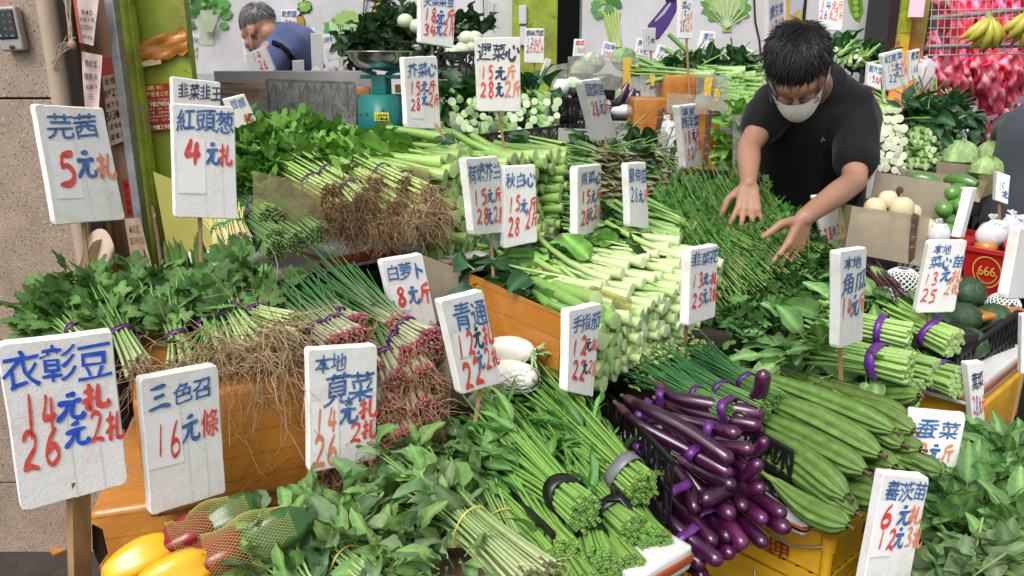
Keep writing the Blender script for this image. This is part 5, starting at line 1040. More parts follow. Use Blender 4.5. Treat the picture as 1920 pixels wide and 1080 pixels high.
# tray and yellow crates on the right
K0 = P(1512, 975, 1.335); zt = K0.z
def lattice(mb, A, B, h, col, cell=.035, th=.004, d=None, diag=True, rim=.011):
    """moulded crate wall from A to B (top edge), hanging down by h"""
    A, B = Vector(A), Vector(B); dn = Vector((0, 0, -1)) if d is None else Vector(d); D = B - A; L = D.length; n = max(2, int(L / cell)); nrm = D.cross(dn).normalized()
    for s in (0.0, .5, 1.0): mb.bar(A + dn * (h * s), B + dn * (h * s), rim if s != .5 else rim * .6, th * (2.2 if s == 0 else 1.4), col, up=nrm)
    for i in range(n + 1): p = A + D * i / n; mb.bar(p, p + dn * h, th * 1.3, th, col, up=nrm)
    if diag:
        for i in range(n):
            for hh in (0, .5):
                a = A + D * i / n + dn * h * (hh if i % 2 else hh + .5); b_ = A + D * (i + 1) / n + dn * h * (hh + .5 if i % 2 else hh); mb.bar(a, b_, th * .8, th * .7, col, up=nrm)
def crate(label, R4, h, col=(.008, .008, .009), walls=(0, 1, 2, 3), cell=.035, name='plastic_crate', solid=0, th=.004, base=True):
    """R4: rim corners in order"""
    C = [Vector(x) for x in R4]; t = T(name, label, 'crate', sum(C, Vector()) / 4 - Vector((0, 0, h)))
    for w in walls:
        m = MB(); a, b_ = C[w], C[(w + 1) % 4]; lattice(m, a, b_, h, col, cell, th)
        if solid: D = (b_ - a); nn = D.cross(Vector((0, 0, -1))).normalized(); m.slab([a - Vector((0, 0, h * .3)) , b_ - Vector((0, 0, h * .3)), b_ - Vector((0, 0, h * .98)), a - Vector((0, 0, h * .98))], .003, col)
        O('side_panel', m, M_black if col[0] < .1 else M_plast, t, False)
    if base: m = MB(); dz = Vector((0, 0, -h + .003)); m.slab([C[0] + dz, C[1] + dz, C[2] + dz, C[3] + dz], .004, col); O('base', m, M_black if col[0] < .1 else M_plast, t, False)
    return t
def rect(px, py, z, w, d, yaw):
    """rim rectangle: near corner at the photo point, width w along yaw, depth d"""
    c = PZ(px, py, z); a = R(yaw); x = Vector((math.cos(a), math.sin(a), 0)); y = Vector((-math.sin(a), math.cos(a), 0)); return [c, c + x * w, c + x * w + y * d, c + y * d]
crate('black lattice crate round the water spinach', [P(1038, 1004, 1.14), P(1262, 868, 1.31), P(1130, 730, 1.74), P(880, 850, 1.52)], .13, walls=(1, 3), cell=.03)
crate('black lattice crate end standing between aubergines and ridged gourds', [P(1486, 850, 1.385), P(1400, 800, 1.52), P(1125, 705, 1.86), P(1190, 770, 1.7)], .12, walls=(0, 2), cell=.022, th=.0045, base=False)
crate('black crate behind the ridged gourds, its rim under the broad leaves', [P(1316, 628, 1.95), P(1665, 722, 1.74), P(1780, 690, 2.0), P(1420, 600, 2.2)], .12, walls=(0, 1), cell=.03)
crate('black crate of bumpy green gourds near the right edge', [P(1772, 655, 1.86), P(1906, 590, 2.0), P(1850, 500, 2.4), P(1700, 520, 2.3)], .12, walls=(0, 1), cell=.022, th=.005)
m = MB(); a, b_ = P(1790, 700, 1.8), P(1908, 590, 1.99)
lattice(m, P(1796, 668, 1.83), P(1912, 585, 1.99), .13, (.01, .01, .011), .02, .006); t = T('crate_end', 'black crate side with slanted slots at the right edge', 'crate', b_); O('side_panel', m, M_black, t, False)
d1 = Vector((-.66, .75, 0)).normalized(); d2 = Vector((-d1.y, d1.x, 0)); d2 = d2 if d2.x > 0 else -d2
def cbox(name, label, cat, K, da, db, la, lb_, h, col, mat, bev=.01, tape=None):
    t = T(name, label, cat, K - Vector((0, 0, h))); F = Matrix((da, db, Vector((0, 0, 1)))).transposed()
    if F.determinant() < 0: F = Matrix((db, da, Vector((0, 0, 1)))).transposed(); sz = (lb_, la, h)
    else: sz = (la, lb_, h)
    c = K + da * la / 2 + db * lb_ / 2 - Vector((0, 0, h / 2)); m = MB(); m.bbox(c, sz, bev, F, col, 3, cuts=1); O('body', m, mat, t)
    if tape: m = MB(); m.bbox(c + Vector((0, 0, tape[2])), (sz[0] + .004, sz[1] + .004, tape[0]), bev, F, tape[1], 3); O('tape_band', m, M_plast, t)
    return t, c, F, sz
cbox('foam_tray', 'white foam tray with orange band resting on the yellow crate', 'tray', K0, d1, d2, .5, .42, .045, (.8, .8, .8), M_foam, .016, (.02, RT, -.002))
YE = (.66, .36, .015)
def ycrate(label, K, da, db, la, lb_, h, txt=None):
    t = T('yellow_crate', label, 'crate', K - Vector((0, 0, h))); Z = Vector((0, 0, 1))
    for a, e, L in ((K, da, la), (K, db, lb_), (K + da * la, db, lb_), (K + db * lb_, da, la)):
        o_ = -(db if e is da else da); m = MB(); e = Vector(e); up = o_
        m.bar(a - Z * .012, a + e * L - Z * .012, .024, .012, YE, up=up); m.bar(a - Z * (.06), a + e * L - Z * (.06), .07, .005, YE, up=up); m.bar(a - Z * (h - .012), a + e * L - Z * (h - .012), .024, .012, YE, up=up)
        m.bar(a - Z * (.105) , a + e * L - Z * (.105), .010, .014, YE, up=up)
        n = int(L / .03)
        for i in range(n + 1): p = a + e * (L * i / n) - Z * .1; m.bar(p, p - Z * (h - .11), .008, .006, YE, up=up)
        O('side_panel', m, M_plast, t, False)
        p = MB(); a2 = a - o_ * .012 - Z * .09; p.slab([a2, a2 + e * L, a2 + e * L - Z * (h - .1), a2 - Z * (h - .1)], .003, shade(YE, .7)); O('inner_wall', p, M_plast, t, False)
    m = MB()
    for zz in (0, -h + .01): m.tube([K + Z * (zz - .0), K + Z * (zz - .03)], .016, 10, YE, 3)
    m.tube([K - Z * .01, K - Z * (h - .01)], .012, 10, YE, 3); O('corner_post', m, M_plast, t)
    if txt:
        n = -db; tl = K + da * .125 - Z * .05 + n * .014; tr = K + da * .072 - Z * .05 + n * .014; ms = {}; put_row(ms, bilin(tl, tr, tr - Z * .05, tl - Z * .05, n), txt, 'r', .0, .05, 1, .95, True, .008); o_ = O('red_writing', ms['r'], vmat('dark_red_paint', .5, .3, 60, .1, 0, rnd=0, hue=0), t, False)
        a = o_.data.color_attributes['Col']; a.data.foreach_set('color', np.tile((.2, .015, .01, 1), len(o_.data.vertices)).astype(np.float32))
    m = MB(); hp = K + da * .12 - Z * .018 - db * .008; m.tube([hp + da * .03, hp + da * .02 - db * .01 - Z * .02, hp - da * .05 - db * .015 - Z * .028, hp - da * .10 - db * .01 - Z * .01, hp - da * .12], .0028, 6, (.35, .33, .3)); O('wire_handle', m, M_metal, t)
    return t
K1 = PZ(1556, 1006, zt - .05); ycrate('yellow plastic crate marked with one dark red character below the ridged gourds', K1, d1, d2, .42, .3, .13, '坤'); ycrate('lower yellow plastic crate under the one marked in dark red', K1 + Vector((.0, .0, -.137)), d1, d2, .42, .3, .4)
def panel(label, q, Ys, mat, cat='panel', name='plastic_divider', th=.003):
    W = [P(x, y, Y) for (x, y), Y in zip(q, Ys)] if hasattr(Ys, '__len__') else [P(x, y, Ys) for x, y in q]; n = (W[1] - W[0]).cross(W[3] - W[0]).normalized(); n = n if n.y > 0 else -n
    m = MB(); m.slab(W, th, (.8, .8, .8), n); return O(name, m, mat, None, False, label=label, cat=cat)
panel('yellowish translucent panel in front of the celery stems', [(474, 320), (600, 348), (603, 428), (474, 415)], [2.14, 2.12, 2.12, 2.14], M_acry)
panel('yellow green plastic board between the green board and celery', [(287, 322), (404, 370), (404, 480), (318, 492)], [2.34, 2.3, 2.3, 2.34], acrylic('yellow_green_plastic', (.8, .8, .3), (.40, .38, .10), .85, 6))
panel('hazy plastic panel leaning before the mustard greens', [(674, 287), (804, 316), (806, 366), (690, 348)], [2.36, 2.24, 2.24, 2.34], M_acry)
panel('grey translucent panel left of the orange board', [(790, 478), (884, 514), (876, 610), (800, 600)], [2.0, 1.92, 1.92, 2.0], M_acrb)
panel('orange taped board holding back the thick green stalks', [(880, 514), (1053, 592), (1045, 712), (874, 620)], [1.90, 1.60, 1.60, 1.88], M_tape, 'board', 'taped_board', .008)
panel('clear stained panel between the green and the pale stalks', [(926, 467), (1184, 562), (1170, 695), (1030, 640)], [2.06, 1.74, 1.72, 1.9], M_acry)
panel('brown stained panel behind the pale cabbage shoots', [(1131, 417), (1250, 442), (1240, 470), (1128, 452)], [2.3, 2.3, 2.3, 2.3], M_acrb)
panel('clear panel edge between pale shoots and the feathery greens', [(1352, 478), (1394, 482), (1382, 602), (1350, 622)], [2.06, 1.98, 1.94, 2.0], M_acry)
panel('short clear panel under the paired signs', [(1013, 440), (1080, 448), (1080, 480), (1014, 492)], [2.2, 2.2, 2.2, 2.2], M_acrb)
panel('plastic sheet with stained folds right of the onions', [(806, 600), (850, 640), (838, 800), (770, 690)], [1.62, 1.52, 1.50, 1.6], M_acrb)
panel('large grey plastic board behind the pink rooted spinach', [(1047, 240), (1252, 247), (1250, 345), (1045, 300)], 2.85, acrylic('grey_board', (.6, .6, .6), (.40, .38, .36), .93, 12), 'board')
panel('stained panel with a rusty rod in front of the yams', [(1598, 386), (1744, 407), (1729, 500), (1583, 472)], [2.2, 2.16, 2.14, 2.18], M_acrb)
panel('side panel left of the yams', [(1575, 380), (1610, 388), (1592, 480), (1560, 470)], [2.24, 2.22, 2.2, 2.24], M_acry)
panel('taller stained panel behind the yams', [(1642, 322), (1783, 344), (1768, 425), (1628, 395)], [2.46, 2.4, 2.38, 2.44], M_acrb)
panel('clear panel behind the cucumbers', [(1682, 314), (1852, 340), (1836, 380), (1700, 350)], [2.7, 2.62, 2.6, 2.7], M_acrb)
panel('grey panel in front of the pale cabbages', [(1756, 302), (1838, 312), (1836, 342), (1756, 330)], 2.75, M_acrb)
panel('pink tinted panel at the foot of the butcher stall', [(1745, 196), (1832, 199), (1830, 234), (1742, 222)], 3.7, acrylic('pale_panel', (.8, .8, .8), (.5, .44, .44), .85, 8), 'board')
panel('curved clear panel beside the pale cabbages', [(1836, 330), (1872, 316), (1868, 360), (1838, 372)], 2.6, M_acry)
for px, py0, py1, Y, lb in ((1712, 408, 500, 2.15, 'thick rusty bar clamping the yam panel'), (1683, 357, 378, 2.38, 'short rusty bar clamping the rear yam panel'), (1326, 212, 318, 2.8, 'rusty upright bar before the taped boxes'), (1258, 280, 372, 2.75, 'rusty upright bar at the edge of the grey board'), (1237, 208, 250, 2.85, 'short rusty bar on the left taped box')):
    m = MB(); m.bar(P(px + 4, py0, Y), P(px - 5, py1, Y), .016 if Y < 2.5 else .02, .006, (.09, .05, .035)); m.tube([P(px + 4, py0, Y - .001), P(px + 4, py0 - 1, Y + .008)], .011, 10, (.09, .05, .035), 3); O('clamp_bar', m, M_rust, None, label=lb, cat='bar')
# rear tier shelf edge boxes
z1 = 1.055
obox('foam_box', 'white foam box edge with orange print below the chives', 'box', PZ(495, 512, z1), PZ(607, 486, z1), .4, .035)
obox('foam_box', 'foam box with red orange tape along its edge under the celery roots', 'box', PZ(608, 484, z1 + .01), PZ(835, 443, z1 + .01), .45, .045, tape=[(.002, .034, RT)])
obox('foam_box', 'foam box with red tape under the light green stalks', 'box', PZ(838, 492, z1), PZ(1150, 430, z1), .5, .05, tape=[(.002, .03, RT)])
for (xa, ya, xb, yb, z, d, h, lb) in ((500, 540, 800, 492, 1.0, .6, .16, 'black crate in the shade below the celery box'), (300, 590, 505, 545, 1.0, .5, .12, 'black crate hidden behind the coriander')):
    t, c, F = obox('shade_crate', lb, 'crate', PZ(xa, ya, z), PZ(xb, yb, z), d, h, (.012, .012, .012), M_black)
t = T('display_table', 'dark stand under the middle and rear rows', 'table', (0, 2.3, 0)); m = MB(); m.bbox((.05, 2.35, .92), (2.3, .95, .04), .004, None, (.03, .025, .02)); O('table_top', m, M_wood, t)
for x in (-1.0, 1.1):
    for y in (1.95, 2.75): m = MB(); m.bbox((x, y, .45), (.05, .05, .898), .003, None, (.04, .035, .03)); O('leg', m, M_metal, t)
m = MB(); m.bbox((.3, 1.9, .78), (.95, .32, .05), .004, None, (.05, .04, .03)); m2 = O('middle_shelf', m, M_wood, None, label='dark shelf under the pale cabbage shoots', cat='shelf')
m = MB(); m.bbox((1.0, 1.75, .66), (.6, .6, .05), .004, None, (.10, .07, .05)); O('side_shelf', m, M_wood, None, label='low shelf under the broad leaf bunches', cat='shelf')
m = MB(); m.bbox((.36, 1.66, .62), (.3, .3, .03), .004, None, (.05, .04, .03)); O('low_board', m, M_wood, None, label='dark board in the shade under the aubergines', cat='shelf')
# right edge: tray, yellow crate, carton, red bin
obox('foam_tray', 'white foam tray with brown tape under the gourd crate', 'tray', PZ(1830, 730, .86), PZ(1930, 650, .86), .4, .05, tape=[(.015, .038, (.35, .12, .05))])
obox('yellow_box', 'yellow plastic box under the gourd tray at the right edge', 'crate', PZ(1842, 765, .80), PZ(1925, 690, .80), .35, .14, YE, M_plast)
obox('grey_carton', 'grey brown carton standing open behind the narrow 28 sign', 'carton', PZ(1842, 775, .66), PZ(1905, 740, .66), .3, .3, (.33, .28, .24), M_paper)
t, c, F = obox('yellow_tray', 'yellow taped tray edge behind the gourds near the right edge', 'tray', PZ(1845, 592, .96), PZ(1925, 578, .96), .06, .02, (.5, .24, .03), M_tape)
t = T('red_bin', 'red plastic bin with a gold 666 emblem', 'bin', P(1850, 565, 2.2)); RD = (.42, .012, .015)
a, b_ = P(1808, 466, 2.22), P(1898, 482, 2.12); a2, b2 = P(1812, 552, 2.22), P(1888, 566, 2.14); m = MB(); n = (b_ - a).cross(a2 - a).normalized(); n = n if n.y < 0 else -n
bk = Vector((.12, .25, 0)); m.slab([a, b_, b2, a2], .004, RD); m.slab([b_, b_ + bk, b2 + bk, b2], .004, RD); m.slab([a, a + bk, a2 + bk, a2], .004, RD); m.slab([a + bk, b_ + bk, b2 + bk, a2 + bk], .004, RD); O('body', m, M_plast, t, False)
m = MB()
for p, q_ in ((a, b_), (a + bk, b_ + bk), (a, a + bk), (b_, b_ + bk)): m.bar(p + Vector((0, 0, .004)), q_ + Vector((0, 0, .004)), .014, .012, RD)
O('rim', m, M_plast, t, False)
m = MB(); m.slab([a2, b2, b2 + bk, a2 + bk], .004, RD); O('floor_panel', m, M_plast, t, False)
fn = bilin(a, b_, b2, a2, n); GO = (.62, .38, .06); m = MB(); N_ = 28
for (ra, rb) in ((.30, .33),):
    vs = []; 
    for i in range(N_): th = i * 2 * math.pi / N_; vs += [(.5 + ra * math.cos(th), .42 + ra * 1.05 * math.sin(th)), (.5 + rb * math.cos(th), .42 + rb * 1.05 * math.sin(th))]
    vs = np.array(vs); m.add(fn(vs[:, 0], vs[:, 1], .003), [(2 * i, 2 * i + 1, (2 * i + 3) % (2 * N_), (2 * i + 2) % (2 * N_)) for i in range(N_)], None, GO)
for i in range(14):
    th = math.pi * (.08 + .84 * i / 13); cx, cy = .5 + .23 * math.cos(th), .42 + .24 * math.sin(th); m.add(fn([cx - .02, cx, cx + .02, cx], [cy, cy - .03, cy, cy + .03], .003), [(0, 3, 2, 1)], None, GO)
ms = {}; put_row(ms, lambda u, v, o_: fn(u, v, .004 + .0 * np.asarray(o_)), '666', 'o', .3, .28, .7, .5, False, fill=.95); g_ = ms['o']; g_.C = [np.tile(GO, (len(c_), 1)) for c_ in g_.C]; O('number', g_, M_ink, t, False); O('emblem', m, M_ink, t, False)
m = MB(); m.sphere((a + b_) / 2 + bk * .5 + Vector((0.01, 0, -.012)), (.034, .034, .026), 12, 8, (.5, .2, .03)); O('orange_fruit', m, M_pepper, None, label='orange fruit inside the red bin', cat='fruit')
obox('red_bin', 'second red bin behind the one with the gold emblem', 'bin', PZ(1800, 455, 1.08), PZ(1890, 448, 1.08), .2, .1, RD, M_plast)
m = MB(); a, b_ = P(1893, 470, 2.1), P(1930, 475, 2.1); lattice(m, a, b_, .15, (.55, .12, .02), .012, .003, diag=False); lattice(m, a - Vector((0, 0, .07)), b_ - Vector((0, 0, .07)), .08, (.55, .12, .02), .012, .003, diag=False); O('orange_basket', m, M_plast, None, False, label='orange slotted basket at the right edge beside the red bin', cat='basket')
# bumpy gourds, nets
def bumpy(c, r, lb, col=(.03, .075, .03), net=False, sq=.9, name='bumpy_gourd', cat='gourd', group='bumpy green gourds'):
    t = T(name, lb, cat, P(*c), group); m = MB(); a = U(0, 6)
    m.sphere(P(*c), (r, r, r * sq), 28, 20, col, Matrix.Rotation(U(-.5, .5), 3, 'X'), lambda T_, Ph: 1 + .05 * np.cos(Ph * 9) * np.sin(T_) + .035 * np.sin(T_ * 16 + a) * np.sin(Ph * 18) + RNG.normal(0, .008, T_.shape)); O('body', m, M_gourd, t)
    if net:
        m = MB()
        for h in (1, -1):
            for j in range(18):
                a0 = j * 2 * math.pi / 18; m.tube([P(*c) + Vector((r * 1.06 * math.sin(s) * math.cos(a0 + h * s), r * 1.06 * math.sin(s) * math.sin(a0 + h * s), r * sq * 1.05 * math.cos(s))) for s in np.linspace(.35, 2.8, 16)], .0020, 4, (.72, .74, .74))
        O('foam_net', m, M_net, t, True, 'stuff')
M_gourd = vmat('gourd_skin', .4, .45, 140, .4, .8, .004, rnd=.15, hue=.01, spots=(60, .6, (.09, .17, .07)))
for c, r, lb, nt_ in (((1816, 548, 2.1), .046, 'bumpy gourd highest, right of the chipped sign', 0), ((1803, 598, 2.0), .050, 'bumpy gourd in the middle of the gourd crate', 0), ((1862, 600, 2.02), .050, 'bumpy gourd with a stalk in the right corner of the crate', 0), ((1812, 645, 1.92), .050, 'bumpy gourd lowest, above the black slots', 0), ((1762, 610, 2.0), .042, 'bumpy gourd half behind the banded leaf bunch', 0), ((1722, 500, 2.2), .05, 'bumpy gourd in a white net behind the chipped sign', 1), ((1690, 530, 2.1), .046, 'netted gourd left of the chipped sign', 1), ((1655, 560, 2.05), .042, 'netted gourd lowest left among the broad leaves', 1), ((1880, 575, 2.1), .042, 'bumpy gourd in a white net at the right rim', 1), ((1770, 560, 2.12), .045, 'bumpy gourd at the back of the crate', 0)):
    bumpy(c, r, lb, net=nt_)
# yams
for i, (c, r) in enumerate((((1664, 376, 2.33), .030), ((1690, 392, 2.3), .036), ((1640, 392, 2.3), .034), ((1712, 400, 2.32), .028), ((1738, 432, 2.26), .036), ((1650, 420, 2.28), .036), ((1690, 430, 2.28), .036), ((1620, 420, 2.28), .034), ((1640, 450, 2.26), .036), ((1690, 460, 2.26), .036))):
    m = MB(); m.sphere(P(*c), (r, r * .9, r * .95), 16, 12, (.62, .52, .33), None, lambda T_, Ph: 1 + .06 * np.cos(Ph * 2 + i) + .05 * np.sin(T_ * 3)); O('yam_bean', m, M_pale, None, label=['round pale yam bean highest, above the stained panel', 'pale yam bean right of the highest one', 'pale yam bean left of the highest one', 'small yam bean at the right of the row'][i] if i < 4 else 'pale yam bean behind the stained panel', cat='root vegetable', group='pale yam beans')
# cucumbers and guavas right of them
for i, (a, bq, r) in enumerate((((1700, 334, 2.5), (1760, 345, 2.45), .022), ((1772, 338, 2.5), (1832, 348, 2.42), .024), ((1780, 355, 2.45), (1815, 362, 2.4), .02), ((1768, 350, 2.5), (1830, 362, 2.45), .02))):
    A, B_ = P(*a), P(*bq); m = MB(); ss = np.linspace(0, 1, 9); m.tube([A.lerp(B_, s) + Vector((0, 0, .006 * math.sin(s * 3))) for s in ss], [r * math.sin(math.pi * (.06 + .88 * s)) ** .4 for s in ss], 14, (.07, .19, .035), 3); O('cucumber', m, M_pepper, None, label=['cucumber seen through the stained panel', 'glossy cucumber on top at the right', 'short cucumber end under the glossy one', 'cucumber behind the glossy one'][i], cat='cucumber', group='cucumbers')
for i, (x, y) in enumerate(((1785, 362), (1805, 368), (1788, 388), (1795, 408), (1778, 412), (1775, 430), (1800, 385), (1770, 392))):
    m = MB(); m.sphere(P(x, y, 2.4 - i * .008), (.026, .025, .024), 14, 10, (.10, .26, .05)); O('green_fruit', m, M_pepper, None, label='round green fruit in the box right of the yams', cat='fruit', group='round green fruit beside the yams')
obox('fruit_box', 'grey plastic box holding the round green fruit', 'box', PZ(1640, 470, 1.02), PZ(1800, 440, 1.02), .35, .25, (.12, .1, .09), M_plast)
# purple red stems between mound and gourds
bunch('red_stem_bunch', 'dark red purple stems right of the 14 sign', 'greens', P(1665, 560, 2.0), P(1620, 500, 2.25), .05, .04, .05, .5, 50, .003, (.10, .02, .05), (.12, .05, .06), tie=None, ns=5)
# bottom right leafy piles
def leafheap(label, pts, n, ls, r, dr=(-.3, -.2, .5), L=L_am, nm='leafy_green_heap', st=40): return clump(nm, label, 'greens', pts, n, r, L, ls, dr, spread=.6, objs=n, stems=st, sr=.0022, sc=(.26, .42, .14))
leafheap('leafy greens at the right edge under the carton', [(1850, 880, 1.55), (1880, 850, 1.6), (1900, 900, 1.5), (1840, 920, 1.5), (1900, 860, 1.6)], 130, .06, (.05, .05, .03), L=L_big)
leafheap('broad sweet potato leaves right of the 6 and 12 sign', [(1770, 985, 1.42), (1800, 1000, 1.38), (1770, 970, 1.44), (1820, 960, 1.42), (1850, 1000, 1.36), (1900, 1000, 1.34)], 110, .075, (.05, .05, .03), L=L_big)
leafheap('grey green pointed leaves in the bottom right corner', [(1750, 1085, 1.26), (1800, 1060, 1.24), (1850, 1070, 1.22), (1890, 1060, 1.22), (1790, 1110, 1.2), (1850, 1120, 1.16), (1910, 1090, 1.18)], 150, .07, (.05, .05, .03), dr=(-.3, .1, .8))
panel('brown stained board between the two leafy heaps at the right', [(1790, 935), (1925, 985), (1925, 1020), (1800, 980)], [1.42, 1.36, 1.34, 1.4], M_acrb)
m = MB(); m.bbox((1.15, 1.5, .52), (.66, .9, .06), .005, None, (.1, .08, .06)); O('side_board', m, M_wood, None, label='low board under the leafy heaps at the right', cat='shelf')
m = MB(); m.sphere(P(1850, 1010, 1.55), (.2, .16, .06), 14, 10, (.02, .04, .015)); O('heap_shade_core', m, M_leafm, None, label='dark ball coloured as shade inside the leafy heap beside the 6 and 12 sign', cat='greens')  # dark filler ball, shade between the leaves put into its colour
m = MB(); m.sphere(P(1840, 1150, 1.3), (.2, .16, .09), 14, 10, (.02, .04, .015)); O('heap_shade_core', m, M_leafm, None, label='dark ball coloured as shade inside the corner leaf heap', cat='greens')  # same dark ball for the corner heap, shade painted as colour
m = MB(); m.bar(P(1920, 690, 1.9), P(1893, 810, 1.85), .006, .006, (.25, .15, .08)); O('stick', m, M_wood, None, label='thin bare stick leaning at the right edge', cat='stick')
# plastic bags
def bag(label, top, c, rx, rz, Y, col=(.8, .82, .88)):
    t = T('plastic_bag', label, 'bag', P(c[0], c[1], Y)); m = MB(); a = U(0, 6)
    m.sphere(P(c[0], c[1], Y), (rx, rx * .7, rz), 20, 14, col, None, lambda T_, Ph: 1 + .08 * np.sin(Ph * 5 + a) * np.sin(T_) + .04 * np.sin(Ph * 11 + T_ * 3)); O('body', m, M_bag, t)
    m = MB(); p = P(top[0], top[1], Y)
    for k in range(7): m.tube([P(c[0], c[1], Y) + Vector((G(rx * .3), G(rx * .2), rz * .8)), p, p + Vector((G(rx * .15), G(.005), U(.01, .02)))], [rx * .3, .004, .007], 8, col, fl=.4)
    O('knot', m, M_bag, t)
bag('white carrier bag hanging in front of the taped boxes', (1253, 225), (1252, 290), .062, .12, 2.9); bag('knotted clear bag above the red bin', (1862, 412), (1858, 440), .045, .04, 2.3); bag('white bag at the right behind the small 15 sign', (1900, 405), (1897, 432), .04, .05, 2.4); bag('crumpled grey bag beside the yams', (1760, 420), (1762, 440), .03, .03, 2.15, (.35, .35, .36)); bag('loose white bag by the rear aubergines', (1180, 195), (1172, 208), .06, .03, 3.3)
# ------------------------------------------------------------ people
def cap_(mb, a, b, ra, rb, n=16):
    a, b = Vector(a), Vector(b); mb.tube([a, b], [ra, rb], n, cap=3); mb.sphere(a, ra, n, 10); mb.sphere(b, rb, n, 10)
def chain(mb, pts, rr):
    for i in range(len(pts) - 1): cap_(mb, pts[i], pts[i + 1], rr[i], rr[i + 1])
def remesh(mb, vox, smooth=4, name='body', disp=None):
    me = mb.mesh(name, None); o = bpy.data.objects.new('tmp', me); COL.objects.link(o)
    r = o.modifiers.new('r', 'REMESH'); r.mode = 'VOXEL'; r.voxel_size = vox
    if smooth: s_ = o.modifiers.new('s', 'SMOOTH'); s_.iterations = smooth; s_.factor = .5
    dg = bpy.context.evaluated_depsgraph_get(); e = bpy.data.meshes.new_from_object(o.evaluated_get(dg)); bpy.data.objects.remove(o); bpy.data.meshes.remove(me)
    n = len(e.vertices); v = np.zeros(n * 3); e.vertices.foreach_get('co', v); v = v.reshape(-1, 3)
    nr = np.zeros(n * 3); e.vertices.foreach_get('normal', nr); nr = nr.reshape(-1, 3); q = []; t = []
    for p in e.polygons:
        (q if len(p.vertices) == 4 else t).append(list(p.vertices))
    bpy.data.meshes.remove(e); return v, nr, np.array(q, int).reshape(-1, 4), np.array(t, int).reshape(-1, 3)
SK = (.33, .175, .11)
def hand(mb, w, d, pn, curl, side, s=1.0, spread=.12, thumb_out=.9):
    """w wrist, d direction of the fingers, pn palm normal, side +1 puts the thumb on d x pn"""
    w = Vector(w); d = Vector(d).normalized(); pn = Vector(pn); pn = (pn - d * pn.dot(d)).normalized(); sx = d.cross(pn) * side
    for k, o in enumerate((-.030, -.012, .008, .026)): cap_(mb, w + sx * o * .55 * s + d * .01, w + d * .085 * s + sx * o * s, .0155 * s, .0125 * s, 10)
    for k, (o, L, r) in enumerate(((.031, .072, .0098), (.010, .080, .0102), (-.012, .075, .0098), (-.033, .058, .0086))):
        p = w + d * .088 * s + sx * o * s; dd = (d + sx * (o / .03) * spread).normalized(); c = curl[k] if hasattr(curl, '__len__') else curl; ang = 0; rr = r * s
        for j, f in enumerate((.42, .32, .26)):
            ang += c * (.55, .8, .6)[j]; e = p + (dd * math.cos(ang) + pn * math.sin(ang)) * L * f * 1.05 * s; cap_(mb, p, e, rr, rr * .9, 10); p = e; rr *= .9
    p = w + sx * .026 * s + d * .02 * s + pn * .008; dd = (d * .62 + sx * thumb_out + pn * .3).normalized(); e = p + dd * .042 * s; cap_(mb, p, e, .0145 * s, .0125 * s, 10); dd = (d * .95 + sx * thumb_out * .45 + pn * .35).normalized(); f = e + dd * .032 * s; cap_(mb, e, f, .0122 * s, .0108 * s, 10); cap_(mb, f, f + (dd + pn * .2).normalized() * .024 * s, .0108 * s, .009 * s, 10)
def headparts(mb, c, Rt, s=1.0, face=True):
    """face looks to local -Y"""
    def L(x, y, z): return Vector(c) + Rt @ (Vector((x, y, z)) * s)
    def E(p, r, rot=None): mb.sphere(L(*p), tuple(x * s for x in r), 20, 14, rot=Rt)
    E((0, .018, .035), (.076, .095, .088)); E((0, -.02, -.03), (.062, .068, .075)); E((0, -.045, -.075), (.036, .035, .032)); E((0, -.06, .03), (.056, .034, .036))
    cap_(mb, L(0, -.088, .012), L(0, -.106, -.022), .008 * s, .013 * s); E((0.01, -.1, -.026), (.008, .009, .007)); E((-.01, -.1, -.026), (.008, .009, .007)); E((0, -.083, -.052), (.026, .012, .010)); E((.033, -.078, -.012), (.02, .018, .02)); E((-.033, -.078, -.012), (.02, .018, .02))
    for sx in (-1, 1): E((sx * .077, .012, -.008), (.008, .019, .031)); E((sx * .074, -.004, -.008), (.006, .010, .018))
    return L
def skincol(v, base=SK):
    n = len(v); k = 1 + .10 * np.sin(v[:, 0] * 40) * np.sin(v[:, 2] * 33) ; return np.tile(base, (n, 1)) * k[:, None]
# ---- shopkeeper
hc = P(1496, 138, 2.36); Rh = Matrix.Rotation(R(-24), 3, 'Z') @ Matrix.Rotation(R(-5), 3, 'Y') @ Matrix.Rotation(R(55), 3, 'X')
shL, shR = P(1447, 205, 2.56), P(1606, 215, 2.62); base = P(1500, 430, 2.9); base.z = 0
man = T('person', 'shopkeeper in a black t-shirt and white face mask bending over the green mound', 'person', base)
b_ = MB(); L = headparts(b_, hc, Rh, 1.02); nb = P(1530, 172, 2.62); cap_(b_, hc + Rh @ Vector((0, .05, -.05)), nb, .056, .064)
elL, wrL = P(1404, 275, 2.44), P(1403, 345, 2.24); elR, wrR = P(1602, 340, 2.36), P(1508, 408, 2.06)
hip = P(1512, 430, 2.92)
chain(b_, [shL, elL.lerp(shL, .5), elL, elL.lerp(wrL, .35), wrL], [.050, .043, .035, .036, .024]); chain(b_, [shR, elR.lerp(shR, .5), elR, elR.lerp(wrR, .35), wrR], [.052, .045, .037, .037, .025])
chain(b_, [nb, nb.lerp(hip, .3), hip], [.08, .12, .11]); chain(b_, [shL, nb, shR], [.06, .08, .06])
hand(b_, wrL, (-.10, -.45, -.62), (.1, .75, -.6), (.3, .36, .42, .5), -1, .95, .35, .7)
hand(b_, wrR, (-.30, -.22, -.78), (-.5, .8, 0), (.14, .2, .28, .36), -1, 1.0, .32, .95)
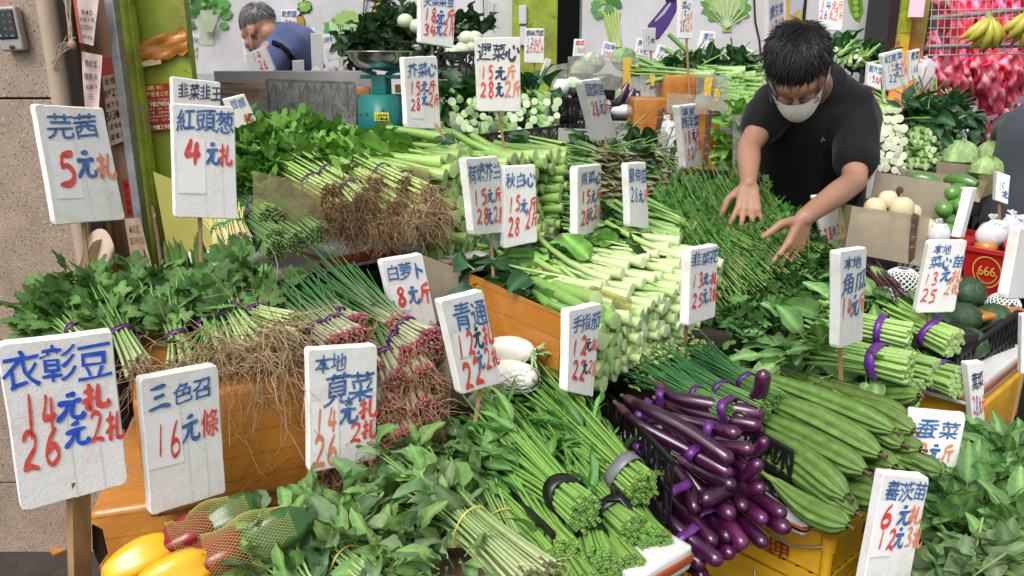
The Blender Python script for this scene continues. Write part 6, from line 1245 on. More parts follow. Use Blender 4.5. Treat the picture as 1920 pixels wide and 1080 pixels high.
for sx, hx in ((-1, -.09), (1, .09)): chain(b_, [hip + Vector((hx, 0, -.02)), hip + Vector((hx * 1.1, .02, -.45)), Vector((hip.x + hx * 1.2, hip.y + .06, .08))], [.085, .062, .045]); cap_(b_, (hip.x + hx * 1.2, hip.y + .06, .05), (hip.x + hx * 1.3, hip.y - .09, .035), .045, .035)
v, nr, q, t3 = remesh(b_, .0048, 3); m = MB(); m.add(v, q, t3, skincol(v)); O('body', m, M_skin, man)
# shirt
b_ = MB(); chest = P(1525, 235, 2.64); waist = P(1515, 410, 2.90)
for (p, r, q_, r2) in ((chest + Vector((-.09, .06, .0)), .11, waist + Vector((-.085, 0, -.05)), .11), (nb + Vector((0, .06, -.015)), .112, chest + Vector((0, .05, 0)), .15), (chest + Vector((-.055, 0, 0)), .13, waist + Vector((-.04, 0, -.05)), .145), (chest + Vector((.055, .0, 0)), .13, waist + Vector((.05, 0, -.05)), .15), (shL + Vector((.02, .02, 0.01)), .080, nb + Vector((-.02, .02, -.012)), .092), (shR + Vector((-.02, .01, 0.012)), .086, nb + Vector((.03, .01, -.012)), .096)): cap_(b_, p, q_, r, r2, 20)
cap_(b_, shL, shL.lerp(elL, .42), .070, .064, 20); cap_(b_, shR, shR.lerp(elR, .70), .072, .068, 20)
b_.sphere(P(1535, 195, 2.78), (.16, .12, .08), 20, 12)
v, nr, q, t3 = remesh(b_, .007, 5); 
f = .010 * ((1 - np.abs(np.sin(v[:, 2] * 19 + v[:, 0] * 15 + 1.8 * np.sin(v[:, 0] * 13 + v[:, 2] * 5)))) ** 2 * np.clip(.5 + np.sin(v[:, 0] * 9 + v[:, 2] * 6), 0, 1)) + .006 * (1 - np.abs(np.sin(v[:, 0] * 24 - v[:, 2] * 13 + v[:, 1] * 9))) ** 2; v = v + nr * f[:, None]
m = MB(); m.add(v, q, t3, (.0070, .0073, .0088)); O('shirt', m, M_cloth, man)
m = MB(); sc_ = P(1543, 262, 2.44)
fn = bilin(P(1539, 257, 2.478), P(1547, 257, 2.478), P(1547, 266, 2.478), P(1539, 266, 2.478), (0, -1, 0)); m.add(fn([0, .5, 1, .8, .5, .2], [1, 0, .7, .75, .3, 1], .0), None, [(0, 1, 4), (0, 4, 5), (1, 2, 3), (1, 3, 4)], (.2, .2, .2)); O('chest_mark', m, M_ink, man, False)
b_ = MB(); chain(b_, [hip + Vector((-.05, 0, 0)), hip + Vector((.05, 0, 0))], [.125, .125])
for hx in (-.09, .09): chain(b_, [hip + Vector((hx, 0, -.02)), hip + Vector((hx * 1.1, .02, -.45)), Vector((hip.x + hx * 1.2, hip.y + .06, .12))], [.115, .09, .07])
v, nr, q, t3 = remesh(b_, .012, 3); m = MB(); m.add(v, q, t3, (.010, .012, .022)); O('trousers', m, M_cloth, man)
# mask: shell over nose, mouth and chin
m = MB(); V = []; nu, nv = 18, 9
for j in range(nv + 1):
    for i in range(nu + 1):
        u = -1 + 2 * i / nu; w = j / nv; a = u * 1.35; z = lerp(.026, -.098, w); ry = lerp(.122, .102, w) + .018 * math.sin(w * 3.1); rx = lerp(.080, .062, w)
        V.append(tuple(L(math.sin(a) * rx, -math.cos(a) * ry + .012 * (j % 2) * .15, z * (1 - .25 * abs(u)) - .012 * abs(u)) ))
m.add(V, [(j * (nu + 1) + i, j * (nu + 1) + i + 1, (j + 1) * (nu + 1) + i + 1, (j + 1) * (nu + 1) + i) for j in range(nv) for i in range(nu)], None, (.86, .86, .86)); O('face_mask', m, M_paper, man)
m = MB()
for sx in (-1, 1):
    m.tube([L(sx * .072, -.028, -.03), L(sx * .083, .0, -.012), L(sx * .086, .028, .0)], .0014, 5, (.78, .78, .78)); m.tube([L(sx * .06, -.028, -.075), L(sx * .08, .0, -.035), L(sx * .086, .028, -.012)], .0014, 5, (.78, .78, .78))
O('mask_strap', m, M_paper, man, True, 'stuff')
m = MB()
for sx in (-1, 1): m.tube([L(sx * .066, -.098, .012), L(sx * .079, -.03, .014), L(sx * .084, .02, .010)], .0020, 6, (.01, .01, .012)); m.tube([L(sx * .034 + .026 * math.cos(a), -.104 + .012 * abs(math.cos(a)), .006 + .018 * math.sin(a)) for a in np.linspace(0, 6.283, 17)], .0016, 5, (.01, .01, .012))
m.tube([L(-.01, -.112, .010), L(.01, -.112, .010)], .0016, 5, (.01, .01, .012)); O('glasses', m, M_black, man)
# hair
def hair(par, c, Rt, s, n, col, length=.07, cover=1.0, thick=.0007, gap=None):
    def L(x, y, z): return Vector(c) + Rt @ (Vector((x, y, z)) * s)
    m = MB(); m.sphere(L(0, .026, .048), (.081 * s, .098 * s, .088 * s), 28, 20, col, Rt, lambda T_, Ph: 1 + RNG.normal(0, .006, T_.shape)); 
    if n > 1000: m.sphere(L(0, .062, .0), (.070 * s, .060 * s, .075 * s), 20, 14, col, Rt)
    for k in range(n):
        a = U(0, 6.283); b2 = math.acos(U(-.25 * cover, 1)); x, y, z = math.sin(b2) * math.sin(a), -math.sin(b2) * math.cos(a), math.cos(b2)
        if y < -.25 and z < .30: continue
        if abs(x) > .75 and z < .0 and y < .1: continue
        p0 = Vector((x * .080, y * .100 + .026, z * .090 + .046)); n0 = Vector((x, y, z)); crown = Vector((.2, .75, .75)); fl = (n0 - crown); fl = (fl - n0 * fl.dot(n0)).normalized() if fl.length > .05 else Vector((1, 0, 0)); fl = (fl + Vector((G(.16), G(.16), G(.16)))).normalized(); pts = [p0 - n0 * .002]; ll = length * U(.5, 1.1)
        lift = U(.0, .12)
        for i in range(4): q9 = pts[-1] + (fl * .3 + n0 * lift * (.3 - .1 * i)) * ll; e9 = Vector(((q9.x) / .083, (q9.y - .026) / .102, (q9.z - .046) / .093)); q9 = q9 if e9.length > 1 else Vector((q9.x / max(.3, e9.length), (q9.y - .026) / max(.3, e9.length) + .026, (q9.z - .046) / max(.3, e9.length) + .046)); pts.append(q9)
        m.tube([L(*p) for p in pts], [thick * 2.6, thick * 3.2, thick * 2.6, thick * 1.6, thick * .3], 4, shade(col, U(.5, 1.8)), fl=.5)
    O('hair', m, M_hair, par)
hair(man, hc, Rh, 1.01, 5200, (.009, .008, .008), .042)
# ---- elderly man at the back, seen from behind and bending
hc2 = P(487, 60, 4.25); Rh2 = Matrix.Rotation(R(-115), 3, 'Z') @ Matrix.Rotation(R(38), 3, 'X'); base = P(545, 200, 4.5); base.z = 0
old = T('person', 'grey haired elderly man in a blue jacket with black shoulder strap at the back', 'person', base)
b_ = MB(); L2 = headparts(b_, hc2, Rh2, 1.02); nb2 = P(515, 75, 4.3); cap_(b_, hc2 + Rh2 @ Vector((0, .045, -.045)), nb2, .055, .065); hp2 = P(555, 200, 4.5)
chain(b_, [nb2, hp2], [.09, .13]); s1, s2 = P(505, 95, 4.1), P(570, 85, 4.5)
for s_, hx in ((s1, P(490, 175, 4.0)), (s2, P(590, 160, 4.4))): e_ = hx; w_ = e_ + Vector((-.15, -.12, -.08)); chain(b_, [s_, e_, w_], [.05, .042, .028]); hand(b_, w_, (-.7, -.5, -.3), (0, 0, -1), .5, 1)
for hx in (-.08, .08): chain(b_, [hp2 + Vector((hx, 0, 0)), Vector((hp2.x + hx, hp2.y, .08))], [.085, .05]); cap_(b_, (hp2.x + hx, hp2.y, .05), (hp2.x + hx - .1, hp2.y - .04, .035), .045, .035)
v, nr, q, t3 = remesh(b_, .008, 3); m = MB(); m.add(v, q, t3, skincol(v, (.40, .20, .12))); O('body', m, M_skin, old)
b_ = MB(); cap_(b_, P(528, 92, 4.28), P(560, 190, 4.45), .135, .15, 20); cap_(b_, P(525, 78, 4.3), P(560, 85, 4.42), .085, .11, 20); cap_(b_, s1 + Vector((.02, .03, -.02)), P(492, 165, 4.05), .085, .07, 20); cap_(b_, s2 + Vector((-.02, 0, -.03)), P(592, 150, 4.4), .09, .075, 20); b_.sphere(P(548, 100, 4.4), (.165, .16, .16), 20, 14)
v, nr, q, t3 = remesh(b_, .010, 4); f = .005 * (np.sin(v[:, 2] * 30 + v[:, 0] * 24 + 2 * np.sin(v[:, 0] * 13)) + .6 * np.sin(v[:, 0] * 50 - v[:, 2] * 18)); v = v + nr * f[:, None]; m = MB(); m.add(v, q, t3, (.085, .115, .24)); O('jacket', m, M_cloth, old)
vj, nj = v, nr
m = MB(); sp = []; kp = ((508, 70), (528, 76), (545, 90), (556, 108), (563, 125), (568, 150))
for (x, y) in [tuple(lerp(np.array(a9), np.array(b9), s9)) for a9, b9 in zip(kp, kp[1:]) for s9 in (0, .25, .5, .75)]:
    eye = Vector((0, 0, CH)); d = ray(x, y).normalized(); w_ = vj - np.array(eye); al = w_ @ np.array(d); dist = np.linalg.norm(w_ - al[:, None] * np.array(d), axis=1); idx = np.where(dist < .03)[0]; k_ = idx[np.argmin(al[idx])] if len(idx) else 0; sp.append(Vector(vj[k_]) + Vector(nj[k_]) * .010 if len(idx) else P(x, y, 4.2))
sp = [((sp[max(0, i - 1)] + sp[i] * 2 + sp[min(len(sp) - 1, i + 1)]) / 4) for i in range(len(sp))]; m.tube([a.lerp(b9, s9) for a, b9 in zip(sp, sp[1:]) for s9 in (0, .5)] + [sp[-1]], .013, 8, (.01, .01, .012), 3); O('shoulder_strap', m, M_cloth, old)
b_ = MB(); 
for hx in (-.08, .08): chain(b_, [hp2 + Vector((hx, 0, 0)), Vector((hp2.x + hx, hp2.y, .12))], [.12, .08])
v, nr, q, t3 = remesh(b_, .015, 3); m = MB(); m.add(v, q, t3, (.03, .03, .035)); O('trousers', m, M_cloth, old)
hair(old, hc2, Rh2, .99, 900, (.14, .135, .135), .03)
m = MB()
for sx in (-1, 1): m.tube([L2(sx * .06, -.06, -.06), L2(sx * .08, -.01, -.02), L2(sx * .086, .022, .005)], .003, 5, (.7, .7, .75))
m.add([tuple(L2(x * .055, -.098 - .01 * (1 - abs(x)), z)) for z in (-.02, -.085) for x in (-1, 0, 1)], [(0, 1, 4, 3), (1, 2, 5, 4)], None, (.7, .72, .78)); O('face_mask', m, M_paper, old)
# ---- bystander cut by the right edge
cx = P(1950, 300, 2.7); by = T('person', 'bystander in a slate grey shirt cut off by the right edge', 'person', (cx.x, cx.y, 0)); x0, y0 = cx.x, cx.y
b_ = MB(); Rb = Matrix.Rotation(R(-90), 3, 'Z'); headparts(b_, (x0, y0, 1.62), Rb); cap_(b_, (x0, y0, 1.55), (x0, y0, 1.4), .055, .06); chain(b_, [(x0, y0, 1.38), (x0, y0, .95)], [.12, .12])
for sy in (-.17, .17): chain(b_, [(x0, y0 + sy, 1.38), (x0 + .03, y0 + sy * 1.2, 1.1), (x0 - .02 + .1, y0 + sy * 1.2, .88)], [.05, .042, .028]); hand(b_, (x0 + .08, y0 + sy * 1.2, .87), (.2, 0, -1), (1, 0, 0), .4, 1)
for sy in (-.09, .09): chain(b_, [(x0, y0 + sy, .92), (x0, y0 + sy, .5), (x0, y0 + sy, .08)], [.085, .06, .045]); cap_(b_, (x0, y0 + sy, .05), (x0 + .15, y0 + sy, .035), .045, .035)
v, nr, q, t3 = remesh(b_, .009, 3); m = MB(); m.add(v, q, t3, skincol(v)); O('body', m, M_skin, by)
b_ = MB(); cap_(b_, (x0 - .01, y0, 1.36), (x0 - .02, y0, 1.08), .135, .14, 20); b_.sphere((x0, y0, 1.38), (.12, .22, .08), 16, 10)
for sy in (-.18, .18): cap_(b_, (x0, y0 + sy, 1.38), (x0 + .02, y0 + sy * 1.2, 1.18), .07, .065)
v, nr, q, t3 = remesh(b_, .012, 4); f = .004 * np.sin(v[:, 2] * 26 + v[:, 1] * 30); v = v + nr * f[:, None]; m = MB(); m.add(v, q, t3, (.055, .065, .078)); O('shirt', m, M_cloth, by)
b_ = MB()
for sy in (-.09, .09): chain(b_, [(x0, y0 + sy, .98), (x0, y0 + sy, .5), (x0, y0 + sy, .12)], [.125, .09, .07])
v, nr, q, t3 = remesh(b_, .014, 3); m = MB(); m.add(v, q, t3, (.035, .03, .022)); O('trousers', m, M_cloth, by)
hair(by, (x0, y0, 1.62), Rb, 1.03, 300, (.012, .01, .01), .04)
# ------------------------------------------------------------ rear of the shop
def bench(label, x0, x1, y0, y1, z, col=(.03, .03, .035)):
    t = T('display_bench', label, 'bench', ((x0 + x1) / 2, (y0 + y1) / 2, 0)); m = MB(); m.bbox(((x0 + x1) / 2, (y0 + y1) / 2, z - .02), (x1 - x0, y1 - y0, .04), .004, None, col); O('top', m, M_wood, t)
    for x in (x0 + .04, x1 - .04):
        for y in (y0 + .04, y1 - .04): m = MB(); m.bar((x, y, 0), (x, y, z - .041), .04, .04, (.09, .09, .095)); O('leg', m, M_metal, t, False)
    m = MB(); m.bbox(((x0 + x1) / 2, y0 + .12, z * .5), (x1 - x0 - .16, .02, z * .75), .003, None, (.02, .02, .025)); O('dark_front_fill', m, M_wood, t)  # near-black front, added as dark background between the rear goods
bench('dark bench at the rear left carrying the scale and clear wrapped boxes', -1.25, .28, 2.86, 3.75, 1.26); bench('dark bench at the rear centre behind the taped boxes', .30, 1.55, 2.98, 3.9, 1.16)
bench('back bench along the wall under the murals', -1.9, 2.2, 4.35, 5.1, 1.35); bench('bench right of the shopkeeper holding the stacked greens', 1.32, 2.2, 2.75, 3.6, 1.12)
bench('low bench behind the yams', 1.1, 1.75, 2.2, 2.72, 1.0)
# weighing scale
TE = (.012, .17, .16)
t = T('weighing_scale', 'teal counter scale with a round steel pan', 'scale', P(720, 285, 2.86)); Ys = 2.86
a, b_ = P(672, 178, Ys), P(752, 290, Ys); w = .155; cx = P(712, 230, Ys).x; zt, zb = P(712, 178, Ys).z, P(712, 280, Ys).z
rt = Matrix.Rotation(R(-14), 3, 'Z'); m = MB()
bm = bmesh.new(); bmesh.ops.create_cube(bm, size=1)
for v_ in bm.verts: k = 1.0 if v_.co.z < 0 else .86; v_.co = Vector((v_.co.x * .150 * k, v_.co.y * .17 * k, v_.co.z * (zt - zb)))
bmesh.ops.bevel(bm, geom=bm.edges[:], offset=.008, segments=2, affect='EDGES'); M_ = Matrix.Translation((cx, Ys + .08, (zt + zb) / 2)) @ rt.to_4x4(); m.bm(bm, M_, TE); bm.free(); O('housing', m, M_plast, t)
m = MB(); m.bbox((cx, Ys + .08, zb + .004), (.175, .20, .018), .005, rt, TE); O('foot', m, M_plast, t)
m = MB(); m.bbox((cx, Ys + .08, zt + .035), (.055, .06, .07), .004, rt, TE); m.bbox((cx, Ys + .08, zt + .062), (.15, .05, .014), .004, rt, TE); O('neck', m, M_plast, t)
m = MB()
for s_ in (-1, 1): m.tube([rt @ Vector((s_ * .02, 0, 0)) + Vector((cx, Ys + .08, zt + .07)), rt @ Vector((s_ * .075, 0, .012)) + Vector((cx, Ys + .08, zt + .075)), rt @ Vector((s_ * .105, 0, .055)) + Vector((cx, Ys + .08, zt + .08))], .007, 8, TE, 3)
O('pan_arm', m, M_plast, t)
m = MB(); k = 12; pr = [(.0, .0), (.05, .002), (.085, .014), (.108, .038), (.118, .062), (.122, .064), (.118, .066), (.104, .042), (.08, .02), (0, .006)]; n = 36; V = [(cx + r * math.cos(j * 2 * math.pi / n), Ys + .08 + r * math.sin(j * 2 * math.pi / n), zt + .085 + z) for r, z in pr for j in range(n)]
m.add(V, [(i * n + j, i * n + (j + 1) % n, (i + 1) * n + (j + 1) % n, (i + 1) * n + j) for i in range(len(pr) - 1) for j in range(n)], None, (.62, .6, .55)); O('steel_pan', m, vmat('polished_steel', .22, .5, 20, .1, .1, .001, rnd=0, hue=0, metal=1), t)
o3 = rt @ Vector((.03, -.082, .02)) + Vector((cx, Ys + .08, (zt + zb) / 2)); m = MB(); m.bbox(o3, (.055, .002, .03), .0005, rt, (.75, .68, .05)); O('yellow_label', m, M_ink, t, False)
q0 = [o3 + rt @ Vector((sx * .026, -.0022, sz * .014)) for sx, sz in ((-1, 1), (1, 1), (1, -1), (-1, -1))]; fn = bilin(*q0, rt @ Vector((0, -1, 0))); ms = {}; put_row(ms, fn, '永昌磅秤廠', 'b', .04, .08, .96, .5, False); put_row(ms, fn, '2476-8641', 'b', .04, .55, .96, .92, False); g_ = ms['b']; g_.C = [np.tile((.02, .02, .02), (len(c_), 1)) for c_ in g_.C]; O('label_print', g_, M_ink, t, False)
m = MB()
for x, z in ((-.055, .028), (-.03, .03), (-.03, -.03), (.035, .045)): m.sphere(o3 * 0 + Vector((cx, Ys + .08, (zt + zb) / 2)) + rt @ Vector((x, -.08, z)), (.004, .003, .004), 8, 6, (.12, .12, .12))
O('screws', m, M_metal, t, True, 'stuff')
for px, py, s in ((683, 171, .05), (719, 170, .035), (752, 166, .04)): m = MB(); m.bbox(P(px, py, 2.98), (s, .04, .03), .004, None, (.5, .22, .05)); O('taped_block', m, M_tape, None, label={683: 'orange taped block left of the scale neck', 719: 'small orange taped block behind the scale neck', 752: 'orange taped block right of the scale neck'}[px], cat='block')
# clear wrapped box rear left
t = T('wrapped_box', 'black crate behind scratched clear plastic left of the scale', 'box', P(540, 290, 3.05)); m = MB()
lattice(m, P(500, 150, 3.12), P(665, 156, 3.12), .165, (.03, .03, .032), .03, .006); O('lattice_panel', m, M_black, t, False)
m = MB(); m.bbox(P(560, 205, 3.2), (.62, .10, .30), .004, None, (.30, .29, .30)); O('inside', m, M_plast, t)
for q, nm in (([(357, 138), (672, 136), (668, 226), (357, 222)], 'front_sheet'), ([(440, 222), (668, 224), (664, 275), (440, 240)], 'lower_fold')):
    m = MB(); ww = [P(x, y, 3.02) for x, y in q]; m.quad(*ww, (.8, .8, .8), 14, 8, lambda p, u, v: p + np.stack([0 * u, .006 * np.sin(u * 23) * np.cos(v * 6 + u * 9), 0 * u], -1)); O(nm, m, M_acr, t)
sheet('brown_fold', [(357, 150), (500, 158), (500, 190), (357, 170)], 3.06, (.45, .22, .09), M_tape, parent=t, amp=.012)
obox('foam_box', 'long foam box under the clear wrapped crate at the rear left', 'box', P(440, 240, 3.0), P(668, 244, 3.0), .3, .13, (.7, .66, .6))
clump('garlic_heap', 'heap of pale garlic heads right of the elderly man', 'garlic', [(610, 140, 3.5), (640, 142, 3.5)], 1, (.01, .01, .01), L_dark, .01, (0, 0, 1)) if 0 else None
for k in range(22):
    m = MB(); r = U(.018, .024); m.sphere(P(U(590, 660), U(131, 150), U(3.35, 3.5)), (r, r, r * .9), 10, 8, (.62, .52, .55), None, lambda T_, Ph: 1 + .06 * np.cos(Ph * 6) + .25 * np.exp(-T_ * 6)); O('garlic_head', m, M_pale, None, label='pale pinkish garlic head in the heap right of the elderly man', cat='garlic', group='garlic heads at the rear')
# kale and kohlrabi
crate('black crate full of dark kale leaves behind the scale pan', [P(652, 66, 3.35), P(792, 82, 3.3), P(800, 66, 3.7), P(660, 52, 3.7)], .12, walls=(0, 1, 3), cell=.03, th=.006)
clump('kale_heap', 'dark crinkled kale leaves heaped high at the rear', 'greens', [(700, 62, 3.5), (740, 50, 3.5), (770, 62, 3.45), (690, 85, 3.4), (735, 85, 3.4), (780, 90, 3.4), (820, 110, 3.4), (760, 105, 3.38), (745, 32, 3.6), (680, 95, 3.38), (860, 70, 3.6), (880, 60, 3.7), (800, 40, 3.6)], 420, (.085, .08, .045), L_kale, .085, (0, -.5, .4), spread=.7, objs=0)
crate('black crate of kohlrabi behind the 15 and 28 signs', [P(822, 100, 3.3), P(900, 98, 3.3), P(905, 75, 3.7), P(830, 78, 3.7)], .11, walls=(0, 1, 3), cell=.025, th=.006)
for k, (x, y) in enumerate(((875, 72), (885, 88), (868, 92), (848, 98), (890, 72), (760, 40), (782, 50), (785, 86))):
    m = MB(); m.sphere(P(x, y, 3.33), (.034, .034, .030), 16, 10, (.60, .68, .48)); O('kohlrabi', m, M_pale, None, label=['kohlrabi above its crate, left of the cream sign', 'kohlrabi second row beside the cream sign', 'pale kohlrabi resting on the crate rim', 'leftmost kohlrabi in the crate', 'kohlrabi touching the cream sign', 'pale bulb high among the kale leaves', 'pale bulb by the top cut sign', 'pale bulb low among the kale'][k], cat='kohlrabi', group='kohlrabi at the rear')
obox('foam_box', 'white foam box with orange tape above the heap of flowering cabbage', 'box', P(770, 150, 3.25), P(910, 146, 3.25), .3, .09, tape=[(.0, .02, (.5, .22, .04))])
# rear centre pile of thin stalks
S_r = protos(5, 'stem', L=.2, r=.0115, c0=(.34, .52, .18), c1=(.16, .32, .07), cap=(.60, .74, .46), n=8, seg=3); S_rs = protos(5, 'cut_stalk', L=.08, r=.0125, c0=(.26, .44, .13), c1=(.13, .28, .06), cap=(.60, .74, .46), n=8, seg=2, wrap=0)
stack('flowering_cabbage_stalk', 'small cut stalk in the rear pile around the cream sign', 'greens', 'rear pile of thin cut stalks', [(832, 190), (1040, 182), (1048, 240), (832, 262)], [3.02, 3.02, 2.92, 2.9], .031, (-.3, .95, -.02), S_rs, out=.03, jit=.6, dj=.28)
clump('flowering_cabbage_leaves', 'dark leaves behind the rear pile of thin stalks', 'greens', [(835, 190, 3.05), (860, 180, 3.1), (900, 178, 3.15), (1000, 178, 3.15)], 70, (.08, .06, .02), L_dark, .10, (-.5, 0, .2), objs=70)
crate('long black crate holding the rear pile of thin stalks', [P(832, 262, 2.86), P(1046, 238, 2.86), P(1046, 200, 3.2), P(832, 205, 3.2)], .1, walls=(0, 1), cell=.03, th=.006)
crate('tall black crate right of the rear pile', [P(1050, 190, 3.1), P(1096, 186, 3.05), P(1096, 180, 3.4), P(1050, 182, 3.4)], .12, walls=(0, 1), cell=.03, th=.006)
crate('long black crate of aubergines under the rear cabbages', [P(1022, 172, 3.6), P(1200, 172, 3.6), P(1200, 160, 3.9), P(1022, 160, 3.9)], .12, walls=(0,), cell=.03, th=.006)
for k in range(14):
    m = MB(); c = P(1085 + 20 * (k % 4) + U(-5, 5), 150 + 12 * (k // 4) + U(-3, 3), 3.65 + U(0, .1)); d = Vector((U(-1, 1), U(-.4, .1), U(-.3, .5))).normalized(); m.tube([c - d * .08, c - d * .05, c, c + d * .06, c + d * .075], [.008, .018, .022, .024, .008], 12, (.018, .006, .028), 3); O('aubergine', m, M_egg, None, label='dark round ended aubergine in the rear crate', cat='aubergine', group='rear aubergines')
for k, (a, bq) in enumerate((((1150, 215), (1178, 155)), ((1165, 218), (1190, 165)))):
    m = MB(); A, B_ = P(*a, 3.3), P(*bq, 3.3); m.tube([A.lerp(B_, s_) for s_ in np.linspace(0, 1, 6)], [.006, .02, .022, .022, .018, .006], 12, (.04, .008, .05), 3); O('aubergine', m, M_egg, None, label=['long aubergine standing upright at the rear, left one', 'long aubergine standing upright at the rear, right one'][k], cat='aubergine')
m = MB(); m.tube([P(1155, 190, 3.3), P(1162, 175, 3.3), P(1166, 168, 3.3)], [.008, .02, .012], 10, (.25, .38, .15), 3); O('bitter_gourd', m, M_gourd, None, label='pale green ribbed gourd beside the upright aubergines', cat='gourd')
def cabbage(c, r, label, col=(.36, .50, .22), wrap=False):
    t = T('cabbage', label, 'cabbage', P(*c)); m = MB(); m.sphere(P(*c), (r, r, r * .88), 24, 16, col, None, lambda T_, Ph: 1 + .015 * np.cos(Ph * 14 + np.sin(T_ * 5) * 2)); O('head', m, M_leafm, t)
    for k in range(5):
        a = k * 1.26 + U(-.3, .3); m = MB(); V = []; n = 9
        for i in range(n):
            for j in range(n):
                th = lerp(.15, 1.75, i / (n - 1)); ph = a + lerp(-.85, .85, j / (n - 1)) * math.sin(min(1.5, th) + .1); rr = r * (1.03 + .012 * k + .02 * math.sin(j * 2.2 + i)) * (1 + (.06 * (i == n - 1))); V.append(tuple(P(*c) + Vector((rr * math.sin(th) * math.cos(ph), rr * math.sin(th) * math.sin(ph), rr * .88 * math.cos(th)))))
        cc = np.array([shade(col, 1.45 if j == 4 else (1.15 if (i + j) % 3 == 0 else .95)) for i in range(n) for j in range(n)]); m.add(V, [(i * n + j, i * n + j + 1, (i + 1) * n + j + 1, (i + 1) * n + j) for i in range(n - 1) for j in range(n - 1)], None, cc); O('outer_leaf', m, M_leafm, t)
cabbage((1092, 133, 3.7), .052, 'pale cabbage in the rear clear box, lower left', (.38, .48, .32)); cabbage((1112, 118, 3.85), .055, 'pale cabbage in the rear clear box, top', (.42, .52, .38)); cabbage((1170, 112, 3.9), .06, 'green cabbage right of the clear box top', (.22, .36, .16)); cabbage((1075, 160, 3.5), .04, 'small pale cabbage at the left of the rear crate', (.42, .52, .36))
m = MB(); m.tube([P(1038, 166, 3.45), P(1045, 165, 3.45), P(1060, 165, 3.45), P(1066, 166, 3.45)], [.01, .038, .038, .02], 14, (.7, .7, .7), 3); O('white_gourd', m, M_pale, None, label='short white radish at the left end of the rear crate', cat='radish')
panel('rear clear box front left of the cabbages', [(1065, 106), (1215, 108), (1212, 172), (1065, 165)], 3.55, M_acr); panel('rear clear panel right of the yellow tape', [(1200, 140), (1248, 140), (1246, 185), (1200, 184)], 3.35, M_acr)
panel('rear clear panel low by the green pillar', [(1022, 125), (1064, 118), (1064, 170), (1030, 170)], 3.6, M_acr)
sheet('yellow_tape', [(1168, 107), (1184, 107), (1182, 172), (1168, 172)], 3.53, (.62, .40, .05), M_paint, label='upright strip of yellow tape on the rear clear box', cat='tape', amp=.001); sheet('yellow_tape', [(1184, 122), (1212, 120), (1213, 136), (1184, 138)], 3.53, (.58, .36, .05), M_paint, label='yellow tape patch pointing right on the rear clear box', cat='tape', amp=.003)
for q, Y, h, lb in ((((1190, 184), (1252, 184)), 3.05, .15, 'orange taped box at the left of the rear trio'), (((1247, 141), (1306, 143)), 3.25, .14, 'orange taped box at the top of the rear trio'), (((1262, 200), (1354, 202)), 3.0, .245, 'tall orange taped box right of the white bag')):
    obox('rear_taped_box', lb, 'box', P(*q[0], Y), P(*q[1], Y), .2, h, mat=M_tape)
panel('clear plastic cover above the tall taped box', [(1250, 175), (1362, 180), (1360, 215), (1250, 212)], 2.97, M_acr); panel('clear panel with yellow tape before the rear green pile', [(1305, 138), (1364, 142), (1364, 205), (1305, 200)], 3.15, M_acr)
for k, q in enumerate((((1322, 143), (1336, 145), (1332, 180), (1318, 178)), ((1338, 166), (1350, 167), (1348, 190), (1340, 192)), ((1218, 140), (1228, 140), (1226, 162), (1220, 160)))): sheet('yellow_tape', list(q), 3.12, (.62, .42, .05), M_paint, label=['yellow tape strip on the rear green pile cover', 'lower yellow tape strip on the rear green pile cover', 'yellow tape drip left of the top taped box'][k], cat='tape', amp=.002)
# rear right green pile
stack('rear_greens_stalk', 'thin bright green stalk end in the rear pile left of the shopkeeper', 'greens', 'rear pile left of the shopkeeper', [(1362, 148), (1432, 140), (1420, 245), (1362, 215)], [3.3, 3.2, 3.1, 3.2], .021, (-.75, .65, .0), S_rs, out=.012, sc=.8, jit=.3)
for k in range(26):
    p = P(1290 + k * 5 + G(3), 140 - k * .2 + G(4), 3.25 + U(0, .25)); OM('rear_greens_shoot', random.choice(S_r), mat4(p, jrot((-.85, .5, .05), .15), 1.3, U(0, 6)), None, 'bright green stem lying on top of the rear pile', 'greens', 'rear pile left of the shopkeeper')
clump('rear_leaf_heap', 'dark leaves and stems on top of the rear green pile', 'greens', [(1290, 128, 3.4), (1330, 124, 3.5), (1370, 125, 3.5), (1405, 122, 3.5)], 130, (.07, .06, .018), L_dark, .075, (-.6, 0, .2), stems=60, objs=60, sc=(.25, .45, .12), sr=.003)
clump('romaine_heap', 'light green lettuce leaves squeezed behind clear plastic beside the left arm', 'lettuce', [(1385, 235, 2.95), (1380, 260, 2.95), (1385, 290, 2.92), (1388, 320, 2.9)], 70, (.035, .04, .035), L_must, .075, (-.2, -.4, .5), objs=70)
panel('clear sheet over the lettuce beside the left arm', [(1374, 215), (1402, 215), (1402, 330), (1374, 322)], 2.85, M_acr)
obox('foam_box', 'yellow topped foam box under the lettuce', 'box', P(1362, 330, 2.9), P(1402, 330, 2.9), .3, .06, (.6, .45, .15)); obox('foam_box', 'foam box with red stripe in the shade behind the mound', 'box', P(1230, 374, 2.75), P(1370, 374, 2.75), .3, .05, (.5, .5, .5), tape=[(.0, .02, (.4, .05, .02))])
m = MB(); m.bar(P(1352, 330, 2.86), P(1352, 400, 2.86), .035, .03, (.16, .17, .19)); m.bar(P(1240, 322, 2.9), P(1368, 324, 2.9), .03, .02, (.07, .055, .045)); O('table_frame', m, M_metal, None, False, label='grey steel table leg and rail left of the shopkeeper', cat='table')
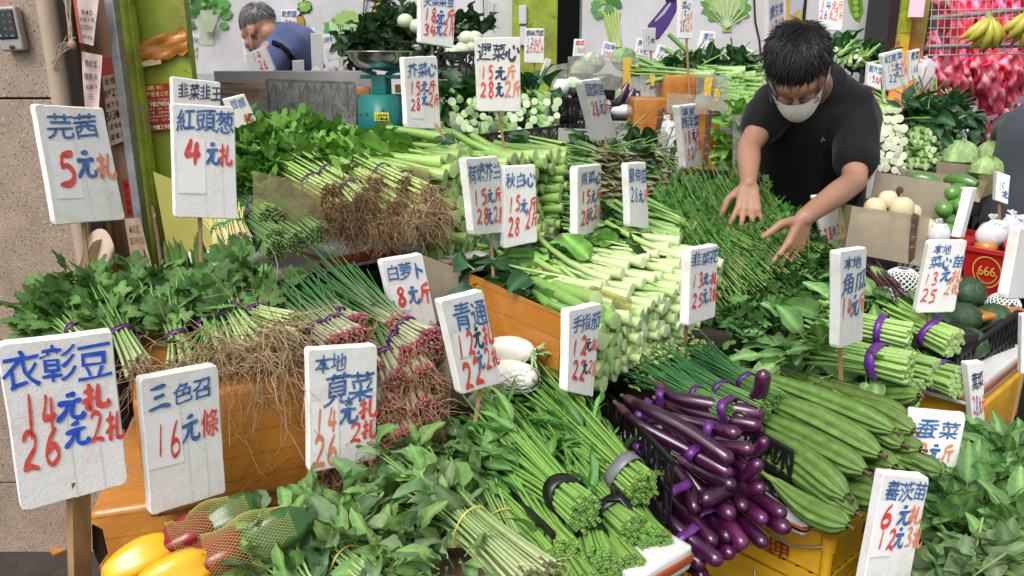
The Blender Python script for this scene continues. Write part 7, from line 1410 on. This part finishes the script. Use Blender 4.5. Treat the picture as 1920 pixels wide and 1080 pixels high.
# green heap behind the shopkeeper's shoulder
clump('pak_choi_heap', 'pak choi with light stems and dark leaves right of the shopkeeper head', 'greens', [(1565, 98, 3.9), (1590, 100, 3.9), (1615, 112, 3.85), (1575, 112, 3.8), (1635, 106, 3.9)], 110, (.07, .06, .03), L_dark, .08, (.6, -.3, .2), objs=60)
for k in range(26): OM('pak_choi_shoot', random.choice(S_r), mat4(P(U(1555, 1612), U(92, 128), U(3.65, 3.8)), jrot((.5, .4, .1), .35), .8, U(0, 6)), None, 'pale green pak choi stem right of the shopkeeper head', 'greens', 'pak choi stems at the rear')
# stacks right of the shopkeeper
S_w = protos(4, 'cut_stalk', L=.09, r=.0125, c0=(.62, .70, .44), c1=(.40, .54, .22), cap=(.72, .78, .58), n=8, seg=2, wrap=1)
W_ = stack('white_choi_stalk', 'white cut stalk in the stack touching the shopkeeper sleeve', 'greens', 'white stalk stack right of the shopkeeper', [(1652, 222), (1696, 225), (1692, 320), (1640, 312)], [2.9, 2.86, 2.84, 2.86], .027, (.2, .95, .0), S_w, out=.012, jit=.2, dj=.07)
stack('green_stalk', 'green cut stalk in the stack between white stalks and bushy greens', 'greens', 'green stalk stack right of the shopkeeper', [(1690, 240), (1752, 250), (1748, 312), (1690, 312)], [2.92, 2.82, 2.8, 2.86], .0215, (-.3, .93, .04), S_rs, out=.012, sc=.78, jit=.2, dj=.1)
S_b = protos(4, 'cut_stalk', L=.09, r=.008, c0=(.16, .28, .09), c1=(.08, .18, .04), cap=(.22, .34, .13), n=7, seg=2, wrap=1)
stack('bushy_stalk', 'thin dark stalk end in the bushy stack left of the pale cabbages', 'greens', 'bushy stack at the right', [(1752, 235), (1808, 225), (1798, 300), (1750, 312)], [2.85, 3.05, 3.0, 2.8], .021, (-.7, .7, .02), S_b, out=.02, jit=.5, dj=.25)
for k in range(24): OM('white_choi_shoot', random.choice(S_ch), mat4(P(1655 + U(0, 40), 212 + U(-6, 8), 2.92 + U(0, .1)), jrot((-.1, .98, .05), .1), .8, U(0, 6)), None, 'white stem lying on top of the white stalk stack', 'greens', 'white stalk stack right of the shopkeeper')
clump('bushy_leaf_heap', 'dark green drooping leaves on the stack under the butcher stall', 'greens', [(1710, 215, 3.0), (1740, 208, 3.1), (1770, 215, 3.1), (1795, 225, 3.1), (1700, 235, 2.95), (1750, 228, 2.95)], 170, (.06, .06, .03), L_dark, .085, (.4, -.5, .1), stems=120, objs=100, sc=(.18, .36, .09), sr=.003)
cabbage((1796, 294, 2.86), .066, 'pale green cabbage, left one under the butcher stall'); cabbage((1872, 296, 2.88), .076, 'largest pale green cabbage behind the bystander'); cabbage((1850, 318, 2.7), .05, 'pale cabbage peeping between the two big ones', (.30, .46, .18)); cabbage((1902, 330, 2.75), .05, 'pale cabbage cut by the right edge', (.30, .46, .18))
for k, (x, y, r) in enumerate(((1805, 222, .03), (1818, 240, .032), (1822, 262, .03), (1812, 280, .03))): m = MB(); m.sphere(P(x, y, 3.2), (r, r, r * .9), 14, 10, (.68, .66, .6)); O('white_turnip', m, M_pale, None, label='white turnip in the row left of the small blue lettered sign', cat='turnip', group='white turnips beneath the butcher stall')
m = MB(); m.tube([P(1808, 244, 3.15), P(1825, 243, 3.15), P(1842, 244, 3.15)], [.012, .018, .012], 10, (.12, .25, .07), 3); O('green_marrow', m, M_skinveg, None, label='slim green marrow lying on the white turnips', cat='marrow')
# butcher stall
bwm = wallmat('butcher_wall', (.28, .2, .26), (.16, .1, .15))
m = MB(); m.box((P(1920, 60, 6.2).x, 6.3, 1.7), (3.2, .2, 3.4)); struct('butcher_back_wall', m, bwm); m = MB(); xl = P(1737, 60, 4.9).x; m.box((xl + .0, 5.35, 1.7), (.06, 1.7, 3.4)); struct('butcher_side_wall', m, bwm)
t = T('meat_counter', 'dark red meat counter under the hanging meat', 'counter', (P(1860, 280, 4.2).x, 4.3, 0)); zc = P(1860, 262, 4.1).z; m = MB(); m.bbox((P(1890, 60, 4.2).x, 4.45, zc - .02), (1.3, .7, .04), .004, None, (.20, .03, .04)); O('counter_top', m, M_plast, t); m = MB(); m.bbox((P(1890, 60, 4.2).x, 4.5, zc * .5), (1.26, .6, zc - .05), .004, None, (.09, .02, .03)); O('front', m, M_plast, t)
M_flesh = vmat('raw_meat', .32, .5, 18, .35, .5, .006, rnd=.12, hue=.008, coat=.3)
def meat(pts, Y, rr, label, grp='hanging cuts of meat', fat=.3, name='meat_cut'):
    w_ = [P(x, y, Y) for x, y in pts]; mb = MB(); n = 26; K = 46; o = []
    for i in range(K): s_ = i / (K - 1) * (len(w_) - 1); j = min(int(s_), len(w_) - 2); o.append(w_[j].lerp(w_[j + 1], s_ - j))
    mb.tube(o, [max(.004, np.interp(i / (K - 1), np.linspace(0, 1, len(rr)), rr)) for i in range(K)], n, (.3, .03, .04), 3, fl=.7)
    a = RNG.uniform(0, 6, 6)
    for vi in range(len(mb.V)):
        v = mb.V[vi]; c = v.mean(0); k1 = np.sin(v[:, 2] * 42 + a[0] + 2.4 * np.sin(v[:, 0] * 48 + a[1])) + .55 * np.sin(v[:, 0] * 170 + v[:, 2] * 110 + a[4]) + .8 * np.sin(v[:, 0] * 90 + v[:, 2] * 40 + a[2]) + .5 * np.sin(v[:, 1] * 120 + v[:, 2] * 77 + a[3])
        if len(v) > 200: cen = np.repeat(np.array([tuple(p) for p in o]), n, 0); mb.V[vi] = v + (v - cen) * (.22 * k1)[:, None]
        f_ = np.clip((k1 * .35 + .5 - (1 - fat)) * 2.2, 0, 1)[:, None]; mb.C[vi] = np.array((.34, .02, .045)) * (1 - f_) + np.array((.70, .34, .36)) * f_
    return O(name, mb, M_flesh, None, label=label, cat='meat', group=grp)
MT = [([(1762, 105), (1755, 150), (1745, 185)], 4.0, [.02, .05, .04], 'hanging rib strip farthest left'), ([(1790, 90), (1792, 130), (1785, 185)], 4.0, [.03, .035, .06], 'hanging leg with a pale bone end'), ([(1815, 110), (1812, 150), (1822, 190)], 4.05, [.03, .075, .03], 'wide hanging cut in the middle left'), ([(1838, 100), (1842, 150), (1852, 200)], 4.0, [.03, .06, .04], 'hanging shoulder in the middle'),
 ([(1850, 120), (1858, 160), (1865, 212)], 3.95, [.025, .05, .045], 'hanging cut reaching lowest in the middle'), ([(1875, 100), (1870, 150), (1876, 205)], 4.05, [.03, .055, .04], 'hanging cut right of the middle'), ([(1895, 95), (1898, 140), (1892, 190)], 4.0, [.025, .06, .03], 'pale fatty hanging cut beneath the right bananas'), ([(1912, 90), (1915, 140), (1908, 180)], 4.05, [.03, .05, .03], 'hanging cut at the right edge'),
 ([(1762, 0), (1772, 40), (1785, 80)], 4.2, [.03, .03, .04], 'upper hanging strip left of the bananas'), ([(1780, -5), (1790, 40), (1795, 90)], 4.15, [.03, .035, .045], 'upper hanging cut behind the rack bar'), ([(1810, -5), (1805, 30), (1812, 70)], 4.25, [.04, .05, .035], 'upper hanging cut behind the left bananas'), ([(1840, 0), (1838, 30), (1845, 70)], 4.25, [.05, .05, .04], 'upper hanging cut between the banana bunches'),
 ([(1870, -5), (1872, 35), (1875, 80)], 4.25, [.05, .05, .035], 'upper hanging cut in front of the right wires'), ([(1900, 0), (1905, 40), (1902, 80)], 4.25, [.045, .05, .04], 'upper hanging cut at the right edge'), ([(1745, 60), (1750, 90), (1758, 112)], 4.1, [.02, .03, .02], 'small dark piece at the rack corner'), ([(1822, 80), (1828, 110), (1830, 140)], 4.15, [.03, .04, .03], 'short hanging piece behind the lower bar'), ([(1860, 80), (1862, 110), (1868, 140)], 4.15, [.03, .04, .03], 'short hanging piece right of the lower bar centre')]
for pts, Y, rr, lb in MT: meat(pts, Y, rr, lb)
for k, (pts, rr) in enumerate((([(1825, 245), (1850, 248), (1875, 250)], [.03, .05, .03]), ([(1860, 235), (1885, 228), (1910, 225)], [.03, .055, .04]), ([(1870, 252), (1895, 252), (1915, 250)], [.03, .04, .03]), ([(1835, 258), (1855, 260), (1870, 262)], [.02, .025, .02]), ([(1880, 218), (1898, 212), (1912, 208)], [.02, .035, .03]), ([(1895, 240), (1908, 240), (1918, 242)], [.03, .05, .03]))): meat(pts, 4.0, rr, ['meat piece at the left of the counter heap', 'meat piece in the middle of the counter heap', 'meat piece at the front right of the counter heap', 'thin slice lying on the counter edge', 'meat piece on top of the counter heap', 'meat piece at the right end of the heap'][k], 'meat heap on the counter')
# rack with wires
t = T('wire_rack', 'steel bar and white wire rack hanging before the meat', 'rack', P(1830, 110, 3.7)); Yr = 3.7
for i, (a, bq, r) in enumerate((((1746, 34), (1930, 18), .012), ((1736, 88), (1930, 84), .012))): m = MB(); m.tube([P(*a, Yr), P(*bq, Yr)], r, 10, (.42, .40, .40), 3); O('bar', m, M_metal, t)
for i in range(15): x = 1750 + i * 12.5; m = MB(); m.tube([P(x, -30, Yr - .02), P(x - 8 + i * .3, 104, Yr - .02)], .0022, 5, (.6, .55, .55)); O('wire', m, M_metal, t)
for i in range(7): y = 2 + i * 17; m = MB(); m.tube([P(1744 - i * 1.4, y, Yr - .022), P(1930, y - 3, Yr - .022)], .0022 if i < 6 else .004, 5, (.6, .55, .55)); O('wire', m, M_metal, t)
# bananas
def bananas(c, label, n, Y):
    t = T('banana_bunch', label, 'bananas', P(*c, Y)); top = P(*c, Y); m = MB(); m.tube([top + Vector((0, 0, .02)), top, top - Vector((0, 0, .01))], [.008, .014, .012], 8, (.30, .36, .08), 3); O('stalk', m, M_skinveg, t)
    for k in range(n):
        a = lerp(-.75, .55, k / (n - 1)) + U(-.05, .05); row = k % 2; o = []; rr = []; L = U(.15, .175)
        for i in range(9):
            s_ = i / 8; o.append(top + Vector((math.sin(a) * L * (s_ ** .85) * 1.0, -.03 * math.sin(s_ * 3) - .02 * row + .03 * s_, -L * s_ * math.cos(a) * .95 + .02 * s_ * s_ * abs(a)))); rr.append((.006, .008, .016, .0195, .0205, .020, .017, .010, .004)[i])
        m = MB(); cc = np.array([shade((.44, .42, .055), .8 if i in (0, 8) else 1) for i in range(9)]); cc[0] = (.22, .30, .05); cc[8] = (.10, .08, .03); m.tube(o, rr, 6 if 0 else 10, cc, 3); O('banana', m, M_skinveg, t)
bananas((1853, 32), 'bunch of seven green yellow bananas hung on the rack, left one', 7, 3.6); bananas((1925, 22), 'banana bunch hung on the rack at the right edge', 6, 3.6)
bag('lilac plastic bag hanging beside the doorpost', (1735, 112), (1735, 140), .045, .075, 3.9, (.5, .42, .62))
vp = MB(); vp.bbox(P(1727, 168, 4.4), (.05, .04, .25), .004, None, (.5, .05, .03)); O('red_box', vp, M_plast, None, label='red box low behind the lilac bag', cat='box')
# butcher lamps, above the view
for k, (x, y, Y, e) in enumerate(((1855, -150, 4.2, 95), (1960, -150, 4.2, 95), (1890, -60, 5.3, 60))):
    p = P(x, y, Y); p.z = min(p.z, 2.35); t = T('butcher_lamp', ['pink butcher lamp hanging over the left meat', 'pink butcher lamp hanging over the right meat', 'pink butcher lamp deeper in the stall'][k], 'lamp', p); m = MB(); m.tube([p + Vector((0, 0, .16)), p + Vector((0, 0, .14)), p + Vector((0, 0, .0))], [.02, .05, .14], 20, (.4, .02, .02)); O('lamp_shade', m, M_plast, t)
    m = MB(); m.sphere(p + Vector((0, 0, .03)), .04, 14, 10, (1, 1, 1)); mm, N, Lk, B, out = nt('pink_bulb'); B.inputs['Emission Color'].default_value = (1, .1, .35, 1); B.inputs['Emission Strength'].default_value = 8; O('bulb', m, mm, t)
    m = MB(); m.tube([p + Vector((0, 0, .16)), p + Vector((0, 0, .9))], .004, 6, (.02, .02, .02)); O('cord', m, M_black, t)
    ld = bpy.data.lights.new('butcher_lamp_light', 'SPOT'); ld.energy = e; ld.spot_size = R(95); ld.spot_blend = .5; ld.color = (1, .03, .27); ld.shadow_soft_size = .06; lo = bpy.data.objects.new('butcher_lamp_light', ld); COL.objects.link(lo); lo.location = p - Vector((0, 0, .08))
b = 'b'
S = [
# label, quad, Y, side, rows, stick
('first tall sign at the far left reading 5 in red, over the coriander', [(63,194),(194,202),(236,412),(104,423)], 1.70, 9, [('芫茜','b',.14,.06,.86,.27),('5','r',.12,.38,.44,.67,.1),('元扎','bo',.42,.37,1.0,.62,.08)], (172,560,.42), dict(old=0,patch=[(.08,.3,.45,.78)],back=2)),
('tall sign reading 4 in heavy red, in front of the green board', [(322,193),(440,200),(446,412),(328,408)], 1.75, 5, [('紅頭葱','b',.04,.03,.98,.24),('4','r',.12,.31,.45,.52,.12),('元扎','br',.5,.32,.92,.52,.08)], (378,510,.42), dict(patch=[(.06,.3,.5,.78)])),
('yellowed sign half hidden behind the red four sign', [(322,143),(414,154),(415,240),(324,240)], 1.84, 5, [('韭菜韭王','n',.12,.08,1.0,.42)], None, dict(old=1)),
('small tilted cream sign above the celery leaves', [(418,186),(458,176),(482,226),(440,244)], 2.35, 2, [('豆苗','b',.2,.1,.9,.4),('扎','r',.5,.6,.9,.95)], None, dict(old=1)),
('largest white sign at the lower left reading 14 and 26', [(-7,646),(210,620),(241,908),(40,962)], 1.08, 4, [('衣彰豆','v',.02,.05,.95,.28),('14','r',.1,.3,.44,.56,.09),('元','v',.42,.33,.66,.5,.09),('扎','r',.66,.29,.92,.47,.1),('26','r',.06,.53,.44,.76,.09),('元','v',.44,.52,.66,.67,.09),('2扎','r',.68,.48,1.02,.68,.08)], (150,1090,.55), dict(stickw=.03, sY=1.12)),
('white sign reading 16 in red on a pasted paper, over the taped box', [(262,710),(409,683),(424,925),(283,969)], 1.2, 11, [('三色召','b',.08,.07,.92,.24),('16','r',.1,.34,.45,.6,.07),('元條','br',.45,.3,.95,.52,.07)], (378,1000,.75), dict(patch=[(.02,.27,.46,.66)], stickw=.004)),
('white sign reading 14 and 26 beside the purple root onions', [(577,655),(708,646),(706,862),(580,889)], 1.36, 9, [('本地','b',.1,.05,.55,.2),('莧菜','b',.2,.2,.95,.46),('14','o',.06,.46,.42,.7,.09),('元扎','br',.44,.44,.98,.62),('26','o',.04,.72,.42,.96,.09),('2扎','r',.56,.64,.98,.8)], (628,905,.42), dict(patch=[(.04,.42,.42,.98)])),
('white radish sign reading 8 in red, leaning behind the radishes', [(713,489),(792,475),(820,608),(742,615)], 1.8, 8, [('白萝卜','b',.06,.08,.96,.32),('8','r',.14,.42,.42,.68,.12),('元斤','br',.42,.4,.98,.68)], None, dict(patch=[(.05,.38,.45,.75)])),
('tilted sign reading 12 and 22 in red, in front of the white radishes', [(826,564),(906,544),(941,719),(865,741)], 1.45, 14, [('青通','b',.2,.05,1,.35),('12','r',.1,.36,.56,.62,.1),('元扎','nr',.5,.32,1.0,.56),('22','r',.1,.68,.6,.94,.1),('元2扎','brr',.48,.58,1.05,.8)], (890,795,.6), dict(patch=[(.1,.36,.5,.62)])),
('sign reading 12 and 22 beside the orange board and thick green stalks', [(1067,582),(1128,568),(1112,745),(1063,735)], 1.5, 17, [('手指茄','b',.1,.08,.98,.28),('12','r',.1,.34,.62,.54,.1),('元扎','nr',.55,.36,1.0,.5),('22','r',.12,.6,.62,.82,.1),('元2扎','nro',.5,.6,1.05,.76)], None, {}),
('sign reading 15 and 28 left of a pair that overlap over the mustard stalks', [(873,297),(935,292),(948,436),(889,442)], 1.9, 14, [('荷塘芥兰','b',.02,.08,1.0,.32),('15','r',.08,.4,.5,.6,.1),('元斤','br',.48,.4,.98,.6),('28','r',.1,.66,.52,.86,.1),('元2斤','brr',.44,.64,1.0,.86)], (925,520,.6), {}),
('sign reading 15 and 28 partly behind its left neighbour over cut stalks', [(945,312),(1004,309),(1008,454),(945,467)], 1.97, 8, [('秋白心','b',.02,.08,.98,.28),('15','r',.1,.36,.5,.56,.1),('元斤','br',.48,.4,1.0,.58),('28','r',.08,.64,.5,.86,.1),('2斤','r',.6,.6,1.0,.8)], None, {}),
('sign reading 15 and 28 between thick cut stalks and pink rooted spinach', [(1083,312),(1128,307),(1124,433),(1083,446)], 2.05, 16, [('青菜心','b',.1,.08,1.0,.27),('15','r',.1,.36,.55,.55,.1),('元斤','br',.52,.36,1.0,.55),('28','r',.1,.64,.55,.84,.1),('元2斤','bro',.45,.6,1.05,.8)], (1090,470,.3), {}),
('narrow sign reading 28 in blue, in front of the pink rooted spinach', [(1177,306),(1211,304),(1217,431),(1181,425)], 2.1, 13, [('皇帝苗','b',.0,.08,.98,.3),('28','b',.04,.38,.5,.6,.06),('元斤','bo',.5,.4,1.02,.6)], None, {}),
('sign reading 15 and 28 right of the green weighing scale', [(756,107),(820,104),(827,243),(763,240)], 2.35, 8, [('芥菜心','b',.08,.08,.95,.28),('15','r',.1,.34,.46,.52,.1),('元斤','br',.46,.32,.9,.48),('28','r',.1,.58,.46,.75,.1),('元2斤','brr',.44,.5,1.0,.68)], (835,262,.8), dict(old=0,patch=[(.15,.56,.5,.86)])),
('cream sign reading 15 and 28, on a bamboo stick over the rear crate', [(891,70),(976,69),(977,210),(896,209)], 2.4, 3, [('遲菜心','n',.04,.08,.98,.32),('15','r',.08,.37,.38,.56,.1),('元斤','no',.42,.38,.9,.56),('28','r',.04,.6,.4,.8,.1),('元2斤','noo',.4,.58,1.0,.8)], (946,280,.45), dict(old=1)),
('sign reading 18 and 34 cut off by the top edge, above the kale', [(787,-28),(857,-28),(850,91),(787,80)], 2.55, 6, [('夫菜菜苗','b',.1,.16,.95,.36),('18','r',.1,.38,.48,.6,.1),('元斤','br',.46,.4,.98,.62),('34','r',.06,.66,.48,.86,.11),('元2斤','brr',.46,.6,1.0,.82)], (812,120,.4), {}),
('strongly tilted sign reading 28 above the spinach', [(1090,151),(1127,147),(1157,258),(1119,266)], 2.35, 13, [('菠菜苗','b',.05,.06,1,.26),('28','r',.1,.34,.5,.56,.08),('元斤','bo',.5,.32,.98,.56)], (1136,278,.5), dict(tint=.97)),
('sign reading 18 and 32, in front of the white bag and taped boxes', [(1273,198),(1307,194),(1317,310),(1286,317)], 2.45, 13, [('溫室','b',.1,.04,.8,.16),('西洋菜','b',.0,.17,1.02,.36),('18','r',.06,.42,.46,.6,.08),('元斤','nr',.5,.38,1.0,.55),('32','r',.14,.68,.54,.86,.08),('2斤','r',.56,.56,1.04,.74)], (1290,400,.5), {}),
('sign reading 13 and 25, in front of the white stemmed cabbage shoots', [(1295,467),(1348,458),(1341,595),(1290,612)], 1.6, 18, [('韭菜花','b',.04,.05,1.0,.24),('13','r',.06,.34,.46,.52,.1),('元扎','br',.44,.34,1.0,.52),('25','r',.08,.6,.48,.78,.1),('元2扎','brr',.46,.56,1.02,.76)], (1285,640,.1), {}),
('sign reading 14, standing in the broad leaf bunches', [(1576,471),(1626,463),(1617,639),(1573,655)], 1.6, 22, [('本地','b',.1,.06,.8,.2),('角瓜','b',.1,.22,.98,.44),('14','r',.05,.46,.48,.7,.08),('元斤','bo',.42,.46,1.02,.68)], (1577,712,.15), {}),
('sign with a chipped corner reading 13 and 25, by the bumpy green gourds', [(1743,452),(1814,451),(1790,586),(1716,588)], 1.85, 9, [('本地','b',.15,.04,.6,.18),('菜心苗','b',.1,.2,1,.38),('13','r',.04,.42,.42,.6,.08),('元扎','bo',.44,.38,1.0,.56),('25','r',.04,.66,.46,.84,.08),('2扎','o',.6,.56,1.0,.74)], (1740,605,.4), dict(tint=.97)),
('sign reading 6 and 12, at the bottom right before the leafy greens', [(1658,888),(1744,895),(1700,1120),(1612,1130)], 1.2, 20, [('蕃茨苗','b',.1,.04,.98,.19),('6','r',.1,.22,.38,.4,.11),('元扎','bo',.44,.22,.96,.38,.08),('12','r',.08,.42,.5,.58,.1),('元3扎','boo',.46,.4,1.06,.57)], None, dict(patch=[(.02,.2,.44,.64)])),
('wide sign reading 2 in faded orange, behind the ridged gourds', [(1703,769),(1812,779),(1784,934),(1686,925)], 1.5, 2, [('蚕菜','b',.2,.07,.92,.3),('12元斤','oobo',-.02,.36,.9,.58)], None, {}),
('narrow sign reading 28 in front of the grey carton at the right', [(1813,682),(1845,679),(1847,827),(1829,838)], 1.7, 14, [('蒿菜','n',.15,.1,.95,.32),('28元斤','rbr',.05,.4,1,.62)], None, {}),
('sign held near the gloveless hand, reading 28 in red', [(1523,368),(1574,362),(1587,446),(1545,461)], 2.3, 6, [('絲瓜','b',.1,.06,.95,.3),('28','r',.1,.68,.46,.92,.12),('元2扎','brr',.44,.66,1.0,.88)], None, {}),
('blank white board seen edge on between yams and red bin', [(1824,352),(1833,352),(1808,446),(1800,446)], 1.95, 20, [], None, {}),
('blank white board at the right edge before the red bin', [(1913,428),(1960,424),(1930,560),(1888,562)], 1.6, 22, [], None, {}),
('blank white board low at the right edge', [(1916,592),(1960,588),(1950,700),(1914,702)], 1.5, 9, [], None, {}),
('small sign reading 15 beside the grey shirted bystander', [(1869,321),(1895,330),(1890,384),(1866,376)], 2.3, 7, [('15','b',.2,.3,.6,.65,.05),('元','b',.5,.55,.98,.8)], (1873,480,.3), {}),
('sign reading 12 and 22 tied to the green doorpost', [(1655,101),(1692,92),(1704,160),(1664,171)], 3.3, 9, [('紅麦菜','b',.05,.06,.95,.26),('12','o',.1,.32,.46,.52,.09),('元斤','bo',.44,.3,1,.5),('22','b',.12,.6,.5,.8,.08),('元2斤','boo',.46,.5,1.05,.7)], None, {}),
('small cream sign reading 16 right of the doorpost sign', [(1706,96),(1725,91),(1720,147),(1706,152)], 3.5, 7, [('青菜','n',.1,.06,.95,.36),('16元','rb',.05,.5,.95,.76)], None, dict(old=1)),
('small sign reading 15 behind the shopkeeper\'s shoulder', [(1629,116),(1655,122),(1652,170),(1626,160)], 3.0, 6, [('靚芥菜','b',.05,.1,.98,.4),('15元斤','obr',.05,.5,1.0,.76)], (1632,210,.5), {}),
('sign reading 14 and 26 hung high above the shopkeeper', [(1537,-30),(1584,-30),(1579,58),(1534,55)], 4.6, 1, [('14元斤','rbo',.04,.36,1,.56),('26元2斤','rboo',.02,.58,1,.78)], None, dict(cat='price sign')),
('tall sign reading 13 behind the shopkeeper\'s head', [(1440,-30),(1470,-30),(1470,60),(1442,83)], 3.6, 14, [('唐生菜','b',.1,.36,.95,.6),('13元斤','rbo',.1,.66,1,.86)], None, {}),
('narrow sign reading 15 and 28 high on a bamboo stick at top centre', [(1275,-28),(1298,-28),(1298,73),(1274,72)], 3.2, 6, [('菜心','b',.2,.3,.9,.45),('15元斤','rbo',.05,.48,1,.66),('28元2斤','rboo',.02,.68,1,.86)], (1293,186,.6), {}),
('sign reading 16 leaning on the wall beneath the cabbage mural', [(1315,57),(1343,60),(1332,109),(1305,103)], 5.0, 2, [('青瓜','b',.2,.08,.9,.38),('16元斤','obo',.05,.5,1,.78)], None, {}),
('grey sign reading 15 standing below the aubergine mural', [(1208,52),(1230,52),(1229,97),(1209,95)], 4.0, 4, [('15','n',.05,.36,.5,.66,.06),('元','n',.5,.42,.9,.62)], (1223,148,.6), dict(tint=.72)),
('white sign reading 14 left of the grey sign', [(1196,71),(1215,75),(1213,106),(1190,103)], 4.3, 2, [('魚仔','b',.1,.08,.95,.45),('14元','rb',.05,.55,.95,.9)], None, {}),
('tilted sign reading 16 right of the grey sign', [(1237,83),(1260,90),(1247,125),(1226,110)], 4.3, 3, [('芋頭','b',.1,.1,.9,.4),('16元','nb',.05,.5,.95,.85)], None, {}),
('small sign reading 20 among the rear cabbages', [(1133,77),(1155,82),(1147,117),(1126,115)], 4.3, 2, [('白豆角','b',.05,.08,.95,.35),('20元斤','rbo',.05,.45,1,.75)], None, {}),
('small sign reading 10 left of the rear cabbages', [(1078,73),(1098,73),(1096,106),(1075,106)], 4.3, 2, [('椰菜','r',.1,.08,.9,.38),('10元斤','rbo',.05,.48,1,.78)], None, {}),
('sign reading 12 and 20 in front of the green pillar', [(985,53),(1021,53),(1020,119),(984,118)], 3.9, 2, [('銀絲芥菜','n',.04,.05,.95,.22),('12元斤','rbo',.05,.28,.85,.48),('20元2斤','rboo',.03,.5,.95,.7)], (1004,175,.5), {}),
('small cream sign reading 18 low beside the green pillar', [(1024,109),(1034,112),(1028,154),(1011,148)], 4.1, 2, [('18元','rb',.05,.35,.95,.7)], None, dict(old=1)),
('small sign reading 20 and 28 by the shopkeeper\'s raised shoulder', [(1393,88),(1417,97),(1401,130),(1381,128)], 4.2, 2, [('甜椒','b',.15,.05,.95,.3),('20元斤','rbr',.05,.38,1,.62),('28','r',.05,.66,.5,.95)], None, {}),
('small sign right of the green board below the broccoli mural', [(350,63),(375,67),(370,121),(346,116)], 4.6, 0, [('辣仔','b',.1,.08,.95,.3),('元斤','bo',.35,.4,1,.6),('元2斤','boo',.2,.65,1.05,.85)], None, {}),
('sign reading 12 behind the elderly man', [(453,65),(492,66),(494,118),(459,118)], 4.9, 0, [('山東薯','b',.05,.05,.9,.5),('12元','rb',.1,.62,.8,.9)], None, {}),
('tilted sign reading 14 over 26 in front of the elderly man', [(458,102),(496,86),(516,133),(470,136)], 3.7, -4, [('14','r',.3,.06,.72,.45,.08),('26','r',.42,.5,.82,.9,.08)], None, dict(tint=.85)),
('sign reading 7 on the wall behind the elderly man', [(527,18),(556,18),(557,57),(528,56)], 5.1, 0, [('乾葱頭','b',.05,.05,.98,.38),('7元包','rbo',.15,.5,.95,.92)], None, {}),
('sign reading 16 with a blank board over it, right of the elderly man', [(566,55),(590,52),(592,100),(575,101)], 4.9, 0, [('瑤柱','b',.1,.08,.9,.35),('16元','rb',.1,.5,.95,.85)], None, {}),
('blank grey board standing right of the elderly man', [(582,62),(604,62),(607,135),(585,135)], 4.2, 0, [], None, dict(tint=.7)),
('tilted sign reading 16 in orange beneath the lettuce mural', [(601,68),(622,62),(637,108),(617,116)], 4.6, 1, [('山東大薯','b',.1,.08,.9,.32),('16元斤','obo',.1,.5,.9,.78)], None, {}),
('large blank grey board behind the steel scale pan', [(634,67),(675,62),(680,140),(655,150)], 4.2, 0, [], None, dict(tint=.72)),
('small blank block in front of the elderly man\'s back', [(548,113),(570,112),(572,150),(549,150)], 3.6, 0, [], None, dict(tint=.8)),
('small sign by the pale cabbages', [(1801,243),(1817,242),(1810,278),(1794,277)], 3.0, 4, [('蒿心','b',.1,.1,.9,.5)], None, {}),
('sign half hidden by the shopkeeper\'s hip', [(1638,318),(1650,296),(1632,372),(1598,378)], 2.75, 0, [('元斤','br',.1,.1,.9,.4)], None, {}),
]
for (lb, q, Y, sd, rows, stk, kw) in S: sign(lb, q, Y, sd, rows, stk, **kw)
